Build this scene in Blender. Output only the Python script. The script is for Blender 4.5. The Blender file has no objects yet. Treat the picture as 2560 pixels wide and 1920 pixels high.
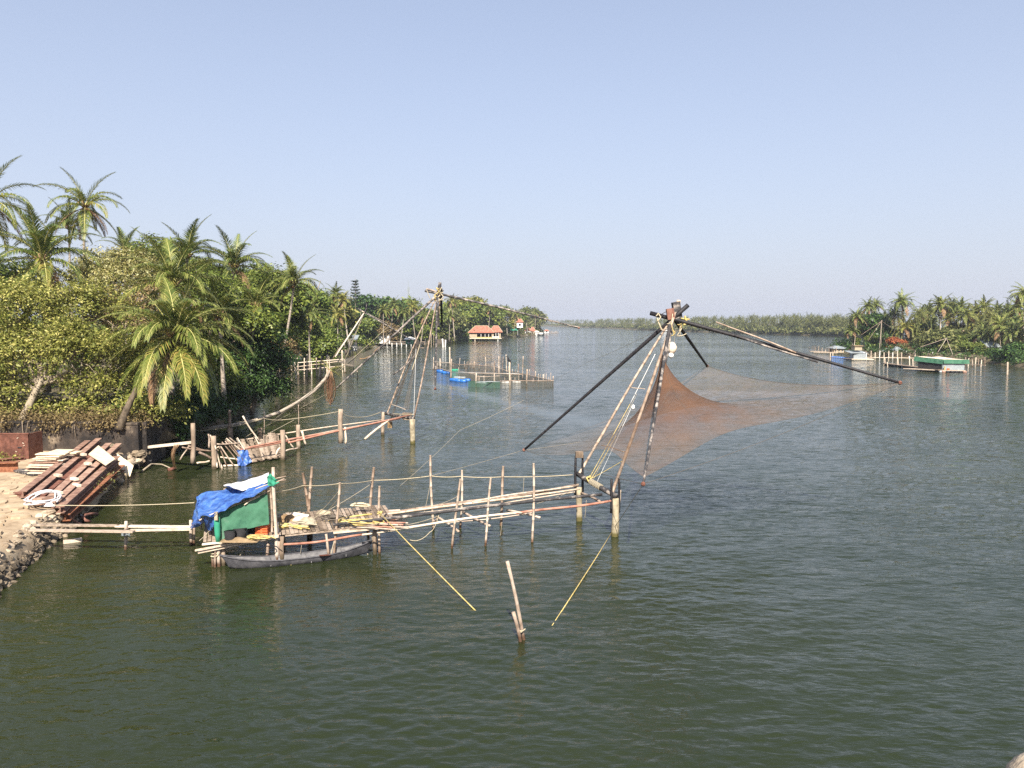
import bpy, math, random
import numpy as np
from mathutils import Vector, Matrix

# ------------------------------------------------------------------ camera, sky, sun, exposure
scene = bpy.context.scene
C = scene.collection
FPX, HCAM, TH = 1934.0, 9.0, math.atan(154 / 1934.0)
cam_d = bpy.data.cameras.new('camera')
cam_d.sensor_width = 36.0
cam_d.lens = 36.0 * FPX / 2560.0
cam_d.clip_start, cam_d.clip_end = 0.1, 9000.0
cam = bpy.data.objects.new('camera', cam_d)
C.objects.link(cam)
cam.location = (0, 0, HCAM)
cam.rotation_euler = (math.pi / 2 - TH, 0, 0)
scene.camera = cam

SUN_EL, SUN_AZ = 43.0, 180.0          # compass degrees; the view looks north, the sun stands behind it
world = bpy.data.worlds.new('World')
scene.world = world
world.use_nodes = True
wn, wl = world.node_tree.nodes, world.node_tree.links
wn.clear()
sky = wn.new('ShaderNodeTexSky')
sky.sky_type = 'NISHITA'
sky.sun_disc = False
sky.sun_elevation = math.radians(SUN_EL)
sky.sun_rotation = math.radians(SUN_AZ)
sky.altitude = 0
sky.air_density = 1.0
sky.dust_density = 1.2
sky.ozone_density = 3.0
wbg = wn.new('ShaderNodeBackground')
wbg.inputs[1].default_value = 0.086
wo = wn.new('ShaderNodeOutputWorld')
skym = wn.new('ShaderNodeMix')       # humid haze veil: thick towards the horizon, thinning smoothly to the zenith
skym.data_type = 'RGBA'
skym.blend_type = 'MIX'
skym.inputs[7].default_value = (3.4, 3.55, 4.2, 1)
wtc = wn.new('ShaderNodeTexCoord')
wsx = wn.new('ShaderNodeSeparateXYZ')
wl.new(wtc.outputs['Generated'], wsx.inputs[0])
wmx = wn.new('ShaderNodeMath'); wmx.operation = 'MAXIMUM'; wmx.inputs[1].default_value = 0.0
wl.new(wsx.outputs[2], wmx.inputs[0])
wpw = wn.new('ShaderNodeMath'); wpw.operation = 'MULTIPLY'; wpw.inputs[1].default_value = -1.8
wl.new(wmx.outputs[0], wpw.inputs[0])
wex = wn.new('ShaderNodeMath'); wex.operation = 'EXPONENT'
wl.new(wpw.outputs[0], wex.inputs[0])
wml = wn.new('ShaderNodeMath'); wml.operation = 'MULTIPLY'; wml.inputs[1].default_value = 0.95
wl.new(wex.outputs[0], wml.inputs[0])
wl.new(wml.outputs[0], skym.inputs[0])
wl.new(sky.outputs[0], skym.inputs[6])
wl.new(skym.outputs[2], wbg.inputs[0])
wl.new(wbg.outputs[0], wo.inputs[0])

sun_d = bpy.data.lights.new('sun', 'SUN')
sun_d.energy = 5.0
sun_d.angle = math.radians(0.6)
sun_d.color = (1.0, 0.93, 0.82)
sun = bpy.data.objects.new('sun', sun_d)
C.objects.link(sun)
_e, _a = math.radians(SUN_EL), math.radians(SUN_AZ)
_to = Vector((math.cos(_e) * math.sin(_a), math.cos(_e) * math.cos(_a), math.sin(_e)))
sun.rotation_euler = _to.to_track_quat('Z', 'Y').to_euler()
sun.location = (0, -20, 60)

scene.view_settings.view_transform = 'Standard'
scene.view_settings.look = 'None'
scene.view_settings.gamma = 1.0
scene.view_settings.use_curve_mapping = False
scene.view_settings.exposure = 1.15
try:
    scene.cycles.use_denoising = False
    scene.cycles.denoiser = 'OPENIMAGEDENOISE'
    scene.cycles.max_bounces = 6
    scene.cycles.transparent_max_bounces = 12
    scene.cycles.volume_bounces = 0
    scene.cycles.caustics_reflective = False
    scene.cycles.caustics_refractive = False
except Exception:
    pass

# ------------------------------------------------------------------ helpers
HAZE_D = 0.0002
rnd = random.Random(11)
def V3(*a): return np.array(a, float)
def ray(px, py):
    u, v = (px - 1280) / FPX, (960 - py) / FPX
    return V3(u, math.cos(TH) + v * math.sin(TH), -math.sin(TH) + v * math.cos(TH))
CAMP = V3(0, 0, HCAM)
def W(px, py, z=0.0):                 # a point of the photograph that stands at height z
    d = ray(px, py)
    return CAMP + d * ((z - HCAM) / d[2])
def P(px, py, Y):                     # a point of the photograph that stands Y metres away
    d = ray(px, py)
    return CAMP + d * (Y / d[1])
def VP(px, py, pl):                   # a point that stands on the upright plane through pl[0], pl[1]
    a, b = pl
    n = V3(b[1] - a[1], -(b[0] - a[0]), 0)
    d = ray(px, py)
    return CAMP + d * (np.dot(n, a - CAMP) / np.dot(n, d))
def unit(v):
    v = np.asarray(v, float)
    return v / max(1e-9, np.linalg.norm(v))
def at(p, z): return V3(p[0], p[1], z)

class MB:
    """collects verts and faces of ONE mesh object (world coordinates)"""
    def __init__(s): s.v, s.f, s.m = [], [], []
    def add(s, vs, fs, mi=0):
        o = len(s.v)
        s.v += [tuple(map(float, p)) for p in vs]
        s.f += [tuple(i + o for i in q) for q in fs]
        s.m += [mi] * len(fs)
        return s
    def box(s, c, size, ax=None, mi=0):
        ax = np.eye(3) if ax is None else np.asarray(ax, float)
        h = np.asarray(size, float) / 2
        vs = [np.asarray(c, float) + ax[0] * sx * h[0] + ax[1] * sy * h[1] + ax[2] * sz * h[2]
              for sx in (-1, 1) for sy in (-1, 1) for sz in (-1, 1)]
        return s.add(vs, [(0, 1, 3, 2), (4, 6, 7, 5), (0, 4, 5, 1), (2, 3, 7, 6), (0, 2, 6, 4), (1, 5, 7, 3)], mi)
    def beam(s, a, b, w, t, up=(0, 0, 1), mi=0):      # a box from a to b, w wide, t thick
        a, b = np.asarray(a, float), np.asarray(b, float)
        x = unit(b - a); y = unit(np.cross(up, x)); z = np.cross(x, y)
        return s.box((a + b) / 2, (np.linalg.norm(b - a), w, t), (x, y, z), mi)
    def tube(s, pts, r, n=6, mi=0, cap=True):
        pts = [np.asarray(p, float) for p in pts]
        k = len(pts)
        rs = [r] * k if np.isscalar(r) else list(r)
        d0 = unit(pts[-1] - pts[0])
        ref = V3(0, 0, 1) if abs(d0[2]) < .9 else V3(1, 0, 0)
        vs, fs = [], []
        for i, p in enumerate(pts):
            t = unit(pts[min(i + 1, k - 1)] - pts[max(i - 1, 0)])
            x = unit(np.cross(ref, t)); y = np.cross(t, x)
            for j in range(n):
                a = 2 * math.pi * j / n
                vs.append(p + rs[i] * (math.cos(a) * x + math.sin(a) * y))
        for i in range(k - 1):
            for j in range(n):
                j2 = (j + 1) % n
                fs.append((i * n + j, i * n + j2, (i + 1) * n + j2, (i + 1) * n + j))
        if cap:
            fs.append(tuple(range(n - 1, -1, -1)))
            fs.append(tuple(range((k - 1) * n, k * n)))
        return s.add(vs, fs, mi)
    def pole(s, a, b, r0, r1=None, wob=0.02, seg=6, n=7, nodes=True, mi=0, seed=None):
        """a natural pole: slightly crooked, tapering, with the swellings of bamboo nodes"""
        R = random.Random(seed if seed is not None else rnd.random())
        a, b = np.asarray(a, float), np.asarray(b, float)
        r1 = r0 * .8 if r1 is None else r1
        L = np.linalg.norm(b - a); t = unit(b - a)
        x = unit(np.cross(t, (0.3, 0.2, 1) if abs(t[2]) < .9 else (1, .2, 0))); y = np.cross(t, x)
        pts, rr = [], []
        ph, ph2, A, B = R.random() * 6, R.random() * 6, R.uniform(.5, 1), R.uniform(.5, 1)
        off = lambda q: wob * (math.sin(q * 3.3 + ph) - (1 - q) * math.sin(ph) - q * math.sin(3.3 + ph)) * A * x + wob * (math.sin(q * 5 + ph2) - (1 - q) * math.sin(ph2) - q * math.sin(5 + ph2)) * B * y
        if nodes:
            seg = max(3, int(L / .42))
            for i in range(seg + 1):
                q = i / seg
                r = r0 + (r1 - r0) * q
                for dq, m in ((-.035, .97), (0, 1.16), (.035, .97)):
                    qq = q + dq * .42 / max(L, .4)
                    if 0 <= qq <= 1 and not (i in (0, seg) and dq == 0 and False):
                        pts.append(a + (b - a) * qq + off(qq)); rr.append(r * m)
        else:
            for i in range(seg + 1):
                q = i / seg
                pts.append(a + (b - a) * q + off(q)); rr.append((r0 + (r1 - r0) * q) * R.uniform(.93, 1.07))
        return s.tube(pts, rr, n, mi)
    def rope(s, pts, r=.012, sag=0.0, n=4, seg=10, mi=0):
        pts = [np.asarray(p, float) for p in pts]
        out = []
        for i in range(len(pts) - 1):
            for j in range(seg):
                q = j / seg
                out.append(pts[i] + (pts[i + 1] - pts[i]) * q - V3(0, 0, sag * 4 * q * (1 - q)))
        out.append(pts[-1])
        return s.tube(out, r, n, mi)
    def ball(s, c, r, n=8, k=6, jit=0.0, mi=0, seed=0):
        R = random.Random(seed)
        r = (r, r, r) if np.isscalar(r) else r
        vs = [V3(0, 0, 1)]
        for i in range(1, k):
            for j in range(n):
                a, e = 2 * math.pi * (j + .5 * (i % 2)) / n, math.pi * i / k
                vs.append(V3(math.sin(e) * math.cos(a), math.sin(e) * math.sin(a), math.cos(e)) * (1 + R.uniform(-jit, jit)))
        vs.append(V3(0, 0, -1))
        fs = [(0, 1 + j, 1 + (j + 1) % n) for j in range(n)]
        for i in range(k - 2):
            o = 1 + i * n
            fs += [(o + j, o + n + j, o + n + (j + 1) % n, o + (j + 1) % n) for j in range(n)]
        o = 1 + (k - 2) * n
        fs += [(o + j, len(vs) - 1, o + (j + 1) % n) for j in range(n)]
        return s.add([np.asarray(c, float) + p * np.asarray(r) for p in vs], fs, mi)
    def grid(s, fn, nu, nv, mi=0, thick=0.0):
        vs = [fn(i / nu, j / nv) for i in range(nu + 1) for j in range(nv + 1)]
        fs = [(i * (nv + 1) + j, (i + 1) * (nv + 1) + j, (i + 1) * (nv + 1) + j + 1, i * (nv + 1) + j + 1) for i in range(nu) for j in range(nv)]
        return s.add(vs, fs, mi)
    def build(s, name, mats, parent=None, smooth=False, org=None):
        org = V3(*ORG.get(parent.name, (0, 0, 0))) if parent is not None else (V3(0, 0, 0) if org is None else np.asarray(org, float))
        me = bpy.data.meshes.new(name)
        me.from_pydata([tuple(np.asarray(p) - org) for p in s.v], [], s.f)
        mats = mats if isinstance(mats, (list, tuple)) else [mats]
        for m in mats: me.materials.append(m)
        if len(mats) > 1: me.polygons.foreach_set('material_index', s.m)
        if smooth: me.polygons.foreach_set('use_smooth', [True] * len(s.f))
        me.update()
        return link(name, me, parent, org if parent is None else None)

ORG = {}
def link(name, me, parent=None, loc=None):
    o = bpy.data.objects.new(name, me)
    C.objects.link(o)
    if parent is not None:
        o.parent = parent
        ORG[o.name] = ORG.get(parent.name, (0, 0, 0))
    elif loc is not None:
        o.location = tuple(loc)
        ORG[o.name] = tuple(loc)
    return o
def mesh_np(name, v, f, mats, smooth=False):
    """fast mesh from numpy arrays; f is (n,3) or (n,4)"""
    v = np.asarray(v, np.float32); f = np.asarray(f, np.int32)
    me = bpy.data.meshes.new(name)
    me.vertices.add(len(v)); me.vertices.foreach_set('co', v.ravel())
    k = f.shape[1]
    me.loops.add(f.size); me.loops.foreach_set('vertex_index', f.ravel())
    me.polygons.add(len(f)); me.polygons.foreach_set('loop_start', np.arange(0, f.size, k, dtype=np.int32))
    for m in (mats if isinstance(mats, (list, tuple)) else [mats]): me.materials.append(m)
    if smooth: me.polygons.foreach_set('use_smooth', np.ones(len(f), bool))
    me.update(calc_edges=True); me.validate()
    return me
def tag(o, label=None, cat=None, group=None, kind=None):
    if label: o['label'] = label
    if cat: o['category'] = cat
    if group: o['group'] = group
    if kind: o['kind'] = kind
    return o
def thing(name, label, cat, loc=(0, 0, 0), group=None):
    o = bpy.data.objects.new(name, None)
    o.empty_display_size = .3
    C.objects.link(o)
    o.location = tuple(map(float, loc))
    ORG[o.name] = tuple(map(float, loc))
    return tag(o, label, cat, group)
def single(mb, name, mats, label, cat, org=None, group=None, smooth=False):
    org = np.mean(np.array(mb.v), axis=0) if org is None else org
    return tag(mb.build(name, mats, None, smooth, org), label, cat, group)

# ------------------------------------------------------------------ materials
def nodes_of(name):
    m = bpy.data.materials.new(name)
    m.use_nodes = True
    nt = m.node_tree
    return m, nt, nt.nodes['Principled BSDF'], nt.nodes, nt.links
def ramp(N, stops):
    r = N.new('ShaderNodeValToRGB')
    el = r.color_ramp.elements
    while len(el) < len(stops): el.new(.5)
    for e, (p, c) in zip(el, stops):
        e.position = p; e.color = (*c, 1)
    return r
def pm(name, cols, scale=6.0, rough=.75, bump=.25, stretch=(1, 1, 1), detail=5, dist=.02, spec=.3, metal=0.0, coords='Object', island=0.0, tide=None):
    """noise-mottled material: cols from dark to light; tide = stain colour near the water line"""
    m, nt, b, N, L = nodes_of(name)
    tc = N.new('ShaderNodeTexCoord'); mp = N.new('ShaderNodeMapping')
    mp.inputs['Scale'].default_value = stretch
    L.new(tc.outputs[coords], mp.inputs[0])
    nz = N.new('ShaderNodeTexNoise')
    nz.inputs['Scale'].default_value = scale; nz.inputs['Detail'].default_value = detail; nz.inputs['Roughness'].default_value = .65
    L.new(mp.outputs[0], nz.inputs['Vector'])
    k = len(cols)
    rp = ramp(N, [(.3 + .4 * i / max(1, k - 1), c) for i, c in enumerate(cols)])
    fac = nz.outputs['Fac']
    if island:
        ge = N.new('ShaderNodeObjectInfo')
        ad = N.new('ShaderNodeMath'); ad.operation = 'MULTIPLY_ADD'
        ad.inputs[1].default_value = island; ad.inputs[2].default_value = -island / 2
        L.new(ge.outputs['Random'], ad.inputs[0])
        a2 = N.new('ShaderNodeMath'); a2.operation = 'ADD'
        L.new(fac, a2.inputs[0]); L.new(ad.outputs[0], a2.inputs[1]); fac = a2.outputs[0]
    L.new(fac, rp.inputs[0])
    col = rp.outputs[0]
    if tide:
        g = N.new('ShaderNodeNewGeometry'); sx = N.new('ShaderNodeSeparateXYZ'); L.new(g.outputs['Position'], sx.inputs[0])
        n2 = N.new('ShaderNodeTexNoise'); n2.inputs['Scale'].default_value = 4
        L.new(g.outputs['Position'], n2.inputs['Vector'])
        ma = N.new('ShaderNodeMath'); ma.operation = 'MULTIPLY_ADD'; ma.inputs[1].default_value = -.35
        L.new(n2.outputs['Fac'], ma.inputs[0]); L.new(sx.outputs[2], ma.inputs[2])
        mr = N.new('ShaderNodeMapRange'); mr.inputs[1].default_value = -.05; mr.inputs[2].default_value = .16
        L.new(ma.outputs[0], mr.inputs[0])
        mx = N.new('ShaderNodeMix'); mx.data_type = 'RGBA'
        mx.inputs[6].default_value = (*tide, 1)
        L.new(mr.outputs[0], mx.inputs[0]); L.new(col, mx.inputs[7]); col = mx.outputs[2]
    L.new(col, b.inputs['Base Color'])
    b.inputs['Roughness'].default_value = rough
    b.inputs['Specular IOR Level'].default_value = spec
    b.inputs['Metallic'].default_value = metal
    if bump:
        bp = N.new('ShaderNodeBump'); bp.inputs['Strength'].default_value = bump; bp.inputs['Distance'].default_value = dist
        L.new(nz.outputs['Fac'], bp.inputs['Height']); L.new(bp.outputs[0], b.inputs['Normal'])
    return m
def leafmat(name, stops, rough=.5, transl=.25, spec=.35, patch=.35):
    """leaves: every leaf (mesh island) its own tone, larger patches of younger and older leaves"""
    m, nt, b, N, L = nodes_of(name)
    g = N.new('ShaderNodeNewGeometry')
    tc = N.new('ShaderNodeTexCoord')
    nz = N.new('ShaderNodeTexNoise'); nz.inputs['Scale'].default_value = .45; nz.inputs['Detail'].default_value = 2
    L.new(tc.outputs['Object'], nz.inputs['Vector'])
    a = N.new('ShaderNodeMath'); a.operation = 'MULTIPLY_ADD'; a.inputs[1].default_value = patch * 2; a.inputs[2].default_value = -patch
    L.new(nz.outputs['Fac'], a.inputs[0])
    ad = N.new('ShaderNodeMath'); ad.operation = 'ADD'
    L.new(g.outputs['Random Per Island'], ad.inputs[0]); L.new(a.outputs[0], ad.inputs[1])
    rp = ramp(N, stops)
    L.new(ad.outputs[0], rp.inputs[0])
    L.new(rp.outputs[0], b.inputs['Base Color'])
    b.inputs['Roughness'].default_value = rough
    b.inputs['Specular IOR Level'].default_value = spec
    tr = N.new('ShaderNodeBsdfTranslucent')
    L.new(rp.outputs[0], tr.inputs[0])
    mx = N.new('ShaderNodeMixShader'); mx.inputs[0].default_value = transl
    L.new(b.outputs[0], mx.inputs[1]); L.new(tr.outputs[0], mx.inputs[2])
    L.new(mx.outputs[0], nt.nodes['Material Output'].inputs['Surface'])
    return m
def netmat(name, col, alpha, attr=None, col2=None):
    """fine netting: holes let light through; attr = how tightly the mesh is bunched"""
    m, nt, b, N, L = nodes_of(name)
    b.inputs['Base Color'].default_value = (*col, 1)
    b.inputs['Roughness'].default_value = .9
    b.inputs['Specular IOR Level'].default_value = .1
    tr = N.new('ShaderNodeBsdfTransparent')
    tl = N.new('ShaderNodeBsdfTranslucent'); tl.inputs[0].default_value = (*col, 1)
    m1 = N.new('ShaderNodeMixShader'); m1.inputs[0].default_value = .35
    L.new(b.outputs[0], m1.inputs[1]); L.new(tl.outputs[0], m1.inputs[2])
    mx = N.new('ShaderNodeMixShader'); mx.inputs[0].default_value = alpha
    afac = None
    if attr:
        at_ = N.new('ShaderNodeAttribute'); at_.attribute_name = attr
        cm = N.new('ShaderNodeMix'); cm.data_type = 'RGBA'; cm.inputs[6].default_value = (*col2, 1); cm.inputs[7].default_value = (*col, 1)
        cr = N.new('ShaderNodeMapRange'); cr.inputs[1].default_value = .15; cr.inputs[2].default_value = .55
        L.new(at_.outputs['Fac'], cr.inputs[0]); L.new(cr.outputs[0], cm.inputs[0])
        L.new(cm.outputs[2], b.inputs['Base Color']); L.new(cm.outputs[2], tl.inputs[0])
        # patched, unevenly worn netting
        tc = N.new('ShaderNodeTexCoord'); nz = N.new('ShaderNodeTexNoise'); nz.inputs['Scale'].default_value = 1.1; nz.inputs['Detail'].default_value = 4
        L.new(tc.outputs['Object'], nz.inputs['Vector'])
        mr = N.new('ShaderNodeMapRange'); mr.inputs[1].default_value = .3; mr.inputs[2].default_value = .7; mr.inputs[3].default_value = .6; mr.inputs[4].default_value = 1.3
        L.new(nz.outputs['Fac'], mr.inputs[0])
        mm = N.new('ShaderNodeMath'); mm.operation = 'MULTIPLY'; mm.use_clamp = True
        L.new(at_.outputs['Fac'], mm.inputs[0]); L.new(mr.outputs[0], mm.inputs[1]); L.new(mm.outputs[0], mx.inputs[0])
    L.new(tr.outputs[0], mx.inputs[1]); L.new(m1.outputs[0], mx.inputs[2])
    L.new(mx.outputs[0], nt.nodes['Material Output'].inputs['Surface'])
    return m

M = {}
M['bamboo'] = pm('bamboo', [(.19, .13, .09), (.35, .265, .20), (.49, .405, .32)], 2.2, .6, .15, (1, 1, .5), island=.35, tide=(.10, .055, .03))
M['pole'] = pm('weathered_pole', [(.16, .11, .08), (.34, .26, .20), (.50, .42, .34)], 3, .75, .3, island=.3, tide=(.09, .05, .03))
M['post'] = pm('old_timber_post', [(.12, .085, .058), (.25, .185, .132), (.36, .28, .21)], 3, .85, .5, (1, 1, .35), dist=.03, island=.2, tide=(.06, .045, .025))
M['concrete_post'] = pm('mossy_concrete_post', [(.16, .13, .085), (.31, .26, .175), (.43, .37, .265)], 3, .9, .5, tide=(.10, .085, .03))
M['plank'] = pm('grey_plank', [(.11, .08, .055), (.24, .18, .13), (.38, .30, .23)], 5, .85, .35, (1, 1, 1), island=.4)
M['pale_plank'] = pm('pale_plank', [(.40, .30, .22), (.58, .47, .36), (.70, .60, .48)], 4, .8, .2, island=.25)
M['tar'] = pm('tarred_wood', [(.008, .008, .010), (.018, .016, .018), (.035, .03, .03)], 6, .6, .3)
M['tar_worn'] = pm('worn_tarred_pole', [(.02, .02, .022), (.05, .045, .045), (.40, .34, .29)], 2.6, .7, .3, island=.1)
M['red_pole'] = pm('red_brown_pole', [(.22, .09, .06), (.34, .16, .11), (.42, .24, .18)], 3, .7, .2)
M['rope'] = pm('fibre_rope', [(.34, .28, .18), (.50, .43, .30)], 20, .9, .2)
M['yrope'] = pm('yellow_rope', [(.28, .20, .06), (.46, .35, .12), (.56, .47, .25)], 8, .8, .2)
M['thin_rope'] = pm('old_rope', [(.25, .21, .15), (.38, .33, .24)], 14, .9, 0)
M['dark_rope'] = pm('dark_rope', [(.06, .05, .04), (.12, .10, .08)], 14, .9, 0)
M['blue'] = pm('blue_tarpaulin', [(.014, .042, .18), (.03, .085, .30), (.055, .14, .38), (.14, .22, .40)], 3.0, .45, .6, dist=.08, spec=.45)
M['green'] = pm('green_shade_cloth', [(.022, .08, .05), (.045, .135, .08), (.06, .165, .10), (.11, .19, .135)], 1.8, .9, .1)
M['green_bright'] = pm('bright_green_cloth', [(.025, .18, .11), (.04, .28, .17)], 2, .8, .2)
M['white_sheet'] = pm('white_plastic_sheet', [(.40, .39, .41), (.60, .58, .59), (.68, .67, .66)], 2, .5, .3, dist=.04)
M['white'] = pm('white_paint', [(.66, .64, .60), (.80, .78, .74)], 2, .7, 0)
M['cream'] = pm('cream_paint', [(.30, .23, .15), (.42, .34, .24)], 2, .8, 0)
M['rust'] = pm('rusty_steel', [(.075, .028, .018), (.15, .060, .040), (.23, .11, .078)], 3.5, .75, .2, spec=.3, island=.25)
M['rust_light'] = pm('red_oxide_steel', [(.16, .085, .06), (.28, .165, .12), (.40, .265, .195)], 2.5, .6, .1, spec=.4, island=.2)
M['orange_rust'] = pm('orange_rust', [(.13, .045, .022), (.25, .10, .05), (.33, .16, .085)], 6, .85, .4, island=.1)
M['ply'] = pm('plywood', [(.52, .40, .26), (.66, .53, .37), (.74, .62, .46)], 3, .75, .05)
M['boat'] = pm('tarred_canoe', [(.03, .03, .034), (.062, .06, .066), (.12, .115, .12)], 3.5, .6, .2, (1, .3, 1))
M['boat_in'] = pm('canoe_inside', [(.09, .087, .09), (.16, .155, .155), (.23, .22, .215)], 4, .75, .2)
M['plastic_blue'] = pm('blue_plastic_drum', [(.015, .10, .38), (.03, .17, .52)], 2, .4, 0, spec=.5)
M['plastic_black'] = pm('black_plastic_drum', [(.012, .012, .014), (.03, .03, .032)], 2, .45, 0)
M['plastic_orange'] = pm('orange_plastic', [(.55, .10, .03), (.70, .15, .05)], 2, .5, 0)
M['tin'] = pm('tin_sheet', [(.22, .25, .26), (.34, .37, .38)], 3, .45, .1, metal=.2)
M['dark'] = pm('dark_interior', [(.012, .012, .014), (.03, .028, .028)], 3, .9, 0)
M['tile'] = pm('clay_tile_roof', [(.20, .065, .04), (.32, .115, .075), (.42, .19, .13)], 1.4, .85, .2, dist=.06)
M['thatch'] = pm('thatch', [(.16, .11, .06), (.30, .21, .12)], 5, .95, .4)
M['stone'] = pm('grey_stone', [(.055, .043, .03), (.16, .125, .085), (.28, .215, .145)], 5, .9, .6, dist=.05, island=.5)
M['sandstone'] = pm('sandy_stone', [(.20, .15, .10), (.36, .28, .20), (.48, .39, .28)], 5, .9, .5, dist=.05, island=.5)
M['bark'] = pm('bark', [(.10, .075, .05), (.22, .17, .12), (.33, .27, .20)], 5, .9, .5, (1, 1, .4), dist=.04, island=.2)
M['bark_pale'] = pm('pale_bark', [(.14, .11, .075), (.27, .22, .155), (.38, .32, .24)], 5, .9, .4, (1, 1, .4), dist=.04)
M['bark_dark'] = pm('dark_bark', [(.035, .026, .018), (.09, .068, .045), (.15, .115, .08)], 5, .9, .5, (1, 1, .4), dist=.04)
M['embankment'] = pm('embankment_stone', [(.14, .105, .07), (.26, .20, .14), (.36, .29, .21)], 1.2, .95, .5, dist=.08)
M['palm_trunk'] = pm('palm_trunk', [(.16, .13, .10), (.29, .24, .19), (.40, .35, .29)], 4, .9, .4, (.6, .6, 2.5), dist=.03, island=.25)
M['frond'] = leafmat('palm_leaflet', [(0, (0.061, 0.091, 0.015)), (.5, (0.141, 0.171, 0.034)), (1, (0.255, 0.250, 0.073))], .42, .25, .4, .2)
M['frond_dark'] = leafmat('dark_palm_leaflet', [(0, (0.049, 0.077, 0.018)), (.5, (0.105, 0.141, 0.032)), (1, (0.193, 0.211, 0.051))], .45, .22, .4, .2)
M['frond_yellow'] = leafmat('yellowing_palm_leaflet', [(0, (0.090, 0.127, 0.020)), (.5, (0.198, 0.205, 0.042)), (1, (0.307, 0.244, 0.062))], .5, .25, .4, .2)
M['frond_dry'] = leafmat('dry_palm_leaflet', [(0, (.09, .05, .025)), (.5, (.20, .115, .06)), (1, (.30, .20, .11))], .8, .15, .2, .2)
M['frond_dead'] = leafmat('dead_palm_leaflet', [(0, (.05, .025, .014)), (.5, (.115, .058, .034)), (1, (.19, .105, .065))], .85, .1, .15, .2)
M['rachis'] = pm('palm_rachis', [(.30, .28, .08), (.46, .43, .17)], 3, .5, 0)
M['rachis_dry'] = pm('dry_rachis', [(.22, .13, .07), (.38, .25, .14)], 3, .8, 0)
M['leaf_light'] = leafmat('olive_leaf', [(0, (0.078, 0.094, 0.017)), (.45, (0.181, 0.189, 0.038)), (.8, (0.314, 0.304, 0.074)), (1, (0.535, 0.479, 0.162))], .5, .3, .25, .3)
M['leaf_yellow'] = leafmat('yellow_tipped_leaf', [(0, (0.085, 0.098, 0.018)), (.4, (0.195, 0.183, 0.043)), (.7, (0.390, 0.329, 0.122)), (1, (0.500, 0.500, 0.268))], .5, .3, .4, .3)
M['leaf_rosy'] = leafmat('bare_rosy_leaf', [(0, (0.122, 0.073, 0.037)), (.4, (0.256, 0.171, 0.085)), (.8, (0.366, 0.268, 0.122)), (1, (0.500, 0.439, 0.207))], .6, .25, .3, .3)
M['leaf_dark'] = leafmat('mango_leaf', [(0, (0.017, 0.037, 0.010)), (.5, (0.043, 0.087, 0.020)), (1, (0.098, 0.167, 0.035))], .42, .2, .35, .2)
M['leaf_mid'] = leafmat('green_leaf', [(0, (0.053, 0.081, 0.015)), (.5, (0.122, 0.162, 0.028)), (1, (0.246, 0.274, 0.056))], .45, .28, .3, .3)
M['leaf_fresh'] = leafmat('fresh_green_leaf', [(0, (0.072, 0.114, 0.020)), (.5, (0.146, 0.201, 0.038)), (1, (0.258, 0.295, 0.068))], .45, .3, .3, .25)
M['leaf_brown'] = leafmat('brown_leaf', [(0, (0.073, 0.049, 0.024)), (.5, (0.171, 0.122, 0.055)), (1, (0.293, 0.220, 0.098))], .7, .2, .2, .3)
M['leaf_red'] = leafmat('red_leaf', [(0, (0.171, 0.043, 0.018)), (.5, (0.366, 0.098, 0.037)), (1, (0.488, 0.195, 0.073))], .6, .25, .3, .3)
M['leaf_far'] = leafmat('far_leaf', [(0, (0.052, 0.066, 0.021)), (.5, (0.118, 0.132, 0.042)), (1, (0.236, 0.230, 0.083))], .6, .22, .2, .3)
M['pine'] = leafmat('pine_needle', [(0, (0.015, 0.029, 0.015)), (1, (0.049, 0.073, 0.032))], .6, .1, .3, .2)
M['net'] = netmat('fishing_net_mesh', (.17, .09, .055), .3, 'bunch', (.36, .24, .15))
M['net_grey'] = netmat('grey_net_mesh', (.20, .17, .14), .42)
M['net_cage'] = netmat('cage_net_mesh', (.13, .125, .10), .5)
M['net_green'] = netmat('green_cage_net', (.06, .14, .09), .7)
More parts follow.
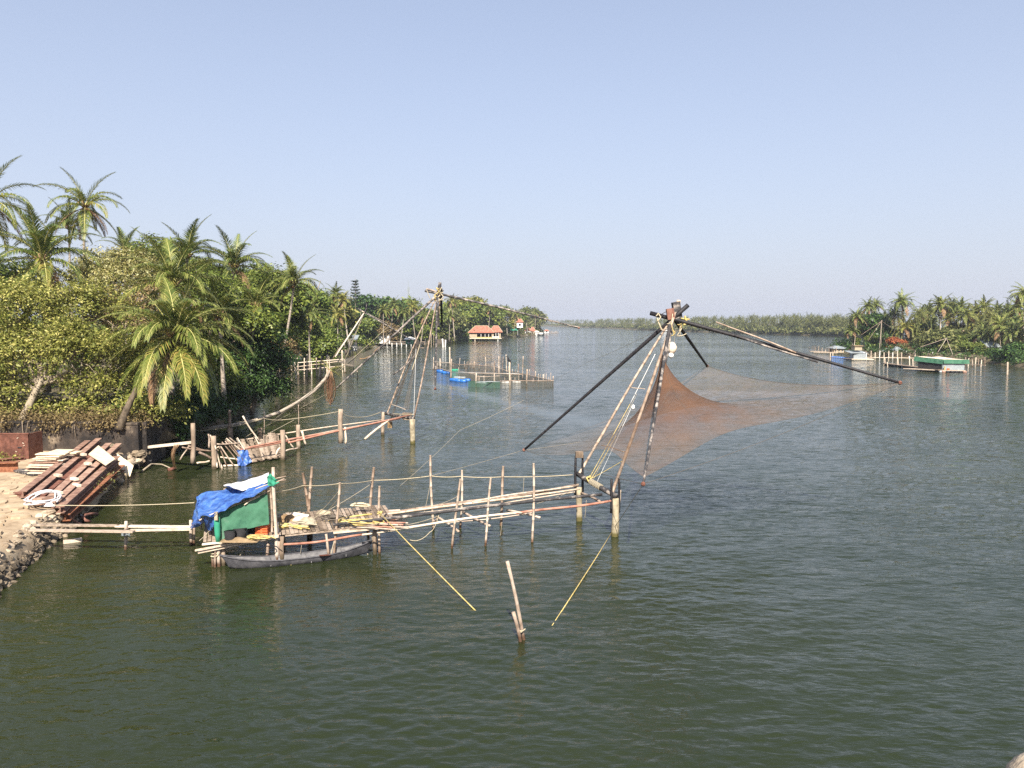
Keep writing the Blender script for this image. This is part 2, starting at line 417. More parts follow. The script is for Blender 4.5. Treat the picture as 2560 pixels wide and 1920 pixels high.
# ------------------------------------------------------------------ water
def water_mat():
    m, nt, b, N, L = nodes_of('river_water')
    tc = N.new('ShaderNodeTexCoord')
    def noise(rot, sc, scale, detail, rough=.55, dist=0.0):
        mp = N.new('ShaderNodeMapping'); mp.inputs['Rotation'].default_value = (0, 0, math.radians(rot)); mp.inputs['Scale'].default_value = sc
        L.new(tc.outputs['Object'], mp.inputs[0])
        n = N.new('ShaderNodeTexNoise'); n.inputs['Scale'].default_value = scale; n.inputs['Detail'].default_value = detail
        n.inputs['Roughness'].default_value = rough; n.inputs['Distortion'].default_value = dist
        L.new(mp.outputs[0], n.inputs['Vector'])
        return n.outputs['Fac']
    def math_(op, a, b_):
        q = N.new('ShaderNodeMath'); q.operation = op
        if op == 'MULTIPLY_ADD': q.inputs[2].default_value = 1.0
        for i, x in enumerate((a, b_)):
            if isinstance(x, (int, float)): q.inputs[i].default_value = x
            else: L.new(x, q.inputs[i])
        return q.outputs[0]
    # ridged noise makes the sharp small crests of wind ripples
    def ridge(f):
        return math_('SUBTRACT', 1.0, math_('ABSOLUTE', math_('MULTIPLY', math_('SUBTRACT', f, .5), 2.2), 0))
    swell = noise(16, (.35, 1, 1), .42, 3)
    rip = ridge(noise(14, (.36, 1, 1), 1.9, 3, .55, .3))
    fine = ridge(noise(24, (.42, 1, 1), 4.6, 3, .6, .5))
    wind = noise(8, (.3, 1, 1), .022, 3, .6)
    wr = N.new('ShaderNodeMapRange'); wr.inputs[1].default_value = .36; wr.inputs[2].default_value = .62
    wr.inputs[3].default_value = .3; wr.inputs[4].default_value = 1.0
    L.new(wind, wr.inputs[0])
    # a calm slick trailing from the fish pens
    sxy = N.new('ShaderNodeSeparateXYZ'); L.new(tc.outputs['Object'], sxy.inputs[0])
    nx, ny, c0 = SLICK[:3]
    dist = math_('ABSOLUTE', math_('ADD', math_('ADD', math_('MULTIPLY', sxy.outputs[0], nx), math_('MULTIPLY', sxy.outputs[1], ny)), math_('ADD', math_('MULTIPLY', wind, 6.0), -c0 - 3.0)), 0)
    band = N.new('ShaderNodeMapRange'); band.interpolation_type = 'SMOOTHSTEP'; band.inputs[1].default_value = 3.2; band.inputs[2].default_value = .4
    L.new(dist, band.inputs[0])
    ends = N.new('ShaderNodeMapRange'); ends.interpolation_type = 'SMOOTHSTEP'; ends.inputs[1].default_value = 56; ends.inputs[2].default_value = 72
    L.new(sxy.outputs[1], ends.inputs[0])
    end2 = N.new('ShaderNodeMapRange'); end2.interpolation_type = 'SMOOTHSTEP'; end2.inputs[1].default_value = 128; end2.inputs[2].default_value = 112
    L.new(sxy.outputs[1], end2.inputs[0])
    calm = math_('SUBTRACT', 1.0, math_('MULTIPLY', math_('MULTIPLY', band.outputs[0], ends.outputs[0]), math_('MULTIPLY', end2.outputs[0], .75)))
    wcalm = math_('MULTIPLY', wr.outputs[0], calm)
    h = math_('ADD', math_('MULTIPLY', swell, .20), math_('ADD', math_('MULTIPLY', rip, .115), math_('MULTIPLY', fine, .045)))
    bp = N.new('ShaderNodeBump'); bp.inputs['Distance'].default_value = 1.0
    L.new(math_('MULTIPLY', wcalm, WATER_BUMP), bp.inputs['Strength'])
    L.new(h, bp.inputs['Height'])
    # the smallest ripples as a field of slopes, so that far water keeps its roughness
    def slopes(rot, sc, scale, amp, detail):
        mp = N.new('ShaderNodeMapping'); mp.inputs['Rotation'].default_value = (0, 0, math.radians(rot)); mp.inputs['Scale'].default_value = sc
        L.new(tc.outputs['Object'], mp.inputs[0])
        n = N.new('ShaderNodeTexNoise'); n.inputs['Scale'].default_value = scale; n.inputs['Detail'].default_value = detail; n.inputs['Roughness'].default_value = .6
        L.new(mp.outputs[0], n.inputs['Vector'])
        v1 = N.new('ShaderNodeVectorMath'); v1.operation = 'SUBTRACT'; v1.inputs[1].default_value = (.5, .5, .5)
        L.new(n.outputs['Color'], v1.inputs[0])
        v2 = N.new('ShaderNodeVectorMath'); v2.operation = 'MULTIPLY'; v2.inputs[1].default_value = amp
        L.new(v1.outputs[0], v2.inputs[0])
        return v2.outputs[0]
    def vadd(a, c):
        q = N.new('ShaderNodeVectorMath'); q.operation = 'ADD'; L.new(a, q.inputs[0]); L.new(c, q.inputs[1]); return q.outputs[0]
    sl = vadd(slopes(15, (.36, 1, 1), 2.6, (.5, 1.0, 0), 3), slopes(24, (.4, 1, 1), 1.1, (.25, .6, 0), 2))
    vs = N.new('ShaderNodeVectorMath'); vs.operation = 'SCALE'
    L.new(sl, vs.inputs[0]); lod = N.new('ShaderNodeAttribute'); lod.attribute_name = 'flatness'      # where the modelled waves end, the slopes take over
    L.new(math_('MULTIPLY', math_('MULTIPLY_ADD', lod.outputs['Fac'], 1.1), math_('MULTIPLY', wcalm, WATER_SLOPE)), vs.inputs['Scale'])
    nn = N.new('ShaderNodeVectorMath'); nn.operation = 'NORMALIZE'
    L.new(vadd(bp.outputs[0], vs.outputs[0]), nn.inputs[0])
    L.new(nn.outputs[0], b.inputs['Normal'])
    murk = noise(0, (1, 1, 1), .05, 3)
    rp = ramp(N, [(.35, (.017, .021, .006)), (.65, (.024, .028, .009))])
    L.new(murk, rp.inputs[0])
    # silty brown green water along the near bank, clearer blue green in the channel
    r2 = ramp(N, [(.35, (.014, .020, .007)), (.65, (.019, .025, .010))])
    L.new(murk, r2.inputs[0])
    sx = N.new('ShaderNodeSeparateXYZ'); L.new(tc.outputs['Object'], sx.inputs[0])
    silt = N.new('ShaderNodeMapRange'); silt.interpolation_type = 'SMOOTHSTEP'
    silt.inputs[1].default_value = -16; silt.inputs[2].default_value = 22
    L.new(math_('ADD', math_('ADD', sx.outputs[0], math_('MULTIPLY', sx.outputs[1], .35)), math_('MULTIPLY', murk, 12)), silt.inputs[0])
    cmx = N.new('ShaderNodeMix'); cmx.data_type = 'RGBA'
    L.new(silt.outputs[0], cmx.inputs[0]); L.new(rp.outputs[0], cmx.inputs[6]); L.new(r2.outputs[0], cmx.inputs[7])
    L.new(cmx.outputs[2], b.inputs['Base Color'])
    b.inputs['Roughness'].default_value = .06
    b.inputs['IOR'].default_value = 1.33
    b.inputs['Specular IOR Level'].default_value = .5
    return m
WATER_BUMP, WATER_SLOPE = .55, .75
_a, _b = W(1080, 960), W(1600, 1088)
_n = unit(V3(-(_b - _a)[1], (_b - _a)[0], 0))
SLICK = (float(_n[0]), float(_n[1]), float(np.dot(_n, _a)))
WM = water_mat()
tag(MB().add([(-2500, -60, -.3), (2500, -60, -.3), (2500, 4000, -.3), (-2500, 4000, -.3)], [(0, 1, 2, 3)]).build('river_depth', WM), kind='structure')
def wave_tile(N, L, lam, seed, slope):
    """a periodic patch of wind waves (sum of many random wavelets) with crests sharpened by sideways drift"""
    r = np.random.default_rng(seed)
    k1 = np.fft.fftfreq(N, L / N) * 2 * math.pi
    kx, ky = np.meshgrid(k1, k1, indexing='ij')
    k = np.hypot(kx, ky); k[0, 0] = 1
    kp = 2 * math.pi / lam
    cs = np.abs(ky) / k
    S = k ** -3.6 * np.exp(-(kp / k) ** 2) * (cs ** 3 + .04) * np.exp(-(k / 40) ** 2)
    S[0, 0] = 0
    h = np.sqrt(S) * (r.normal(size=(N, N)) + 1j * r.normal(size=(N, N)))
    def real(q): return np.fft.ifft2(q).real
    sy = real(1j * ky * h)
    f = slope / sy.std(); h = h * f
    return real(h), real(-1j * kx / k * h), real(-1j * ky / k * h)
def tile_at(t, L, x, y):
    N = t[0].shape[0]
    u, v = (x / L * N) % N, (y / L * N) % N
    i, j = u.astype(int), v.astype(int); a, b = u - i, v - j; i2, j2 = (i + 1) % N, (j + 1) % N
    i %= N; j %= N
    return [q[i, j] * (1 - a) * (1 - b) + q[i2, j] * a * (1 - b) + q[i, j2] * (1 - a) * b + q[i2, j2] * a * b for q in t]
def water_mesh():
    rr = [9.0]
    while rr[-1] < 110: rr.append(rr[-1] * 1.0040)
    while rr[-1] < 3600: rr.append(rr[-1] * 1.035)
    rr = np.array(rr); nc = 620
    th = np.linspace(-math.radians(56), math.radians(56), nc)
    X = rr[:, None] * np.sin(th)[None, :]; Y = rr[:, None] * np.cos(th)[None, :] - 5
    t1, t2 = wave_tile(512, 23.0, .54, 1, WAVE_SLOPE), wave_tile(512, 14.3, .34, 2, WAVE_SLOPE * .8)
    a1 = tile_at(t1, 23.0, X, Y)
    c, s_ = math.cos(.38), math.sin(.38)
    a2 = tile_at(t2, 14.3, X * c - Y * s_, X * s_ + Y * c)
    fade = np.clip(1 - (rr - 70) / 110, 0, 1)[:, None]
    calm = 1 - .45 * np.clip((-9 - X) / 8, 0, 1) * np.clip((60 - Y) / 20, 0, 1)      # sheltered corner behind the hut
    slick = .82 + .3 * np.sin(X * .11 + Y * .06 + 1) * np.sin(Y * .13 - X * .035) + .12 * np.sin(X * .31 - Y * .22)
    dd = np.abs(X * SLICK[0] + Y * SLICK[1] - SLICK[2])
    calm = calm * (1 - .6 * np.clip(1.3 - dd / 2.6, 0, 1) * np.clip((Y - 56) / 16, 0, 1) * np.clip((128 - Y) / 16, 0, 1))
    fade = fade * calm * np.clip(slick, .35, 1.2)
    Z = (a1[0] + a2[0]) * fade
    X = X + (a1[1] + a2[1] * c) * fade * 1.0; Y = Y + (a1[2] + a2[2] * c) * fade * 1.0
    v = np.stack([X, Y, Z], 2).reshape(-1, 3)
    i = np.arange(len(rr) - 1)[:, None] * nc; j = np.arange(nc - 1)[None, :]
    q = (i + j).reshape(-1)
    f = np.stack([q, q + 1, q + nc + 1, q + nc], 1)
    me = mesh_np('water', v, f, WM, True)
    me.attributes.new('flatness', 'FLOAT', 'POINT').data.foreach_set('value', np.repeat(1 - np.clip(1 - (rr - 70) / 110, 0, 1), nc).astype(np.float32))
    return me
WAVE_SLOPE = .13
tag(link('water', water_mesh()), kind='structure')

# ------------------------------------------------------------------ shores
M['soil'] = pm('sandy_soil', [(.22, .155, .095), (.36, .27, .175), (.46, .37, .25)], 1.3, .95, .5, dist=.06)
M['bank'] = pm('bank_earth', [(.05, .042, .022), (.10, .08, .045), (.18, .145, .09)], .5, .95, .5, dist=.1)
M['litter'] = pm('leaf_litter', [(.05, .036, .02), (.10, .07, .04), (.17, .125, .065)], 1.2, .95, .5, dist=.1)
LS = [(10, -13.5), (20, -15.6), (27, -17.9), (31, -19.0), (33, -19.4), (37, -20.6), (45, -23.2), (49, -24.0), (51, -26.0), (55, -26.6), (60, -26.2), (66, -26),
      (75, -26.6), (85, -27.6), (92, -31), (113, -41), (140, -50), (167, -55), (220, -62), (285, -67), (300, -47), (330, -37), (360, -27), (390, -19), (450, -5), (535, 15), (560, 21), (660, 26), (800, 27), (950, 27), (1100, 10), (1400, -40), (2200, -200)]
RS = [(40, 60), (90, 72), (130, 92), (150, 100), (167, 106), (190, 101), (210, 97), (228, 97), (242, 101), (256, 112), (300, 160), (380, 240), (470, 330), (700, 520)]
def shore(tab, y):
    return float(np.interp(y, [a for a, _ in tab], [b for _, b in tab]))
def strip(name, tab, sgn, prof, mat, ys, jit=.15):
    mb = MB(); R = random.Random(5)
    k = len(prof)
    for y in ys:
        x0 = shore(tab, y)
        for i, (o, z) in enumerate(prof):
            j = jit if 0 < i < 5 else 0
            mb.v.append((x0 + sgn * (o + R.uniform(-j, j)), y, z + R.uniform(-j, j) * .3))
    n = len(ys)
    for a in range(n - 1):
        for i in range(k - 1):
            q = (a * k + i, (a + 1) * k + i, (a + 1) * k + i + 1, a * k + i + 1)
            mb.f.append(q if sgn < 0 else q[::-1]); mb.m.append(0)
    return tag(mb.build(name, mat, None, True), kind='structure')
def geo(a, b, s, g):
    out = [a]
    while out[-1] < b: out.append(out[-1] + s); s *= g
    return out
strip('river_bank', LS, -1, [(-1.2, -.9), (-.25, -.25), (.1, .55), (.45, .95), (1.3, 1.02), (4, 1.05), (12, 1.12), (40, 1.6), (110, 5), (260, 8), (700, 10)], M['soil'], [y for y in geo(10, 50.4, .8, 1.0)])
strip('wooded_ground', LS, -1, [(-1.0, -.9), (-.2, -.2), (.4, .5), (1.2, .9), (2.5, 1.2), (6, 1.4), (14, 1.6), (40, 2), (110, 5), (260, 8), (700, 10)], M['bank'], geo(50.4, 2200, 1.2, 1.04))
strip('opposite_bank', RS, 1, [(-1.5, -.9), (-.4, -.25), (.5, .35), (1.5, .8), (3.5, 1.0), (8, 1.2), (20, 1.5), (60, 2), (200, 3), (900, 5)], M['bank'], geo(40, 700, 4, 1.03), .3)
# far shore: from the left end to the point behind the palms on the right
FS = [W(1330, 812.2), W(1430, 818), W(1500, 820), W(1600, 825), W(1700, 828.5), W(1800, 832), W(1900, 835), W(2000, 838), W(2120, 842), W(2240, 848)]
FS[0] = V3(40, 2100, 0)
mb = MB()
for p in FS:
    d = unit(at(p, 0)); n = V3(d[0] * .5 + .25, .9, 0); n = unit(n)
    for o, z in ((-4, -1), (0, .2), (3, 1), (60, 3), (400, 6), (1200, 8)):
        mb.v.append(tuple(at(p + n * o, z)))
for a in range(len(FS) - 1):
    for i in range(5):
        mb.f.append((a * 6 + i, (a + 1) * 6 + i, (a + 1) * 6 + i + 1, a * 6 + i + 1)[::-1]); mb.m.append(0)
tag(mb.build('far_shore', M['bank']), kind='structure')
# higher earth behind the retaining wall
WA, WB = W(-40, 1128, 1.0), W(352, 1128, 1.0)
mb = MB(); R = random.Random(3)
wd = unit(at(WB - WA, 0)); wnrm = V3(-wd[1], wd[0], 0)
mb.grid(lambda u, v: at(WA + (WB - WA) * (u * 1.6 - .6) + wnrm * (.25 + v * 14), 2.35 + .5 * v + .12 * math.sin(u * 31 + v * 9) + .1 * R.random() - 3.2 * max(0, v - .75) - (1.6 if u >= 1 else 0)), 26, 10)
tag(mb.build('raised_ground', M['litter'], None, True), kind='structure')
# ------------------------------------------------------------------ palms
def frond_geo(L, e0, droop, nl, ll, wl, hang, seed, stiff=.5, segs=2, rach=.036, thin=0.0):
    """one palm leaf pointing along +X: verts, faces and material slots (0 leaflet, 1 rachis)"""
    R = np.random.default_rng(seed)
    K = 12
    pts = [V3(0, 0, 0)]
    for i in range(K):
        q = (i + .5) / K
        e = e0 - droop * q ** 1.35
        pts.append(pts[-1] + V3(math.cos(e), 0, math.sin(e)) * L / K)
    pts = np.array(pts)
    bend = R.uniform(-.12, .12)
    pts[:, 1] += bend * L * (np.linspace(0, 1, K + 1) ** 2)
    v, f, m = [], [], []
    n = 4
    for i, p in enumerate(pts):
        t = unit(pts[min(i + 1, K)] - pts[max(i - 1, 0)])
        sd = unit(np.cross(V3(0, 0, 1), t)); up = np.cross(t, sd)
        r = rach * (1.25 - i / K) * (1.5 if i < 2 else 1)
        for a, b in ((-1, 0), (0, 1), (1, 0), (0, -1)):
            v.append(p + r * (a * sd * 1.3 + b * up))
    for i in range(K):
        for j in range(n):
            f.append((i * n + j, i * n + (j + 1) % n, (i + 1) * n + (j + 1) % n, (i + 1) * n + j)); m.append(1)
    for s in (-1, 1):
        for k in range(nl):
            q = .13 + .87 * (k + R.uniform(-.3, .3)) / nl
            q = min(max(q, .12), 1)
            if thin and R.random() < thin: continue
            x = q * K; i = min(int(x), K - 1)
            p = pts[i] + (pts[i + 1] - pts[i]) * (x - i)
            t = unit(pts[i + 1] - pts[i]); sd = unit(np.cross(V3(0, 0, 1), t)) * s; up = unit(np.cross(t, sd)) * s
            if up[2] < 0: up = -up
            prof = min(1, .45 + 2.6 * q) * (1 - .72 * max(0, q - .45) / .55)
            le = ll * prof * R.uniform(.85, 1.1)
            d = unit(t * (.75 + .5 * q) + sd * (1.0 - .35 * q) + up * .28 + R.normal(0, .06, 3))
            wd_ = unit(np.cross(d, up)) * wl * (1 - .35 * q)
            o = len(v)
            p1 = p + d * le * .45
            d2 = unit(d + V3(0, 0, -1) * hang * R.uniform(.8, 1.3))
            p2 = p + d * le * .45 + d2 * le * .55
            v += [p - wd_ * .6, p + wd_ * .6, p1 - wd_, p1 + wd_, p2]
            f += [(o, o + 1, o + 3, o + 2), (o + 2, o + 3, o + 4)]; m += [0, 0]
    return v, f, m
def mesh_of(name, v, f, m, mats):
    me = bpy.data.meshes.new(name)
    me.from_pydata([tuple(p) for p in v], [], f)
    for x in mats: me.materials.append(x)
    me.polygons.foreach_set('material_index', m)
    me.polygons.foreach_set('use_smooth', [True] * len(f))
    me.update()
    return me
G, DY, DR, DK = [M['frond'], M['rachis']], [M['frond_yellow'], M['rachis']], [M['frond_dry'], M['rachis_dry']], [M['frond_dark'], M['rachis']]
FRV = {}
for nm, e0, dr, hang, n in (('spear', 1.28, .75, .4, 2), ('up', .95, 1.45, .75, 3), ('mid', .55, 1.6, 1.0, 4), ('low', .12, 1.35, 1.1, 4), ('hang', -.45, .9, .9, 3)):
    for k in range(n):
        g = frond_geo(4.0, e0, dr, 46, .92, .034, hang, 100 + k * 7 + hash(nm) % 1 + len(nm) * 31)
        for t, mats in (('g', G), ('k', DK), ('y', DY), ('d', DR)):
            if t == 'd' and nm in ('spear', 'up'): continue
            FRV[nm, t, k] = mesh_of('frond', *g, mats)
NV = dict(spear=2, up=3, mid=4, low=4, hang=3)
def place_frond(parent, loc, az, kind, tone, sc, R, tilt=0.0):
    me = FRV[kind, tone, R.randrange(NV[kind])]
    o = link('frond', me, parent)
    o.location = tuple(loc)
    o.rotation_euler = (R.uniform(-.12, .12), R.uniform(-.1, .1) + tilt, az)
    o.scale = (sc * R.uniform(.9, 1.1),) * 3
    return o
def trunk_pts(a, b, lean=0.0, bow=.3, n=10):
    a, b = np.asarray(a, float), np.asarray(b, float)
    d = at(b - a, 0)
    return [a + (b - a) * q + d * (-bow * q * (1 - q)) for q in np.linspace(0, 1, n)]
def near_palm(base, top, r, label, group, seed, size=1.0, sets=None, tone='g', dry=2, bow=.5, coconuts=4, r0=.17, name='coconut_palm', skirt=0):
    """crown of single fronds; top = crown centre, r = frond reach in metres"""
    R = random.Random(seed)
    t = thing(name, label, 'palm tree', base, group)
    mb = MB(); pts = trunk_pts(base, top, bow=bow)
    mb.tube(pts, [r0 * (1.35 - .5 * min(1, i / 3)) if i < 3 else r0 * (1 - .35 * i / len(pts)) for i in range(len(pts))], 9)
    mb.build('trunk', M['palm_trunk'], t, True)
    h = V3(*top) - V3(*base)
    sc = r / 3.3
    sets = sets or [('spear', 4), ('up', 8), ('mid', 10), ('low', 8), ('hang', 4)]
    az = R.random() * 6
    for kind, n in sets:
        for i in range(n):
            az += 2.39996 + R.uniform(-.25, .25)
            tn = tone
            if kind == 'hang' and R.random() < .5: tn = 'y'
            if kind == 'low' and R.random() < .2: tn = 'y'
            place_frond(t, h + V3(0, 0, R.uniform(-.15, .1)), az, kind, tn, sc, R)
    for i in range(dry):
        az += 2.4
        place_frond(t, h + V3(0, 0, -.15), az, 'hang', 'd', sc * .85, R)
    for i in range(coconuts):
        mb = MB(); a = R.random() * 6.28
        c = V3(*top) + V3(math.cos(a) * .28, math.sin(a) * .28, -.3 - R.random() * .3)
        mb.ball(c, (.13, .13, .16), 7, 5)
        mb.build('coconut', NUT[R.randrange(2)], t, True)
    mb = MB()
    for i in range(9):
        a = i * .7; d = V3(math.cos(a), math.sin(a), .9)
        c = V3(*top) + V3(0, 0, -.25)
        mb.tube([c + d * .1, c + d * .38, c + d * .62 * V3(1, 1, 1.15)], [.075, .06, .03], 5)
    mb.build('leaf_sheath', M['rachis_dry'], t, True)
    return t
NUT = [pm('coconut_green', [(.10, .12, .03), (.16, .17, .05)], 4, .5, 0), pm('coconut_orange', [(.26, .13, .04), (.36, .2, .07)], 4, .5, 0)]
# crowns of palms too far off to tell their leaflets apart: a few shared meshes
def crown_mesh(seed, n=28, nl=14, L=3.7, mats=G, dry=4):
    R = random.Random(seed)
    v, f, m = [], [], []
    az = 0
    for i in range(n + dry):
        az += 2.4 + R.uniform(-.3, .3)
        q = i / n
        e0 = 1.35 - 1.55 * min(q, 1.0) if i < n else -.5
        dr = (.7 + 1.2 * math.sin(min(q, 1) * 2.6)) if i < n else .9
        g = frond_geo(L * R.uniform(.85, 1.1), e0 + R.uniform(-.12, .12), dr, nl, 1.0, .10, .9, seed * 50 + i, rach=.05)
        c, s = math.cos(az), math.sin(az)
        o = len(v)
        v += [(p[0] * c - p[1] * s, p[0] * s + p[1] * c, p[2]) for p in g[0]]
        f += [tuple(a + o for a in q_) for q_ in g[1]]
        m += [x if i < n else x + 2 for x in g[2]]
    return mesh_of('crown', v, f, m, mats + DR)
CROWNS = [crown_mesh(s, mats=(G, DK, DK, DY)[s % 4] if s % 4 else G) for s in range(1, 7)]
def palm_trunk_mesh(seed):
    R = random.Random(seed); mb = MB()
    dx, dy = R.uniform(-.16, .16), R.uniform(-.12, .12)
    pts = [V3(dx * (q - 1) * (1 - .4 * q) , dy * (q - 1), q - 1) for q in np.linspace(0, 1, 7)]
    mb.tube(pts, [.02, .0145, .0135, .013, .0125, .012, .0115], 6)
    o = mb.build('trunk', M['palm_trunk'], None, True)
    me = o.data; bpy.data.objects.remove(o)
    return me
PTR = [palm_trunk_mesh(s) for s in range(5)]
def far_palm(top, h, label, group, seed, sc=1.0, flip=None):
    """top = crown centre; h = trunk height"""
    R = random.Random(seed)
    t = tag(thing('coconut_palm', label, 'palm tree', top - V3(0, 0, h), group))
    o = link('trunk', PTR[R.randrange(5)], t); o.location = (0, 0, h); o.scale = (h, h, h); o.rotation_euler = (0, 0, R.random() * 6)
    o = link('crown', CROWNS[R.randrange(6)], t); o.location = (0, 0, h)
    o.rotation_euler = (R.uniform(-.15, .15), R.uniform(-.15, .15), R.random() * 6.28)
    o.scale = (sc, sc, sc * R.uniform(.9, 1.1))
    return t

# ------------------------------------------------------------------ leafy crowns
def leaves_np(lobes, n_clump, per, size, seed, spread=.32, elong=2.0, gap=.0, up=.5, shell=.55, droop=.3):
    R = np.random.default_rng(seed)
    w = np.array([(l[1][0] * l[1][1] + l[1][0] * l[1][2]) for l in lobes]); w = w / w.sum()
    idx = R.choice(len(lobes), n_clump, p=w)
    cc = np.array([l[0] for l in lobes], float)[idx]; rr = np.array([l[1] for l in lobes], float)[idx]
    d = R.normal(size=(n_clump, 3)); d /= np.linalg.norm(d, axis=1)[:, None]
    d[:, 2] = np.where(d[:, 2] < -.35, -d[:, 2] * .6, d[:, 2])
    d /= np.linalg.norm(d, axis=1)[:, None]
    rad = shell + (1 - shell) * R.random(n_clump) ** .5
    k = seed * 1.7
    bump = 1 + .13 * np.sin(d[:, 0] * 5 + k) * np.sin(d[:, 1] * 6 + k * 2) + .10 * np.sin(d[:, 2] * 8 + d[:, 0] * 4 + k)
    clump = cc + d * rr * (rad * bump)[:, None]
    if gap:
        s = np.sin(clump[:, 0] * 1.9 + k) + np.sin(clump[:, 1] * 2.1 + k * 3) + np.sin(clump[:, 2] * 2.3 + k * 5)
        keep = s > -1.6 + gap
        clump, d = clump[keep], d[keep]
    nC = len(clump)
    N = nC * per
    cp = np.repeat(clump, per, 0); cd = np.repeat(d, per, 0)
    pos = cp + R.normal(size=(N, 3)) * spread * V3(1, 1, .75)
    nrm = cd * .55 + V3(0, 0, up) + R.normal(size=(N, 3)) * .45
    nrm /= np.linalg.norm(nrm, axis=1)[:, None]
    ax = (pos - cp) + R.normal(size=(N, 3)) * spread * .6 + V3(0, 0, -droop * spread)
    ax -= nrm * (ax * nrm).sum(1)[:, None]
    ax /= np.maximum(1e-6, np.linalg.norm(ax, axis=1))[:, None]
    sd = np.cross(nrm, ax)
    s = size * R.uniform(.65, 1.25, N)[:, None] * np.repeat(R.uniform(.6, 1.45, nC), per)[:, None]
    hw = s / elong * .5
    b = pos - ax * s * .5; t = pos + ax * s * .5 - nrm * s * .12
    l = pos + sd * hw + nrm * s * .06; r = pos - sd * hw + nrm * s * .06
    v = np.stack([b, r, t, l], 1).reshape(-1, 3)
    f = np.arange(N * 4, dtype=np.int32).reshape(-1, 4)
    return v, f, clump
def tree(name, label, cat, base, top, lobes, mat, seed, n_clump=700, per=22, size=.26, r0=.22, group=None, bark='bark', gap=.3, spread=.34, twigs=26, elong=2.0, shell=.55, up=.5, forks=None, trunk=True):
    """trunk with limbs that reach into every lobe, and a crown of single leaves"""
    R = random.Random(seed)
    t = thing(name, label, cat, base, group)
    v, f, cl = leaves_np(lobes, n_clump, per, size, seed, spread, elong, gap, up, shell)
    me = mesh_np('crown', v - np.asarray(base, float), f, mat)
    link('crown', me, t)
    if trunk:
        mb = MB()
        a, b = np.asarray(base, float), np.asarray(top, float)
        mb.pole(a - V3(0, 0, .3), b, r0, r0 * .7, wob=.18, seg=7, n=8, nodes=False, seed=seed)
        for lb in lobes:
            c = np.asarray(lb[0], float)
            st = a + (b - a) * R.uniform(.65, 1.0)
            mid = st + (c - st) * .5 + V3(R.uniform(-.3, .3), R.uniform(-.3, .3), R.uniform(0, .5))
            mb.tube([st, st + (mid - st) * .5 + V3(0, 0, .15), mid, c], [r0 * .55, r0 * .42, r0 * .32, r0 * .16], 6)
            for k in range(max(2, twigs // len(lobes))):
                if len(cl) == 0: break
                j = min((R.randrange(len(cl)) for _ in range(14)), key=lambda q: np.linalg.norm(cl[q] - c))
                m2 = c + (cl[j] - c) * .5 + V3(R.uniform(-.25, .25), R.uniform(-.25, .25), R.uniform(-.1, .3))
                mb.tube([c + (mid - c) * R.uniform(0, .7), m2, cl[j]], [r0 * .15, r0 * .11, r0 * .04], 4)
        mb.build('trunk', M[bark], t, True)
    return t
def L_(px, py, Y, rx, ry=None, rz=None):
    return (P(px, py, Y), (rx, ry or rx, rz or rx * .8))

# ---- the near left bank
LB = 'trees on the near left bank'
near_palm(P(205, 960, 74), P(212, 515, 74), 3.6, 'tall solitary coconut palm with slim pale trunk rising highest above the left trees', LB, 3, bow=.1, sets=[('spear', 2), ('up', 4), ('mid', 4), ('low', 4), ('hang', 3)], dry=4, coconuts=7, r0=.15)
near_palm(P(-60, 960, 58), P(-28, 505, 58), 3.7, 'coconut palm cut off by the picture edge at top left', LB, 5, bow=.1, sets=[('spear', 1), ('up', 4), ('mid', 4), ('low', 5), ('hang', 3)], dry=3, r0=.15)
near_palm(P(120, 980, 55), P(106, 650, 55), 3.9, 'bushy dark green coconut palm left of the tall slim one', LB, 8, tone='k', sets=[('spear', 4), ('up', 8), ('mid', 7), ('low', 5), ('hang', 2)], dry=3)
near_palm(P(185, 960, 95), P(172, 570, 95), 3.4, 'small palm crown peeping out behind the tall slim palm', LB, 9, tone='k', sets=[('spear', 3), ('up', 5), ('mid', 6), ('low', 3)], dry=0, coconuts=0)
near_palm(P(320, 980, 90), P(312, 632, 90), 3.0, 'palm crown with two upright spears behind the yellow tipped tree', LB, 10, tone='k', sets=[('spear', 4), ('up', 5), ('mid', 3)], dry=0, coconuts=0)
near_palm(P(470, 960, 68), P(468, 640, 68), 3.3, 'upper palm with ragged upright fronds at the crest of the left grove', LB, 12, tone='k', sets=[('spear', 4), ('up', 7), ('mid', 6), ('low', 3)], dry=1, coconuts=0)
near_palm(P(430, 1000, 57), P(432, 712, 57), 3.9, 'full coconut palm directly above the big drooping palm', LB, 14, sets=[('spear', 4), ('up', 8), ('mid', 7), ('low', 4), ('hang', 2)], dry=2)
near_palm(P(575, 980, 76), P(585, 668, 76), 3.7, 'dense palm crown right of the ragged crest palm', LB, 15, tone='k', sets=[('spear', 3), ('up', 8), ('mid', 8), ('low', 4)], dry=1)
near_palm(P(560, 1000, 60), P(548, 790, 60), 3.0, 'low palm with bright new fronds between the big palm and the dark mango tree', LB, 16, sets=[('spear', 3), ('up', 6), ('mid', 6), ('low', 3)], dry=2)
near_palm(W(298, 1075, 2.4), P(438, 842, 51), 4.5, 'large leaning coconut palm with yellowing fronds hanging over the water', LB, 21, bow=.5, dry=0, coconuts=5, r0=.2, sets=[('spear', 3), ('up', 11), ('mid', 11), ('low', 10), ('hang', 3)])
hp = bpy.data.objects['coconut_palm.%03d' % 9]
next(o for o in hp.children if o.name.startswith('trunk')).data.materials[0] = M['bark_dark']
_R = random.Random(77)
_h = P(438, 842, 51) - np.array(ORG[hp.name])
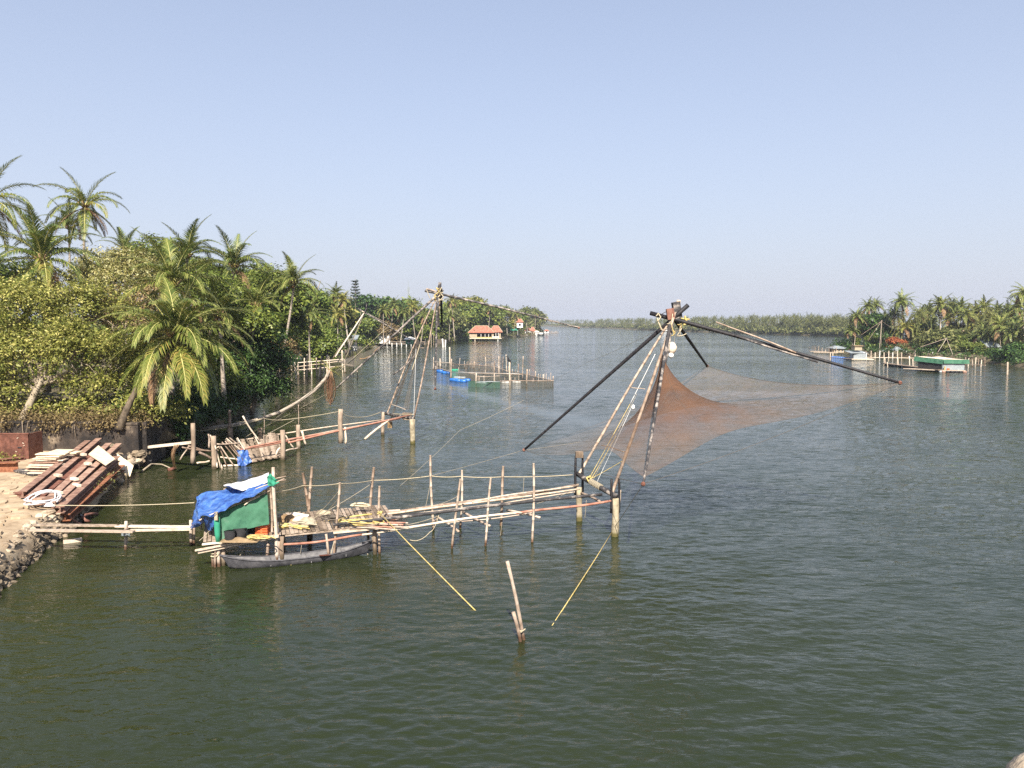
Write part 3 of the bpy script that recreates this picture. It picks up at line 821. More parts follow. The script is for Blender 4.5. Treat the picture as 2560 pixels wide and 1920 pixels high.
for az, tn, k in ((-1.0, 'y', 'hang'), (-1.35, 'y', 'hang'), (-.6, 'y', 'hang'), (-.2, 'g', 'hang'), (-1.9, 'y', 'hang'), (-2.5, 'g', 'hang'), (3.0, 'g', 'hang'), (-1.65, 'd', 'hang')):
    place_frond(hp, _h + V3(0, 0, -.2), az, k, tn, 1.32, _R, -.08)
near_palm(P(690, 960, 92), P(736, 708, 92), 3.5, 'palm with orange nuts at its crown and a trunk leaning right above the mango tree', LB, 23, bow=-.3, sets=[('spear', 3), ('up', 7), ('mid', 8), ('low', 5)], dry=2, coconuts=6)
near_palm(P(620, 1000, 72), P(640, 765, 72), 3.0, 'palm crown half buried in the trees below the dense one', LB, 24, sets=[('spear', 3), ('up', 7), ('mid', 5), ('low', 3)], dry=1)
near_palm(P(775, 930, 130), P(772, 790, 130), 3.4, 'low palm at the water side end of the left grove', LB, 25, tone='k', dry=1)

tree('spreading_tree', 'wide olive leafed tree with pale crooked trunk behind the rusty steel sheet', 'tree', W(30, 1075, 2.3), P(118, 930, 50),
     [L_(40, 800, 51, 3.0), L_(130, 760, 53, 2.9), L_(230, 790, 54, 3.0), L_(60, 900, 50, 2.6), L_(190, 890, 51, 2.7), L_(-40, 860, 50, 2.8), L_(130, 850, 51, 2.6), L_(270, 890, 53, 2.3, rz=1.6), L_(300, 960, 53, 1.7, rz=1.2), L_(20, 970, 49.5, 1.5, rz=1.1), L_(220, 970, 51, 1.7, rz=1.1)], M['leaf_light'], 4, 3300, 20, .18, .26, LB, 'bark_pale', .8, .33, 190, 2.1)
tree('flowering_tree', 'yellow tipped tree crown at the top of the left grove beside the slim palm trunk', 'tree', P(280, 960, 68), P(285, 800, 68),
     [L_(262, 670, 68, 2.3), L_(330, 665, 69, 2.2), L_(225, 700, 67, 2.0), L_(300, 720, 66, 2.6), L_(365, 700, 68, 1.9)], M['leaf_yellow'], 6, 1100, 20, .21, .24, LB, 'bark_pale', .5, .34, 50)
tree('sparse_tree', 'half bare rosy brown tree between the flowering crown and the big palm', 'tree', P(330, 1000, 61), P(330, 850, 61),
     [L_(300, 770, 61, 2.0), L_(365, 760, 62, 2.0), L_(330, 820, 60, 2.1), L_(250, 800, 61, 1.8)], M['leaf_rosy'], 7, 520, 14, .22, .2, LB, 'bark_pale', .9, .38, 90)
tree('mango_tree', 'dense dark mango tree standing in the water edge right of the big palm', 'tree', W(628, 1030, .4), P(640, 900, 74),
     [L_(625, 800, 76, 2.2), L_(655, 860, 75, 2.7), L_(615, 880, 73, 2.4), L_(660, 940, 74, 2.5), L_(610, 960, 72, 2.4), L_(680, 980, 75, 2.0), L_(690, 905, 76, 1.8), L_(585, 905, 71, 2.0), L_(575, 990, 70, 1.7)], M['leaf_dark'], 9, 1500, 20, .30, .26, LB, 'bark', .25, .34, 40, 2.6)
tree('fig_tree', 'dark shrubby tree low over the water beneath the big drooping palm', 'tree', W(420, 1110, .5), P(425, 1070, 54),
     [L_(405, 1040, 54, 1.7), L_(455, 1050, 55, 1.6), L_(390, 1090, 53, 1.3), L_(440, 1090, 54, 1.4), L_(490, 1010, 57, 1.7), L_(530, 1040, 59, 1.4, rz=1.1), L_(345, 1010, 53, 1.3)], M['leaf_dark'], 12, 800, 20, .25, .16, LB, 'bark', .3, .3, 30, 2.0)
def LF(px, py, Y, r): return L_(px, py, Y * 1.45, r * 1.45)
tree('bushy_tree', 'mid green bushy tree behind the dark mango tree under the leaning palm', 'tree', W(690, 925, 1.2), P(690, 830, 146),
     [LF(650, 740, 102, 3.2), LF(700, 790, 100, 3.2), LF(745, 800, 103, 3.0), LF(690, 850, 97, 2.8), LF(760, 850, 104, 2.6), LF(705, 870, 100, 2.2), LF(640, 800, 98, 2.6)], M['leaf_mid'], 14, 2000, 20, .42, .3, LB, 'bark', .3, .6, 40)
tree('bright_tree', 'bright green tree whose branches dip to the water past the mango tree', 'tree', W(752, 904, 1.2), P(775, 850, 178),
     [LF(790, 770, 128, 3.2), LF(765, 830, 124, 3.3), LF(815, 820, 128, 3.2), LF(800, 845, 130, 2.2), LF(840, 840, 130, 2.2), LF(722, 850, 120, 2.6), LF(765, 850, 124, 2.2), LF(820, 790, 130, 2.6)], M['leaf_fresh'], 15, 2000, 20, .48, .3, LB, 'bark', .3, .65, 40)
tree('crest_tree', 'rounded green tree on the skyline between the two crest palms', 'tree', P(560, 960, 94), P(560, 800, 94),
     [L_(540, 735, 94, 3.0), L_(610, 720, 96, 3.1), L_(660, 705, 99, 3.0), L_(690, 720, 102, 2.6), L_(570, 780, 90, 3.0), L_(505, 690, 95, 2.6)], M['leaf_mid'], 17, 1200, 18, .36, .3, LB, 'bark', .3, .42, 30)
tree('hillside_tree', 'leafy tree on the skyline behind the ragged crest palm', 'tree', P(400, 960, 84), P(400, 800, 84),
     [L_(385, 635, 86, 2.2), L_(420, 650, 86, 2.3), L_(500, 700, 82, 2.4), L_(400, 720, 80, 2.4), L_(355, 650, 84, 1.8), L_(535, 730, 80, 2.2)], M['leaf_mid'], 18, 800, 18, .32, .25, LB, 'bark', .3, .4, 30)
tree('scrub_tree', 'brownish half dry tree hanging over the water beside the mango tree', 'tree', W(690, 985, .6), P(715, 900, 92),
     [L_(700, 870, 93, 1.8), L_(712, 890, 95, 1.5), L_(695, 930, 92, 1.4), L_(708, 935, 94, 1.0)], M['leaf_brown'], 19, 330, 14, .28, .16, LB, 'bark_pale', .8, .36, 70)
tree('corner_tree', 'darker green tree filling the left picture edge beneath the cut off palm', 'tree', P(-60, 1040, 56), P(-40, 850, 57),
     [L_(-40, 740, 60, 3.0), L_(20, 720, 62, 2.6), L_(-60, 820, 58, 2.8), L_(60, 700, 66, 2.2), L_(-20, 900, 56, 2.4)], M['leaf_mid'], 20, 800, 18, .28, .25, LB, 'bark', .4, .38, 30)
tree('dense_tree', 'dark leafy mass between the big palm and the bright skyline trees', 'tree', P(500, 1020, 72), P(500, 900, 72),
     [L_(585, 750, 73, 2.1), L_(640, 825, 70, 2.2), L_(600, 805, 71, 2.3), L_(512, 725, 66, 2.0), L_(545, 755, 68, 2.0), L_(500, 830, 76, 2.8), L_(450, 800, 74, 2.6), L_(520, 900, 72, 2.6), L_(470, 920, 68, 2.6), L_(540, 960, 68, 2.2), L_(560, 820, 80, 2.6), L_(390, 900, 60, 2.4), L_(355, 940, 57, 2.0), L_(480, 990, 63, 2.0)], M['leaf_mid'], 22, 1900, 18, .28, .25, LB, 'bark', .3, .38, 30)
# dead palm lying out over the river, its dry crown hanging from the tip
DPTS = [W(486, 1073, 1.15), P(545, 1068, 57), P(600, 1060, 57), P(650, 1048, 57.5), P(700, 1030, 58), P(745, 1005, 58.5), P(785, 978, 59), P(815, 945, 59.5), P(824, 925, 59.6)]
dp = thing('dead_palm', 'dead coconut palm trunk curving out over the water with dry fronds at its tip', 'palm tree', DPTS[0], LB)
MB().tube(DPTS, [.16, .14, .135, .13, .12, .12, .12, .13, .12], 9).build('trunk', M['palm_trunk'], dp, True)
_tip = DPTS[-1] - DPTS[0]
DEAD = []
for k in range(3):
    me = FRV['hang', 'd', k].copy(); me.materials[0] = M['frond_dead']; DEAD.append(me)
for i in range(15):
    me = DEAD[i % 3]
    o = link('frond', me, dp); o.location = tuple(_tip + V3(_R.uniform(-.1, .1), _R.uniform(-.1, .1), _R.uniform(-.2, .15)))
    o.rotation_euler = (0, 1.0 + _R.uniform(-.12, .12), i * 2.4); o.scale = (.80, .2, .5)
for az, tl in ((0.1, .35), (.7, -.3), (2.9, -.75), (2.5, -1.0), (.2, -.5)):
    me = FRV['low', 'y', 1]
    o = link('frond', me, dp); o.location = tuple(_tip); o.rotation_euler = (0, tl, az); o.scale = (.34, .16, .3)

# undergrowth along the retaining wall and shore
def ground_cover(name, label, lobes, mat, seed, n, per, size, **k):
    v, f, _ = leaves_np(lobes, n, per, size, seed, **k)
    return tag(link(name, mesh_np(name, v, f, mat)), label, 'undergrowth', None, 'stuff')
ground_cover('undergrowth', 'dry creeping undergrowth and leaf litter on top of the retaining wall',
             [(at(WA + (WB - WA) * q + wnrm * 1.0, 2.75), (1.6, 1.2, .8)) for q in (-.1, .05, .2, .35, .5, .62, .75, .9)], M['leaf_brown'], 31, 700, 16, .15, spread=.3, gap=.7, elong=3.2)
ground_cover('green_undergrowth', 'green weeds beneath the spreading tree behind the wall',
             [(at(WA + (WB - WA) * q + wnrm * 2.6, 3.1), (2.0, 1.6, 1.5)) for q in (-.15, 0, .15, .3, .45, .6, .8, 1.0)], M['leaf_light'], 32, 900, 16, .2, spread=.3, gap=.5)

# ---- trees along the bank farther up the river
NS = dict()
def blob_crown(seed, mats, size=.13, n=420, per=16, gap=.2):
    R = random.Random(seed)
    lobes = [((R.uniform(-.45, .45), R.uniform(-.45, .45), z), (R.uniform(.38, .58) * (1.1 - .3 * abs(z)),) * 2 + (R.uniform(.28, .42),)) for z in (-.75, -.6, -.4, -.15, .05, .2, .35, .45, .3)]
    v, f, _ = leaves_np(lobes, n, per, size, seed, .11, 1.6, 0, .5, .6)
    return mesh_np('crown', v, f, mats)
BC = {k: [blob_crown(s + i * 10, M[k]) for i in range(2)] for s, k in ((1, 'leaf_far'), (2, 'leaf_mid'), (3, 'leaf_fresh'), (4, 'leaf_light'), (5, 'leaf_dark'), (6, 'leaf_brown'), (7, 'leaf_red'))}
def trunk_blob(seed):
    R = random.Random(seed); mb = MB()
    mb.pole((0, 0, -1), (0, 0, .1), .05, .035, .04, 5, 6, False, seed=seed)
    for i in range(5):
        a = i * 1.26; mb.tube([V3(0, 0, -.15 - .1 * R.random()), V3(math.cos(a) * .25, math.sin(a) * .25, .1), V3(math.cos(a) * .5, math.sin(a) * .5, .4)], [.03, .022, .01], 5)
    o = mb.build('trunk', M['bark'], None, True); me = o.data; bpy.data.objects.remove(o)
    return me
TB = [trunk_blob(s) for s in range(3)]
def far_tree(px, py, Y, rx, rz, kind, label, group, seed, base=None, name='bank_tree'):
    """px, py = crown centre"""
    R = random.Random(seed)
    c = P(px, py, Y)
    gz = base if base is not None else 1.0
    t = thing(name, label, 'tree', at(c, gz), group)
    o = link('crown', BC[kind][R.randrange(2)], t); o.location = (0, 0, c[2] - gz - rz * .25); o.scale = (rx, rx, rz); o.rotation_euler = (0, 0, R.random() * 6)
    o = link('trunk', TB[R.randrange(3)], t); hh = max(1.5, c[2] - gz - rz * .25); o.location = (0, 0, hh); o.scale = (min(rx, hh), min(rx, hh), hh)
    return t
BG = 'trees along the left bank upriver'
FB = [  # px, py, Y, rx, rz, kind, label
    (700, 760, 112, 4.5, 4.5, 'leaf_mid', 'round green tree under the nut bearing palm'),
    (770, 745, 150, 5, 5, 'leaf_fresh', 'fresh green tree right of the nut bearing palm on the skyline'),
    (830, 800, 190, 6, 6, 'leaf_light', 'olive tree below the pair of thin palms'),
    (872, 820, 235, 5, 5, 'leaf_fresh', 'bright round tree behind the grey tin sheet'),
    (905, 815, 262, 6, 6, 'leaf_mid', 'green tree between tin sheet and white walls, under the third net'),
    (940, 775, 300, 10, 10, 'leaf_dark', 'tall dark tree right of the spire shaped pine'),
    (985, 790, 305, 9, 9, 'leaf_dark', 'dark tree behind the left arm of the middle net'),
    (1000, 770, 360, 12, 9, 'leaf_mid', 'broad flat topped tree beneath the telecom mast'),
    (1040, 790, 330, 9, 9, 'leaf_mid', 'green tree just left of the middle net mast'),
    (1075, 800, 340, 9, 9, 'leaf_mid', 'green tree just behind the middle net mast'),
    (1110, 800, 360, 10, 10, 'leaf_far', 'grey green tree right of the middle net mast'),
    (1160, 785, 390, 13, 12, 'leaf_mid', 'large dense tree left above the red roofed hall'),
    (1130, 820, 370, 8, 8, 'leaf_dark', 'dark tree at the left end of the red roofed hall'),
    (1185, 765, 420, 11, 9, 'leaf_light', 'light crowned tree on the skyline above the red roofed hall'),
    (1210, 790, 410, 11, 10, 'leaf_mid', 'green tree straight above the red roofed hall'),
    (1235, 795, 440, 11, 10, 'leaf_far', 'dull green tree above the right roof of the hall'),
    (1255, 786, 500, 12, 9, 'leaf_light', 'light tree below the white house on the slope'),
    (1275, 800, 520, 11, 10, 'leaf_mid', 'green tree left of the white tower house'),
    (1258, 820, 465, 6, 5, 'leaf_dark', 'dark bush behind the green awning by the hall'),
    (1305, 800, 600, 14, 12, 'leaf_far', 'tree around the white tower house'),
    (1325, 790, 640, 12, 12, 'leaf_far', 'tree above the boat house at the point'),
    (1342, 798, 680, 11, 13, 'leaf_far', 'last tree of the left bank at the point'),
    (1060, 830, 320, 6, 5, 'leaf_mid', 'low tree behind the small green hut on the jetty'),
    (960, 825, 300, 6, 5, 'leaf_brown', 'dry brown shrub tree behind the white bank walls'),
    (925, 840, 285, 4, 3.4, 'leaf_fresh', 'green bush beside the white bank walls'),
    (850, 845, 215, 4, 3, 'leaf_light', 'olive bush at the water below the tin sheet'),
    (790, 870, 150, 4.2, 4, 'leaf_mid', 'green tree at the bend where the left bank recedes'),
    (815, 850, 175, 4.5, 4, 'leaf_fresh', 'fresh bush at the bend next to the tin sheet')]
for i, (px, py, Y, rx, rz, k, lb) in enumerate(FB): far_tree(px, py, Y, rx, rz, k, lb, BG, 40 + i)
FP = [(838, 738, 215, 1.0, 'tall palm left of the spire shaped pine with full round crown'), (858, 752, 212, .9, 'slanting palm between the tall palm and the spire shaped pine'),
      (880, 800, 240, .9, 'low palm in front of the spire shaped pine'), (958, 778, 295, 1.0, 'palm left below the telecom mast'), (985, 765, 300, 1.05, 'palm with spreading crown under the left arm of the middle net'),
      (1010, 785, 300, 1.0, 'palm below the telecom mast'), (1030, 770, 320, 1.0, 'palm right of the telecom mast'), (1060, 790, 315, 1.0, 'palm behind the upper middle net poles'),
      (1130, 755, 380, 1.1, 'single palm standing out above the trees right of the middle net'), (1125, 790, 350, 1.1, 'palm in the trees right of the middle net mast'),
      (1290, 785, 560, 1.2, 'palm beside the white tower house'), (1315, 778, 620, 1.2, 'palm at the point above the boat house'), (1340, 782, 650, 1.2, 'palm at the tip of the left bank'),
      (1265, 775, 520, 1.2, 'palm above the white house on the slope'), (845, 790, 200, .9, 'palm half hidden in the olive tree'), (1225, 775, 450, 1.1, 'palm on the skyline over the red roofed hall')]
for i, (px, py, Y, sc, lb) in enumerate(FP):
    Y *= .86; c = P(px, py, Y); far_palm(c, c[2] - 1.2, lb, BG, 80 + i, sc)
# spire-shaped Norfolk pine
npb = P(890, 838, 236); npb = at(npb, 1.5); nph = P(891, 694, 236)[2] - 1.5
t = thing('norfolk_pine', 'dark spire shaped pine rising above the left bank', 'tree', npb, BG)
MB().tube([npb, npb + V3(0, 0, nph)], [.28, .03], 7).build('trunk', M['bark'], t)
R = np.random.default_rng(5); vv = []
for k in range(19):
    z = nph * (.10 + .88 * (k / 19) ** .9); rr = 3.4 * (1 - z / nph) ** .8 + .2
    for j in range(6):
        a = j * 1.047 + k * .5 + R.uniform(-.2, .2); d = V3(math.cos(a), math.sin(a), .12)
        for q in np.linspace(.15, 1, 12):
            c = d * rr * q + V3(0, 0, z + .25 * q * q)
            for s_ in range(2):
                e = R.normal(0, .14, 3); w = R.normal(0, .12, 3)
                vv += [c + e - w, c + e + w * V3(1, 1, .3), c + e + d * .45]
vv = np.array(vv)
link('crown', mesh_np('crown', vv, np.arange(len(vv)).reshape(-1, 3), M['pine']), t)

# shrubs that hang over the shoreline
def shore_shrubs(name, label, tab, sgn, ys, mat, seed, size, per, n, r):
    R = random.Random(seed)
    lob = []
    for y in ys:
        k = r * (1 + y / 400) * R.uniform(.7, 1.25)
        lob.append((V3(shore(tab, y) + sgn * R.uniform(.2, 2.2) * r * .7, y, k * .55), (k, k * 1.2, k * .8)))
    return ground_cover(name, label, lob, mat, seed, n, per, size, spread=.35 * r / 1.5, gap=.2)
shore_shrubs('shore_shrubbery', 'dark shrubs overhanging the shoreline of the left bank', LS, -1, [y for y in geo(58, 225, 2.2, 1.03) if y < 84 or y > 150], M['leaf_mid'], 51, .32, 16, 1500, 1.6)
shore_shrubs('upriver_shrubbery', 'green scrub along the upriver left bank', LS, -1, [y for y in geo(412, 520, 7, 1.01)], M['leaf_far'], 52, .6, 14, 260, 1.2)
shore_shrubs('right_shrubbery', 'dark scrub along the shoreline of the right bank', RS, 1, [y for y in geo(120, 300, 2.6, 1.0)], M['leaf_dark'], 53, .5, 14, 900, 1.6)
# ---- grove on the right bank
RG = 'palms of the right bank grove'
RP = [(2142, 793, 232, .95, 'first palm at the water end of the right bank grove'), (2128, 828, 232, .8, 'low palm at the waterside tip of the right bank grove'),
      (2170, 768, 250, .85, 'left of the twin palm tops above the dark fig tree on the right bank'), (2190, 763, 252, .85, 'right of the twin palm tops above the dark fig tree on the right bank'),
      (2255, 757, 225, 1.1, 'tall palm beside the red leaved bush on the right bank'), (2235, 785, 230, .9, 'palm with brown fronds just left of the tall one by the red bush'),
      (2262, 822, 222, 1.0, 'low palm under the tall one by the red bush'), (2300, 790, 235, 1.0, 'palm right of the tall one with its crown touching it'), (2318, 780, 245, 1.0, 'second palm right of the tall one by the red bush'),
      (2352, 768, 220, 1.15, 'palm with straight pale trunk above the feathery tree'), (2382, 770, 240, 1.0, 'palm whose crown meets the straight pale trunked one'), (2402, 770, 235, 1.0, 'palm with three crowns crowding it above the feathery tree'),
      (2418, 790, 230, 1.0, 'lower palm leaning in front of the three crowded crowns'), (2440, 780, 240, 1.0, 'palm behind the roof gap on the right bank'), (2460, 772, 235, 1.1, 'tall palm above the pink roof on the right bank'),
      (2472, 800, 226, 1.0, 'palm straight above the pink roof'), (2495, 778, 245, 1.0, 'palm on the skyline right of the pink roof'), (2520, 782, 240, 1.0, 'palm on the skyline above the blue tin roof'),
      (2545, 772, 205, 1.1, 'dark palm near the right picture edge'), (2562, 735, 190, 1.1, 'highest palm cut by the right picture edge'),
      (2500, 818, 190, 1.15, 'broad palm leaning over the blue tin roof'), (2535, 835, 180, 1.15, 'palm with low fronds at the right picture edge'), (2460, 838, 195, 1.0, 'small palm with pale fronds beside the blue tin roof'),
      (2330, 810, 228, .9, 'small palm between feathery tree and red bush'), (2372, 800, 236, .9, 'short palm behind the feathery tree'), (2210, 800, 240, .9, 'palm sunk into the dark fig tree'), (2285, 838, 224, .9, 'lowest palm next to the red bush'),
      (2435, 810, 232, .9, 'short palm left of the pink roof'), (2580, 800, 175, 1.1, 'palm just past the right picture edge')]
for i, (px, py, Y, sc, lb) in enumerate(RP):
    c = P(px, py, Y); far_palm(c, c[2] - 1.0, lb, RG, 140 + i, sc * 1.18)
RT = [(2195, 810, 236, 4.6, 5.5, 'leaf_dark', 'dark round fig tree near the tip of the right bank'), (2215, 840, 232, 4, 4.5, 'leaf_dark', 'dark lower tree beside the fig tree on the right bank'), (2180, 850, 234, 3.2, 3.4, 'leaf_mid', 'green shrub at the water below the dark fig tree'),
      (2238, 856, 222, 2.6, 2.4, 'leaf_red', 'red leaved bush at the foot of the tall palm'), (2262, 868, 220, 2.6, 2.0, 'leaf_brown', 'brown dry bush right of the red leaved bush'),
      (2325, 850, 206, 4.5, 3.6, 'leaf_far', 'left half of the feathery olive tree behind the floating hut'), (2365, 845, 202, 5, 4.2, 'leaf_far', 'feathery olive tree over the floating hut'), (2405, 855, 200, 4.5, 3.6, 'leaf_mid', 'green tree right of the feathery olive one'),
      (2322, 822, 232, 3.5, 3, 'leaf_fresh', 'bright green tree behind the feathery one'), (2385, 825, 235, 4.5, 4, 'leaf_far', 'dull tree filling in under the right bank palms'), (2440, 870, 190, 3.2, 2.6, 'leaf_mid', 'bush at the water right of the floating hut'),
      (2470, 880, 185, 2.6, 2.0, 'leaf_fresh', 'fresh bush at the shore below the pink roof'), (2300, 815, 245, 4.5, 5, 'leaf_far', 'dull tree behind the tall palm on the right bank'), (2430, 815, 245, 5, 5, 'leaf_far', 'grey green tree under the palm skyline'),
      (2490, 800, 250, 5.5, 5, 'leaf_mid', 'green tree under the skyline palms near the right edge'), (2545, 815, 220, 5, 5, 'leaf_dark', 'dark tree at the right picture edge'), (2550, 880, 165, 4.2, 3.2, 'leaf_dark', 'dark overhanging bush at the right edge shoreline'), (2515, 885, 172, 3.0, 2.2, 'leaf_dark', 'dark bush under the blue tin roof'),
      (2140, 850, 236, 1.8, 1.8, 'leaf_mid', 'small bush under the first palm of the right bank'), (2160, 815, 240, 2.4, 3.0, 'leaf_fresh', 'fresh tree behind the first palm of the right bank')]
for i, (px, py, Y, rx, rz, k, lb) in enumerate(RT): far_tree(px, py, Y, rx, rz, k, lb, 'leafy trees of the right bank', 200 + i)

# ---- far-off palm wood on the other shore: one mass
rng = np.random.default_rng(17)
def wood(name, label, n, pick, mats, csize):
    vs, fs, o = [], [], 0
    base = []
    for s in range(5):
        g = crown_mesh(60 + s, n=16, nl=8, L=4.2, dry=0)
        cv = np.empty(len(g.vertices) * 3, np.float32); g.vertices.foreach_get('co', cv); cv = cv.reshape(-1, 3)
        ff = [tuple(p.vertices) for p in g.polygons]
        mi = [p.material_index for p in g.polygons]; ff = [q for q, k_ in zip(ff, mi) if k_ == 0]
        tri = np.array([q[:3] for q in ff] + [(q[0], q[2], q[3]) for q in ff if len(q) == 4], np.int32)
        base.append((cv, tri)); bpy.data.meshes.remove(g)
    for i in range(n):
        p, h, sc, leafy = pick(i)
        if leafy:
            k = 90
            d = rng.normal(size=(k, 3)); d /= np.linalg.norm(d, axis=1)[:, None]
            c = p + V3(0, 0, h * .45) + d * V3(4.2, 4.2, h * .45) * rng.uniform(.6, 1, (k, 1))
            tri = np.stack([c + rng.normal(0, .8, (k, 3)) for _ in range(3)], 1).reshape(-1, 3)
            vs.append(tri); fs.append(np.arange(k * 3).reshape(-1, 3) + o); o += k * 3
        else:
            cv, tri = base[i % 5]
            a = rng.uniform(0, 6.28); ca, sa = math.cos(a), math.sin(a)
            q = cv * sc
            q = np.stack([q[:, 0] * ca - q[:, 1] * sa, q[:, 0] * sa + q[:, 1] * ca, q[:, 2]], 1) + p + V3(0, 0, h)
            vs.append(q); fs.append(tri + o); o += len(q)
            w = .16; lx, ly = rng.uniform(-1.2, 1.2), rng.uniform(-1, 1)
            tr = np.array([p + V3(lx - w, ly, -.5), p + V3(lx + w, ly, -.5), p + V3(w * .7, 0, h), p + V3(-w * .7, 0, h)])
            vs.append(tr); fs.append(np.array([(0, 1, 2), (0, 2, 3)]) + o); o += 4
    return tag(link(name, mesh_np(name, np.concatenate(vs), np.concatenate(fs), mats)), label, 'wood', None, 'stuff')
FSX = [p[0] for p in FS]
def pick_far(i):
    q = rng.random() ** 1.0
    px = 1345 + (2230 - 1345) * q
    # shoreline point for this bearing, then a little behind it
    k = np.interp(px, [1330, 1430, 1500, 1600, 1700, 1800, 1900, 2000, 2120, 2240], [np.linalg.norm(p[:2]) for p in FS])
    d = ray(px, 806); d = unit(at(d, 0))
    leafy = rng.random() < .45
    dist = k + (2 if leafy else 5) + 90 * rng.random() ** (2.4 if leafy else 1.6)
    h = rng.uniform(5, 11.5) * (1.0 if not leafy else .55)
    return d * dist + V3(0, 0, 1.2), h, rng.uniform(.95, 1.4), leafy
wood('far_palm_wood', 'hazy belt of coconut palms and scrub on the far shore', 1300, pick_far, M['leaf_far'], 1)
def pick_bank(i):
    y = 200 + 480 * rng.random() ** 1.3
    x = shore(LS, y) - 25 - 90 * rng.random()
    leafy = rng.random() < .65
    return V3(x, y, 2.5), rng.uniform(7, 12) * (1 if not leafy else .8), rng.uniform(.9, 1.2), leafy
wood('left_bank_wood', 'mixed trees massed behind the left bank upriver', 260, pick_bank, M['leaf_far'], 1)
def pick_rb(i):
    y = 150 + 110 * rng.random()
    x = shore(RS, y) + 18 + 60 * rng.random()
    leafy = rng.random() < .6
    return V3(x, y, 1.2), rng.uniform(7, 11.5) * (1 if not leafy else .7), rng.uniform(.9, 1.1), leafy
wood('right_bank_wood', 'mixed trees massed behind the right bank palms', 110, pick_rb, M['leaf_far'], 1)

def pick_near(i):
    y = 62 + 130 * rng.random()
    x = shore(LS, y) - 22 - 75 * rng.random()
    leafy = rng.random() < .75
    return V3(x, y, 1.6), rng.uniform(8, 11) * (1 if not leafy else 1.0), rng.uniform(.9, 1.1), leafy
wood('grove_wood', 'mixed trees massed inland behind the near left grove', 130, pick_near, M['leaf_mid'], 1)
# ------------------------------------------------------------------ near pier of the front net
PN = (W(537, 1415), W(1537, 1340))          # plane of the near row of posts
PF = (W(475, 1362), W(1447, 1302))          # plane of the far row of posts
N_ = lambda x, y: VP(x, y, PN)
F_ = lambda x, y: VP(x, y, PF)
PM = ((PN[0] + PF[0]) / 2, (PN[1] + PF[1]) / 2)
M_ = lambda x, y: VP(x, y, PM)
def part_pole(parent, name, a, b, r0, r1=None, mat='bamboo', **k):
    return MB().pole(a, b, r0 * .88, r1 * .88 if r1 else None, **k).build(name, M[mat], parent, True)
def part_rope(parent, pts, r=.012, sag=0.0, mat='rope', name='rope'):
    return MB().rope(pts, r, sag).build(name, M[mat], parent, True)
down = lambda p, z=-.9: V3(p[0], p[1], z)

pier = thing('bamboo_pier', 'long bamboo jetty on thin poles carrying the tarpaulin hut and the front fishing net', 'pier', (PN[0] + PF[1]) / 2)
# near row of stakes: (top, foot)
for (tx, ty), (fx, fy), r in (((850, 1206), (836, 1392), .062), ((949, 1215), (949, 1384), .062), ((1151, 1197), (1131, 1368), .058), ((1227, 1195), (1213, 1360), .058), ((1334, 1158), (1330, 1352), .062)):
    a, b = N_(fx, fy), N_(tx, ty)
    part_pole(pier, 'stake', a + (a - b) * .3, b, r, r * .9, wob=.03)
for (tx, ty), (fx, fy), r in (((815, 1335), (822, 1380), .06), ((671, 1358), (668, 1398), .07)):
    a, b = N_(fx, fy), N_(tx, ty)
    part_pole(pier, 'stake', a + (a - b) * .6, b, r, r * .9, 'pole', nodes=False)
for (tx, ty), (fx, fy), r in (((757, 1182), (776, 1330), .075), ((780, 1167), (772, 1330), .075), ((935, 1168), (920, 1320), .075), ((1076, 1138), (1083, 1315), .065), ((1155, 1175), (1150, 1312), .06), ((1258, 1165), (1252, 1303), .075)):
    a, b = F_(fx, fy), F_(tx, ty)
    part_pole(pier, 'stake', a + (a - b) * .3, b, r, r * .9, wob=.03)
# dark piles under the deck
for fx, fy, ty in ((706, 1388, 1340), (937, 1378, 1318), (560, 1405, 1370)):
    for pl in (N_, F_):
        a = pl(fx, fy - (0 if pl is N_ else 45))
        part_pole(pier, 'pile', down(a), at(a, .95), .1, .1, 'post', nodes=False, wob=.02)
# the two heavy end posts with the axle beam
ea, eb = N_(1537, 1340), F_(1447, 1302)
for nm, p, top, w in (('end_post', ea, 1.62, .33), ('end_post', eb, 1.55, .30)):
    MB().pole(down(p), at(p, top), w / 2, w / 2 * .9, wob=.03, nodes=False, n=10).build(nm, M['concrete_post'], pier, True)
axz = (1.72, 2.12)
axA, axB = at(eb + (eb - ea) * .06, axz[1] + .02), at(ea + (ea - eb) * .02, axz[0])
part_pole(pier, 'axle_beam', axA, axB, .13, .13, 'tar_worn', nodes=False, wob=.02)
for q in np.linspace(.38, .62, 7):
    c = axA + (axB - axA) * q; d = unit(axB - axA)
    MB().tube([c - d * .025, c + d * .025], .142, 10).build('lashing', M['thin_rope'], pier)
for dx in (-.17, .17):
    d = unit(at(PN[1] - PN[0], 0)) * dx
    MB().pole(at(ea, 1.0) + d, at(ea, 2.45) + d, .06, .05, nodes=False, wob=.01).build('axle_cheek', M['tar'], pier, True)
    MB().pole(at(eb, 1.2) + d, at(eb, 3.0) + d, .06, .05, nodes=False, wob=.01).build('axle_cheek', M['tar'], pier, True)
MB().box(at(eb, 3.05), (.34, .3, .26)).build('cap_block', M['post'], pier)
part_pole(pier, 'prop', N_(1551, 1225), N_(1547, 1270), .04, .04, 'pale_plank', nodes=False)
part_pole(pier, 'brace', F_(1452, 1232), N_(1500, 1254), .07, .06, 'pole', nodes=False)
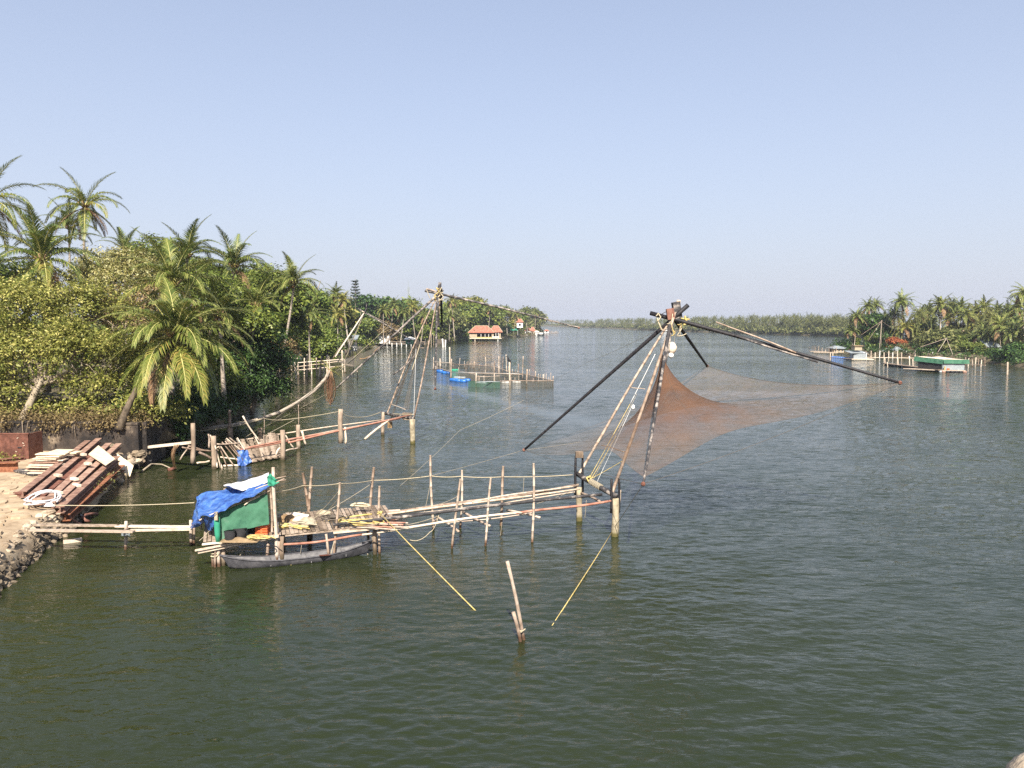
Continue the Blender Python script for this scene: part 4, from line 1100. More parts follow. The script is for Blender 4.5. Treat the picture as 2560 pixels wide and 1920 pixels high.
# long runner poles
RUN = [('rail', M_(905, 1296), F_(1446, 1212), .075, .07, 'pole'), ('rail', M_(1180, 1255), F_(1443, 1214), .05, .05, 'bamboo'),
       ('rail', F_(930, 1288), F_(1440, 1224), .055, .05, 'bamboo'), ('rail', M_(900, 1296), M_(1450, 1222), .05, .05, 'pale_plank'), ('rail', M_(935, 1296), F_(1442, 1229), .04, .035, 'bamboo'),
       ('rail', N_(832, 1312), N_(1505, 1236), .08, .07, 'tar_worn'),
       ('rail', N_(690, 1362), N_(905, 1336), .055, .055, 'red_pole'), ('rail', N_(903, 1337), N_(1305, 1281), .055, .055, 'pale_plank'), ('rail', N_(1290, 1283), N_(1528, 1252), .06, .06, 'red_pole'),
       ('rail', F_(690, 1302), F_(1000, 1276), .07, .06, 'bamboo'), ('rail', F_(700, 1296), F_(955, 1275), .05, .05, 'bamboo'), ('rail', M_(725, 1312), M_(930, 1285), .04, .04, 'yrope'),
       ('rail', M_(845, 1303), M_(960, 1287), .07, .065, 'tar_worn'), ('rail', M_(1010, 1318), M_(1330, 1282), .03, .03, 'bamboo')]
for nm, a, b, r0, r1, mt in RUN:
    part_pole(pier, nm, a, b, r0, r1, mt, nodes=mt == 'bamboo', wob=.05, seg=9)
for a, b in (((1096, 1281), (1147, 1329)), ((1160, 1270), (1225, 1315)), ((1268, 1266), (1350, 1294)), ((1098, 1286), (1084, 1302))):
    part_pole(pier, 'brace', F_(*a) + V3(0, -.7, 0), N_(*b), .06, .055, 'pole', nodes=False)
# deck: cross planks and loose boards between hut and the bundle of sticks
dz = lambda q: .98 + .22 * q
dA, dB = N_(510, 1372), N_(955, 1308)
fA, fB = F_(600, 1316), F_(950, 1278)
fA = at(PF[0] + (PF[1] - PF[0]) * .04, 0); fB = at(PF[0] + (PF[1] - PF[0]) * .47, 0)
nA = at(PN[0] + (PN[1] - PN[0]) * -.02, 0); nB = at(PN[0] + (PN[1] - PN[0]) * .42, 0)
for k in range(46):
    q = k / 45
    a = nA + (nB - nA) * q; b = fA + (fB - fA) * q
    j = rnd.uniform(-.12, .12)
    MB().beam(at(a + (a - b) * .03 * rnd.random(), dz(q) - .03 + rnd.uniform(-.015, .015)), at(b + (b - a) * .03 * rnd.random(), dz(q) - .02 + rnd.uniform(-.015, .03)), rnd.uniform(.10, .15), .03).build('plank', M['plank'], pier)
for k in range(6):                                   # boards along the near edge
    q0, q1 = (.0, .22) if k == 0 else (rnd.uniform(0, .8), 0)
    q1 = q1 or min(1.03, q0 + rnd.uniform(.2, .4))
    a = nA + (nB - nA) * q0; b = nA + (nB - nA) * q1
    o = V3(-.05, -.12 + .06 * (k % 3), 0)
    MB().beam(at(a, dz(q0) - .1 - .05 * (k % 2)) + o, at(b, dz(q1) - .09 - .05 * (k % 2)) + o, .14, .05).build('edge_board', M['pale_plank' if k in (0, 3) else 'plank'], pier)
a, b = N_(500, 1376), N_(700, 1337)
MB().beam(a + V3(0, -.16, -.02), b + V3(0, -.16, 0), .2, .06).build('edge_board', M['pale_plank'], pier)
a, b = N_(496, 1370), N_(690, 1334)
MB().beam(a + V3(0, -.3, 0), b + V3(0, -.3, .0), .10, .05).build('edge_board', M['pale_plank'], pier)
for q in (.03, .25, .5, .72, .97):
    a = nA + (nB - nA) * q; b = fA + (fB - fA) * q
    part_pole(pier, 'crossbeam', at(a, dz(q) - .14), at(b, dz(q) - .14), .07, .07, 'post', nodes=False)
# leg cluster under the near hut corner
for k, (fx, tx, r) in enumerate(((528, 531, .05), (535, 537, .06), (549, 549, .075), (541, 543, .045))):
    a = N_(fx, 1418); b = N_(tx, 1362)
    part_pole(pier, 'leg', down(a) + V3(0, -.05 * k, 0), b + V3(0, -.05 * k, 0), r, r, 'pole', nodes=False)
part_rope(pier, [N_(530, 1382) + V3(0, -.1, 0), N_(552, 1379) + V3(0, -.16, 0), N_(545, 1387) + V3(0, -.18, 0), N_(530, 1388) + V3(0, -.12, 0)], .03, .02)
for fx, fy, ty, r in ((473, 1362, 1300, .07), (481, 1355, 1310, .055), (693, 1390, 1350, .06)):
    a = (F_ if fx < 500 else N_)(fx, fy)
    part_pole(pier, 'leg', down(a), (F_ if fx < 500 else N_)(fx + 4, ty), r, r, 'pole', nodes=False)
# tall corner post that carries hut roof and hand rope
a, b = N_(690, 1395), N_(683, 1168)
part_pole(pier, 'stake', a + (a - b) * .25, b, .085, .07, 'pole', nodes=False, wob=.05)
part_pole(pier, 'stake', N_(680, 1330), N_(676, 1215), .05, .045, 'bamboo')
# hand rope from stake to stake
hr = [N_(684, 1231), F_(758, 1214), N_(849, 1209), F_(931, 1201), F_(1077, 1190), F_(1151, 1191), F_(1258, 1192), F_(1432, 1187)]
part_rope(pier, hr, .018, .04, 'rope', 'hand_rope')
part_rope(pier, [N_(944, 1279), N_(953, 1282), N_(949, 1290), N_(956, 1278), N_(943, 1285)], .035, .0, 'yrope', 'lashing')
part_rope(pier, [axA + (axB - axA) * .28 + V3(0, -.14, .1), axA + (axB - axA) * .3 + V3(.1, -.1, .22), axA + (axB - axA) * .34 + V3(0, -.15, -.1), axA + (axB - axA) * .3 + V3(-.1, -.2, .15), axA + (axB - axA) * .33 + V3(.05, -.1, .2)], .04, 0, 'yrope', 'lashing')
for a, b in ((N_(849, 1225), M_(785, 1293)), (N_(847, 1245), M_(800, 1292)), (M_(775, 1300), F_(935, 1205)), (F_(1076, 1205), F_(1060, 1285)), (N_(1096, 1290), N_(990, 1316)), (F_(1150, 1237), M_(1090, 1262)), (N_(1330, 1262), F_(1440, 1222))):
    part_rope(pier, [a, b], .012, .06, 'thin_rope')
part_rope(pier, [N_(1097, 1288), N_(1075, 1330), N_(1025, 1350)], .014, .15, 'rope')
for x, y0, y1 in ((1255, 1305, 1340), (1310, 1195, 1260), (1466, 1250, 1297), (755, 1355, 1385)):
    part_rope(pier, [N_(x, y0), N_(x - 4, y1)], .01, 0, 'thin_rope')

# two yellow stay ropes into the river, and the thin line off to the upper left
for (a, b, lb) in ((N_(949, 1282), W(1190, 1528, -.02), 'yellow stay rope running from the yellow lashed stake into the water'), (N_(1530, 1330), W(1380, 1565, -.02), 'yellow stay rope running down from the concrete end post into the water')):
    single(MB().tube([a, a + (b - a) * .35 - V3(0, 0, .03), a + (b - a) * .7 - V3(0, 0, .02), b], .019, 6), 'stay_rope', M['yrope'], lb, 'rope', group='yellow stay ropes', smooth=True)

# sticks and gear on the deck
def on_deck(px, py, q, lift=0): return W(px, py, dz(q) + lift)
for k in range(15):
    a = on_deck(925 + rnd.uniform(-45, 10), 1305 + rnd.uniform(-6, 14), .95, .02 + .03 * (k % 4))
    b = a + V3(rnd.uniform(.5, 1.7), rnd.uniform(-.25, .25), rnd.uniform(-.05, .04))
    lbs = 'loose bamboo stick in the bundle at the end of the pier deck'
    single(MB().pole(a, b, .035, .028, nodes=False, wob=.02), 'stick', M['bamboo' if k % 3 else 'red_pole'], lbs, 'stick', group='bundle of sticks at the deck end', smooth=True)
def coil(c, r, turns, rr, mat, label, sq=.5, grp='rope coils on the deck'):
    R = random.Random(hash(label) % 1000 if False else len(label) * 7 + int(c[0] * 10))
    pts = []; w1, w2, w3, p1, p2 = R.uniform(1.0, 1.25), R.uniform(.85, 1.1), R.uniform(.21, .4), R.random() * 6, R.random() * 6
    for k in range(turns * 14):
        a = k * .42
        q = r * (.62 + .38 * math.sin(a * w3 + p1))
        pts.append(c + V3(math.cos(a * w1 + p2) * q * 1.7 + r * .6 * math.sin(a * .13 + p1), math.sin(a * w2) * q * .8, .04 + .10 * abs(math.sin(a * .31 + p2)) + .02 * R.random()))
    return single(MB().tube(pts, rr, 4), 'rope_coil', M[mat], label, 'rope', group=grp)
coil(on_deck(712, 1322, .3, .02), .28, 4, .026, 'yrope', 'tangled yellow rope on the deck just right of the hut post')
coil(on_deck(745, 1324, .4, .02), .24, 3, .024, 'yrope', 'yellow rope heap mixed with dark netting in the middle of the deck')
coil(on_deck(870, 1312, .75, .02), .40, 4, .026, 'yrope', 'yellow rope bundle right of the tall leaning stake')
coil(on_deck(905, 1312, .85, .03), .45, 3, .024, 'yrope', 'yellow rope stretched out towards the stick bundle')
coil(on_deck(640, 1352, .1, .02), .35, 3, .024, 'yrope', 'yellow rope under the green cloth of the hut')
coil(on_deck(900, 1268, .85, .25), .22, 3, .04, 'rope', 'thick pale rope coil on the far deck edge')
coil(on_deck(765, 1316, .45, .05), .30, 4, .03, 'thin_rope', 'heap of old grey rope among the yellow ropes')
coil(on_deck(835, 1300, .65, .05), .30, 4, .03, 'dark_rope', 'dark rope heap left of the tall leaning stake')
def heap(c, size, mat, label, name, cat, seed):
    mb = MB(); R = np.random.default_rng(seed)
    ph = R.uniform(0, 6, 6)
    def fn(u, v):
        x, y = (u - .5) * 2, (v - .5) * 2
        rr = min(1, math.hypot(x, y))
        h = (1 - rr ** 2) * (.7 + .3 * math.sin(x * 5 + ph[0]) * math.cos(y * 4 + ph[1])) + .12 * math.sin(x * 11 + ph[2]) * math.sin(y * 9 + ph[3]) * (1 - rr)
        return c + V3(x * size[0], y * size[1], max(0, h) * size[2])
    mb.grid(fn, 14, 14)
    return single(mb, name, M[mat], label, cat, smooth=True)
M['net_brown'] = pm('brown_net_heap', [(.10, .06, .03), (.22, .14, .07), (.34, .23, .12)], 9, .95, .6, dist=.05)
heap(on_deck(722, 1300, .33), (.55, .4, .28), 'net_brown', 'brown heap of fishing net in front of the cream board', 'net_heap', 'net', 3)
heap(on_deck(768, 1303, .45), (.34, .3, .25), 'thin_rope', 'greyish bag shaped net heap beside the cream board', 'net_heap', 'net', 5)
heap(on_deck(810, 1283, .55), (.33, .25, .2), 'concrete_post', 'rounded grey green bag on the far edge of the deck', 'sack', 'bag', 7)
heap(on_deck(600, 1352, .05, .02), (.7, .25, .14), 'thatch', 'low heap of dry reeds and rope at the hut front edge', 'reed_heap', 'reeds', 9)
bp_ = on_deck(745, 1293, .42, .12)
single(MB().box(bp_, (.75, .5, .025), (unit((1, -.25, -.1)), unit((.2, .8, .35)), unit((-.05, -.45, .85)))), 'board', M['pale_plank'], 'cream rectangular board lying tilted among ropes on the deck', 'board')
ct = thing('crate', 'orange plastic crate standing under the hut beside its right post', 'crate', on_deck(657, 1333, .2))
cb = np.array(ORG[ct.name])
for dx, dy, sx, sy in ((0, -.17, .46, .02), (0, .17, .46, .02), (-.22, 0, .02, .34), (.22, 0, .02, .34)):
    for z in (.04, .13, .22, .31): MB().box(cb + V3(dx, dy, z), (sx, sy, .055)).build('slat', M['plastic_orange'], ct)
    MB().box(cb + V3(dx if sx > .1 else dx, dy, .18), (sx * .15 if sx > .1 else sx * .8, sy * .15 if sy > .1 else sy * .8, .36)).build('upright', M['plastic_orange'], ct)
MB().box(cb + V3(0, 0, .01), (.44, .34, .02)).build('base', M['plastic_orange'], ct)
single(MB().box(on_deck(684, 1318, .27, .22) + V3(0.12, -.05, 0), (.14, .10, .40)), 'canister', M['white_sheet'], 'small white container tied to the right hut post', 'container')
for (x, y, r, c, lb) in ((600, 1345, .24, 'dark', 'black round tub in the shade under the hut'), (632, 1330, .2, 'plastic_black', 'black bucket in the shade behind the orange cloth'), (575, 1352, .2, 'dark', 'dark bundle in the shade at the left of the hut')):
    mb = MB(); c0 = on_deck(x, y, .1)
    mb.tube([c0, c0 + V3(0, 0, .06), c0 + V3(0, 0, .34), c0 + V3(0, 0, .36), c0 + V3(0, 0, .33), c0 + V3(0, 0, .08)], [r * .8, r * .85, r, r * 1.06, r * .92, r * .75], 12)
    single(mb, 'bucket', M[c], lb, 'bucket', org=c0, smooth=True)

# ------------------------------------------------------------------ hut with tarpaulin roof
hut = thing('tarpaulin_hut', 'small pier hut with crumpled blue tarpaulin roof and green cloth wall', 'hut', (N_(545, 1370) + F_(590, 1310)) / 2)
def sheet(parent, name, mat, edge0, edge1, nu=22, nv=12, wr=.05, seed=1, hang=0.0, curve=0.0):
    """cloth between two edge polylines, wrinkled and sagging"""
    R = np.random.default_rng(seed); ph = R.uniform(0, 6, 8)
    e0, e1 = np.array(edge0), np.array(edge1)
    def pl(e, u):
        x = u * (len(e) - 1); i = min(int(x), len(e) - 2)
        return e[i] + (e[i + 1] - e[i]) * (x - i)
    nrm = unit(np.cross(e0[-1] - e0[0], e1[0] - e0[0]))
    def fn(u, v):
        p = pl(e0, u) * (1 - v) + pl(e1, u) * v
        w = .2 * math.sin(u * 47 + v * 29 + ph[5]) * math.sin(v * 21 - u * 17 + ph[6]) + .3 * abs(math.sin(u * 19 - v * 23 + ph[7])) + math.sin(u * 13 + v * 5 + ph[0]) * .45 + math.sin(u * 7 - v * 11 + ph[1]) * .4 + math.sin(u * 23 + v * 19 + ph[2]) * .22 + math.sin(u * 31 - v * 8 + ph[3]) * .18 + abs(math.sin(u * 9 + v * 3 + ph[4])) * .3
        return p + nrm * wr * w - V3(0, 0, hang * 4 * v * (1 - v)) + V3(0, 0, curve * 4 * u * (1 - u) * v)
    return MB().grid(fn, nu, nv).build(name, M[mat], parent, True)
near_e = [N_(496, 1298) + V3(.05, .3, 0), N_(520, 1286), N_(548, 1277), N_(580, 1262), N_(612, 1243), N_(640, 1234), N_(674, 1221)]
far_e = [F_(490, 1241), F_(520, 1232), F_(560, 1222), F_(590, 1215), F_(620, 1207), F_(645, 1202), F_(678, 1194)]
near_e = [p + V3(0, -.30, -.05) for p in near_e]
roof = sheet(hut, 'tarpaulin_roof', 'blue', near_e, far_e, 64, 34, .085, 3, .05)
sheet(hut, 'tarpaulin_flap', 'blue', [near_e[0], near_e[1], near_e[2]], [N_(494, 1312) + V3(0, .6, 0), N_(506, 1336) + V3(0, .5, 0), N_(528, 1330) + V3(0, .1, 0)], 20, 16, .07, 8)
sheet(hut, 'tarpaulin_flap', 'blue', [far_e[0], (far_e[0] + near_e[0]) / 2, near_e[0]], [F_(490, 1296), F_(491, 1312) + V3(0, -.8, 0), N_(496, 1316) + V3(0, .5, 0)], 18, 14, .08, 9)
sheet(hut, 'white_sheet', 'white_sheet', [M_(565, 1226) + V3(0, .2, .12), M_(605, 1238) + V3(0, .1, .12), M_(640, 1226) + V3(0, .1, .1), M_(672, 1212) + V3(0, .1, .1)], [F_(558, 1220) + V3(0, 0, .08), F_(600, 1211) + V3(0, 0, .1), F_(640, 1200) + V3(0, 0, .1), F_(672, 1189) + V3(0, 0, .1)], 24, 10, .035, 12)
sheet(hut, 'green_wall', 'green', [N_(549, 1280), N_(580, 1265), N_(612, 1249), N_(640, 1238), N_(668, 1229)], [N_(549, 1352), N_(585, 1334), N_(615, 1323), N_(645, 1316), N_(673, 1311)], 26, 14, .025, 15)
sheet(hut, 'green_side_wall', 'green', [N_(547, 1290), N_(536, 1292) + V3(0, .4, 0), N_(524, 1296) + V3(0, .9, 0)], [N_(545, 1354), N_(532, 1343) + V3(0, .4, 0), N_(516, 1330) + V3(0, .9, 0)], 16, 12, .06, 16)
gp = MB(); R = random.Random(4)
gp.tube([N_(544, 1285) + V3(0, -.07, 0), N_(545, 1310) + V3(0, -.08, 0), N_(546, 1335) + V3(0, -.07, 0), N_(547, 1352) + V3(0, -.06, 0)], [.10, .12, .11, .09], 8)
gp.build('wrapped_post', M['green_bright'], hut, True)
sheet(hut, 'green_wrap', 'green_bright', [N_(670, 1190) + V3(0, -.12, 0), N_(680, 1186) + V3(0, -.16, .06), N_(692, 1196) + V3(0, -.1, 0)], [N_(672, 1212) + V3(0, -.12, 0), N_(685, 1214) + V3(0, -.18, 0), N_(700, 1204) + V3(0, -.1, 0)], 12, 10, .06, 21)
for a, b, r, mt in ((N_(548, 1280), N_(676, 1226), .035, 'bamboo'), (N_(500, 1300), N_(548, 1279), .035, 'pale_plank'), (F_(600, 1216), F_(716, 1190), .025, 'bamboo'), (F_(640, 1206), F_(716, 1199), .025, 'bamboo'), (N_(640, 1222), N_(712, 1196), .025, 'bamboo'), (F_(560, 1223), F_(672, 1190), .04, 'bamboo'),
                    (N_(612, 1262), N_(650, 1240), .03, 'pale_plank')):
    part_pole(hut, 'roof_pole', a + V3(0, -.05, 0), b + V3(0, -.05, 0), r, r, mt, nodes=False)
for p, q in ((N_(546, 1420), 0), (F_(500, 1360), 0), (F_(612, 1350), 0)):
    pass
for pf, zt in ((F_(505, 1358), 2.0), (F_(610, 1352), 2.45), (F_(668, 1348), 2.7)):
    part_pole(hut, 'corner_post', at(pf, .6), at(pf, zt), .05, .045, 'pole', nodes=False)
part_pole(hut, 'corner_post', N_(548, 1375), N_(547, 1282), .06, .05, 'pole', nodes=False)
for a, b in ((N_(524, 1325) + V3(0, .5, 0), N_(548, 1358)), (N_(522, 1322) + V3(0, .5, 0), N_(498, 1352)), (N_(610, 1373), N_(590, 1400))):
    part_rope(hut, [a, b], .014, .03, 'thin_rope', 'guy_rope')
single(MB().box(N_(545, 1283) + V3(.02, -.22, -.05), (.12, .1, .3)), 'float', M['concrete_post'], 'small grey fishing float hanging at the hut roof corner', 'float', smooth=False)

# ------------------------------------------------------------------ canoe
cn = thing('canoe', 'black tarred wooden canoe moored beneath the pier hut', 'canoe', W(740, 1400))
cA, cB = W(572, 1424), W(918, 1386)
cdir = unit(at(cB - cA, 0)); cs_ = V3(-cdir[1], cdir[0], 0); CL = np.linalg.norm(cB - cA)
cmid = at((cA + cB) / 2, 0)
def hullp(t, s, inner=False):
    """t along -1..1, s around: -1 near gunwale .. 0 keel .. 1 far gunwale"""
    x = t * (CL / 2) * (1.0 + .12 * abs(s) ** 2 * abs(t) ** 3)
    half = .37 * max(.02, (1 - abs(t) ** 2.6)) ** .8
    zt = .22 + .34 * abs(t) ** 3.2
    zb = -.12 + .20 * abs(t) ** 4
    a = abs(s)
    y = half * math.sin(min(1, a) * math.pi / 2) ** .7 * (1 if s > 0 else -1) if a else 0
    z = zb + (zt - zb) * (1 - math.cos(a * math.pi / 2)) ** .8
    if inner:
        y *= .9; z = max(z, zb + .05)
    return cmid + cdir * x + cs_ * y + V3(0, 0, z)
MB().grid(lambda u, v: hullp(u * 2 - 1, v * 2 - 1), 30, 14).build('hull', M['boat'], cn, True)
MB().grid(lambda u, v: hullp((u * 2 - 1) * .96, v * 2 - 1, True), 30, 14).build('hull_lining', M['boat_in'], cn, True)
for s in (-1, 1):
    MB().tube([hullp(t, s * 1.0) + V3(0, 0, .01) for t in np.linspace(-1, 1, 31)], .028, 6).build('gunwale', M['boat'], cn, True)
for t in (-.45, .12, .62):
    a, b = hullp(t, -.92, True), hullp(t, .92, True)
    MB().beam(a, b, .16, .035).build('thwart', M['boat_in'], cn)
    MB().beam(a + V3(0, 0, -.09) + cdir * .07, b + V3(0, 0, -.09) + cdir * .07, .03, .16).build('bulkhead', M['boat_in'], cn)
MB().beam(hullp(-.2, -.3, True) + V3(0, 0, .05), hullp(.08, -.2, True) + V3(0, 0, .05), .4, .02).build('floor_board', M['boat_in'], cn)
a, b = hullp(.42, -.75) + V3(0, 0, .12), hullp(.78, .4) + V3(0, 0, .03)
pd = MB().pole(a, b, .022, .022, nodes=False)
pd.beam(a, a - unit(b - a) * .45, .14, .02)
single(pd, 'paddle', M['rust'], 'brown wooden paddle lying across the bow of the black canoe', 'paddle')
single(MB().box(hullp(-.16, -.35, True) + V3(0, 0, .06), (.16, .12, .05)), 'sponge', M['yrope'], 'little yellow block inside the black canoe', 'block')
single(MB().rope([hullp(.4, -.4) + V3(0, 0, .03), hullp(.45, .1) + V3(0, 0, .12), hullp(.5, -.3) + V3(0, 0, .05), hullp(.42, 0) + V3(0, 0, .05), N_(836, 1350)], .02, .03), 'mooring_rope', M['thin_rope'], 'mooring rope from the canoe up to the leaning stake', 'rope')
single(MB().rope([hullp(1, 0) + V3(0, 0, -.05), N_(938, 1392), N_(930, 1340)], .02, .08), 'mooring_rope', M['thin_rope'], 'mooring rope hanging at the canoe bow by the deck end', 'rope')

# ------------------------------------------------------------------ gangplank from the bank
gz = .92
gp_ = thing('gangplank', 'narrow gangplank of two grey planks from the stony bank to the hut', 'gangplank', W(270, 1318, gz))
for (a, b, w) in (((58, 1312), (300, 1314), .2), ((290, 1315), (478, 1317), .2), ((75, 1325), (335, 1329), .22), ((325, 1326), (478, 1323), .18)):
    A, B = W(*a, gz), W(*b, gz)
    MB().beam(A, B, w, .06).build('plank', M['pale_plank' if a[0] > 200 else 'plank'], gp_)
pr = W(311, 1372); part_pole(gp_, 'prop', down(pr), P(315, 1303, pr[1] - .15), .07, .065, 'pole', nodes=False)
pp = P(313, 1338, pr[1] - .22)
for c in range(3): part_rope(gp_, [pp + V3(-.14, 0, .03 * c), pp + V3(.0, -.08, .06 * c), pp + V3(.14, .1, .03 - .05 * c)], .025, .0, 'tin', 'lashing')
part_pole(gp_, 'crosspiece', W(296, 1333, gz - .1), W(330, 1318, gz - .1), .04, .04, 'pole', nodes=False)
single(MB().rope([W(128, 1263, 1.3), F_(486, 1257)], .018, .06), 'line', M['rope'], 'taut pale line from the white hose coil to the blue tarpaulin', 'rope')

# ------------------------------------------------------------------ leaning poles in open water in front
lp = thing('mooring_pole', 'pair of pale poles leaning together out of the open water in front', 'pole', W(1302, 1598))
a = W(1309, 1598); b = P(1268, 1403, a[1] - .25)
part_pole(lp, 'long_pole', a + (a - b) * .35, b, .062, .058, 'pole', nodes=False, wob=.02)
a = W(1299, 1602); b = P(1283, 1530, a[1] - .1)
part_pole(lp, 'short_pole', a + (a - b) * .6, b, .062, .058, 'pole', nodes=False, wob=.02)
c = P(1303, 1577, W(1309, 1598)[1] - .1)
part_rope(lp, [c + V3(-.1, 0, .02), c + V3(.03, -.1, .03), c + V3(.12, 0, .06), c + V3(0, -.09, .0), c + V3(-.09, 0, -.03)], .018, 0, 'rope', 'lashing')

# ------------------------------------------------------------------ front fishing net
AP = P(1686, 775, 35.9)
TIP = [P(2250, 957, 32.4), P(1768, 915, 43.6), P(1310, 1125, 38.98), P(1608, 1210, 27.78)]
rig = thing('fishing_net_rig', 'front lift net hung from four long black spars above the river', 'fishing net', (axA + axB) / 2)
HUB = P(1675, 800, 35.7)
lgA, lgB = axA + (axB - axA) * .04, axA + (axB - axA) * .9
part_pole(rig, 'mast_leg', lgA, P(1683, 790, 35.8), .075, .06, 'bamboo', wob=.06)
part_pole(rig, 'mast_leg', lgB, P(1692, 770, 35.7), .085, .07, 'bamboo', wob=.06)
part_pole(rig, 'mast_leg', P(1652, 960, 35.0), P(1690, 760, 35.9), .06, .06, 'tar_worn', nodes=False, wob=.04)
def spar(hub, tip, butt, r0, r1, mat='tar', seed=1, droop=.0):
    d = unit(tip - hub)
    a = hub - d * butt
    pts = [a + (tip - a) * q - V3(0, 0, droop * 4 * q * (1 - q)) for q in np.linspace(0, 1, 12)]
    return MB().tube(pts, [r0 + (r1 - r0) * q for q in np.linspace(0, 1, 12)], 8).build('spar', M[mat], rig, True)
spar(HUB + V3(.05, 0, .05), TIP[0], 1.0, .10, .055, 'tar', 1, -.05)
spar(HUB + V3(.25, .1, .0), TIP[1], .3, .09, .06, 'tar', 2)
spar(HUB + V3(0, 0, -.05), TIP[2], 1.1, .10, .055, 'tar', 3)
spar(HUB + V3(0, -.1, .0), TIP[3], .3, .08, .045, 'tar_worn', 4, .12)
# second pole lashed along the long right spar
a, b = HUB + (TIP[0] - HUB) * .28 + V3(0, 0, .16), HUB + (TIP[0] - HUB) * .66 + V3(0, 0, .05)
part_pole(rig, 'splice_pole', P(1790, 805, 35) , P(1990, 882, 33.6), .035, .045, 'bamboo', nodes=False)
part_pole(rig, 'splice_pole', P(1835, 838, 34.6), P(2045, 905, 33.3), .05, .05, 'tar_worn', nodes=False)
# head of the mast
hd = MB(); hd.box(P(1692, 775, 35.7), (.34, .28, .75), (unit((1, .1, .2)), unit((-.1, 1, 0)), unit((-.18, 0, 1)))); hd.build('mast_head', M['tar_worn'], rig)
MB().box(P(1676, 785, 35.5), (.34, .14, .5), (unit((1, .1, .15)), unit((-.1, 1, 0)), unit((-.15, 0, 1)))).build('weight_box', M['rust'], rig)
MB().tube([P(1694, 768, 35.7), P(1697, 750, 35.7)], [.12, .09], 9).build('mast_cap', M['pale_plank'], rig)
part_pole(rig, 'head_stay', P(1650, 788, 35.6), P(1690, 763, 35.7), .018, .018, 'tar', nodes=False)
for k in range(6):
    R = random.Random(k)
    c = P(1680 + R.uniform(-6, 26), 800 + R.uniform(-20, 22), 35.4)
    MB().rope([c, c + V3(R.uniform(-.3, .3), -.1, R.uniform(-.4, .1)), c + V3(R.uniform(-.3, .3), -.05, R.uniform(-.7, -.1))], .022, .05, seg=4).build('lashing', M['yrope' if k % 2 else 'rope'], rig, True)
for pts, r, mt in (([P(1643, 795, 35.5), P(1649, 812, 35.4), P(1656, 826, 35.4)], .035, 'rope'), ([P(1640, 790, 35.5), P(1646, 782, 35.5), P(1652, 792, 35.4), P(1643, 803, 35.4)], .03, 'rope'),
                   ([P(1712, 790, 35.6), P(1718, 806, 35.5), P(1709, 812, 35.4)], .05, 'yrope'), ([P(1702, 795, 35.6), P(1724, 798, 35.6)], .04, 'yrope')):
    MB().rope(pts, r, .03, seg=5).build('lashing', M[mt], rig, True)
# hauling ropes and rungs
hA = axA + (axB - axA) * .3
for a, b, r, mt in ((hA, P(1575, 1010, 35.2), .016, 'yrope'), (hA + V3(.1, 0, 0), P(1540, 1090, 35.2), .016, 'yrope'), (P(1575, 1010, 35.2), P(1638, 885, 35.4), .014, 'white'), (axA + (axB - axA) * .4, P(1592, 985, 35.3), .01, 'thin_rope'),
                    (axA + (axB - axA) * .5, P(1580, 1015, 35.2), .008, 'white'), (hA, P(1560, 1150, 34.6), .016, 'yrope'), (TIP[2], F_(1076, 1190), .008, 'thin_rope'), (TIP[3], N_(1535, 1320), .014, 'rope'), (TIP[2], P(1450, 1105, 38.4), .006, 'thin_rope')):
    part_rope(rig, [a, b], r, .02, mt, 'hauling_rope')
for a, b in ((P(1577, 968, 35.0), P(1613, 973, 34.6)), (P(1503, 1113, 34.6), P(1562, 1130, 33.8)), (P(1650, 823, 35.6), P(1668, 822, 35.5))):
    part_pole(rig, 'rung', a, b, .022, .022, 'bamboo', nodes=False)
part_rope(rig, [P(1690, 820, 35.6), P(1684, 866, 35.5)], .008, 0, 'thin_rope', 'hauling_rope')
bg = thing('bottle', 'pale round lamp hanging from the head of the front net mast', 'bottle', P(1680, 870, 35.5))
_c = np.array(ORG[bg.name]); MB().ball(_c, (.22, .2, .28), 10, 7).build('shade', M['pale_plank'], bg, True); MB().ball(_c + V3(-.05, -.05, -.34), .13, 9, 6).build('bottle_base', M['white'], bg, True)  # hanging bottle shape in two pieces, gives no light
single(MB().ball(P(1583, 1018, 35.2), (.08, .08, .12), 8, 6), 'float', M['white'], 'tiny white float hanging between the legs of the front net', 'float', smooth=True)
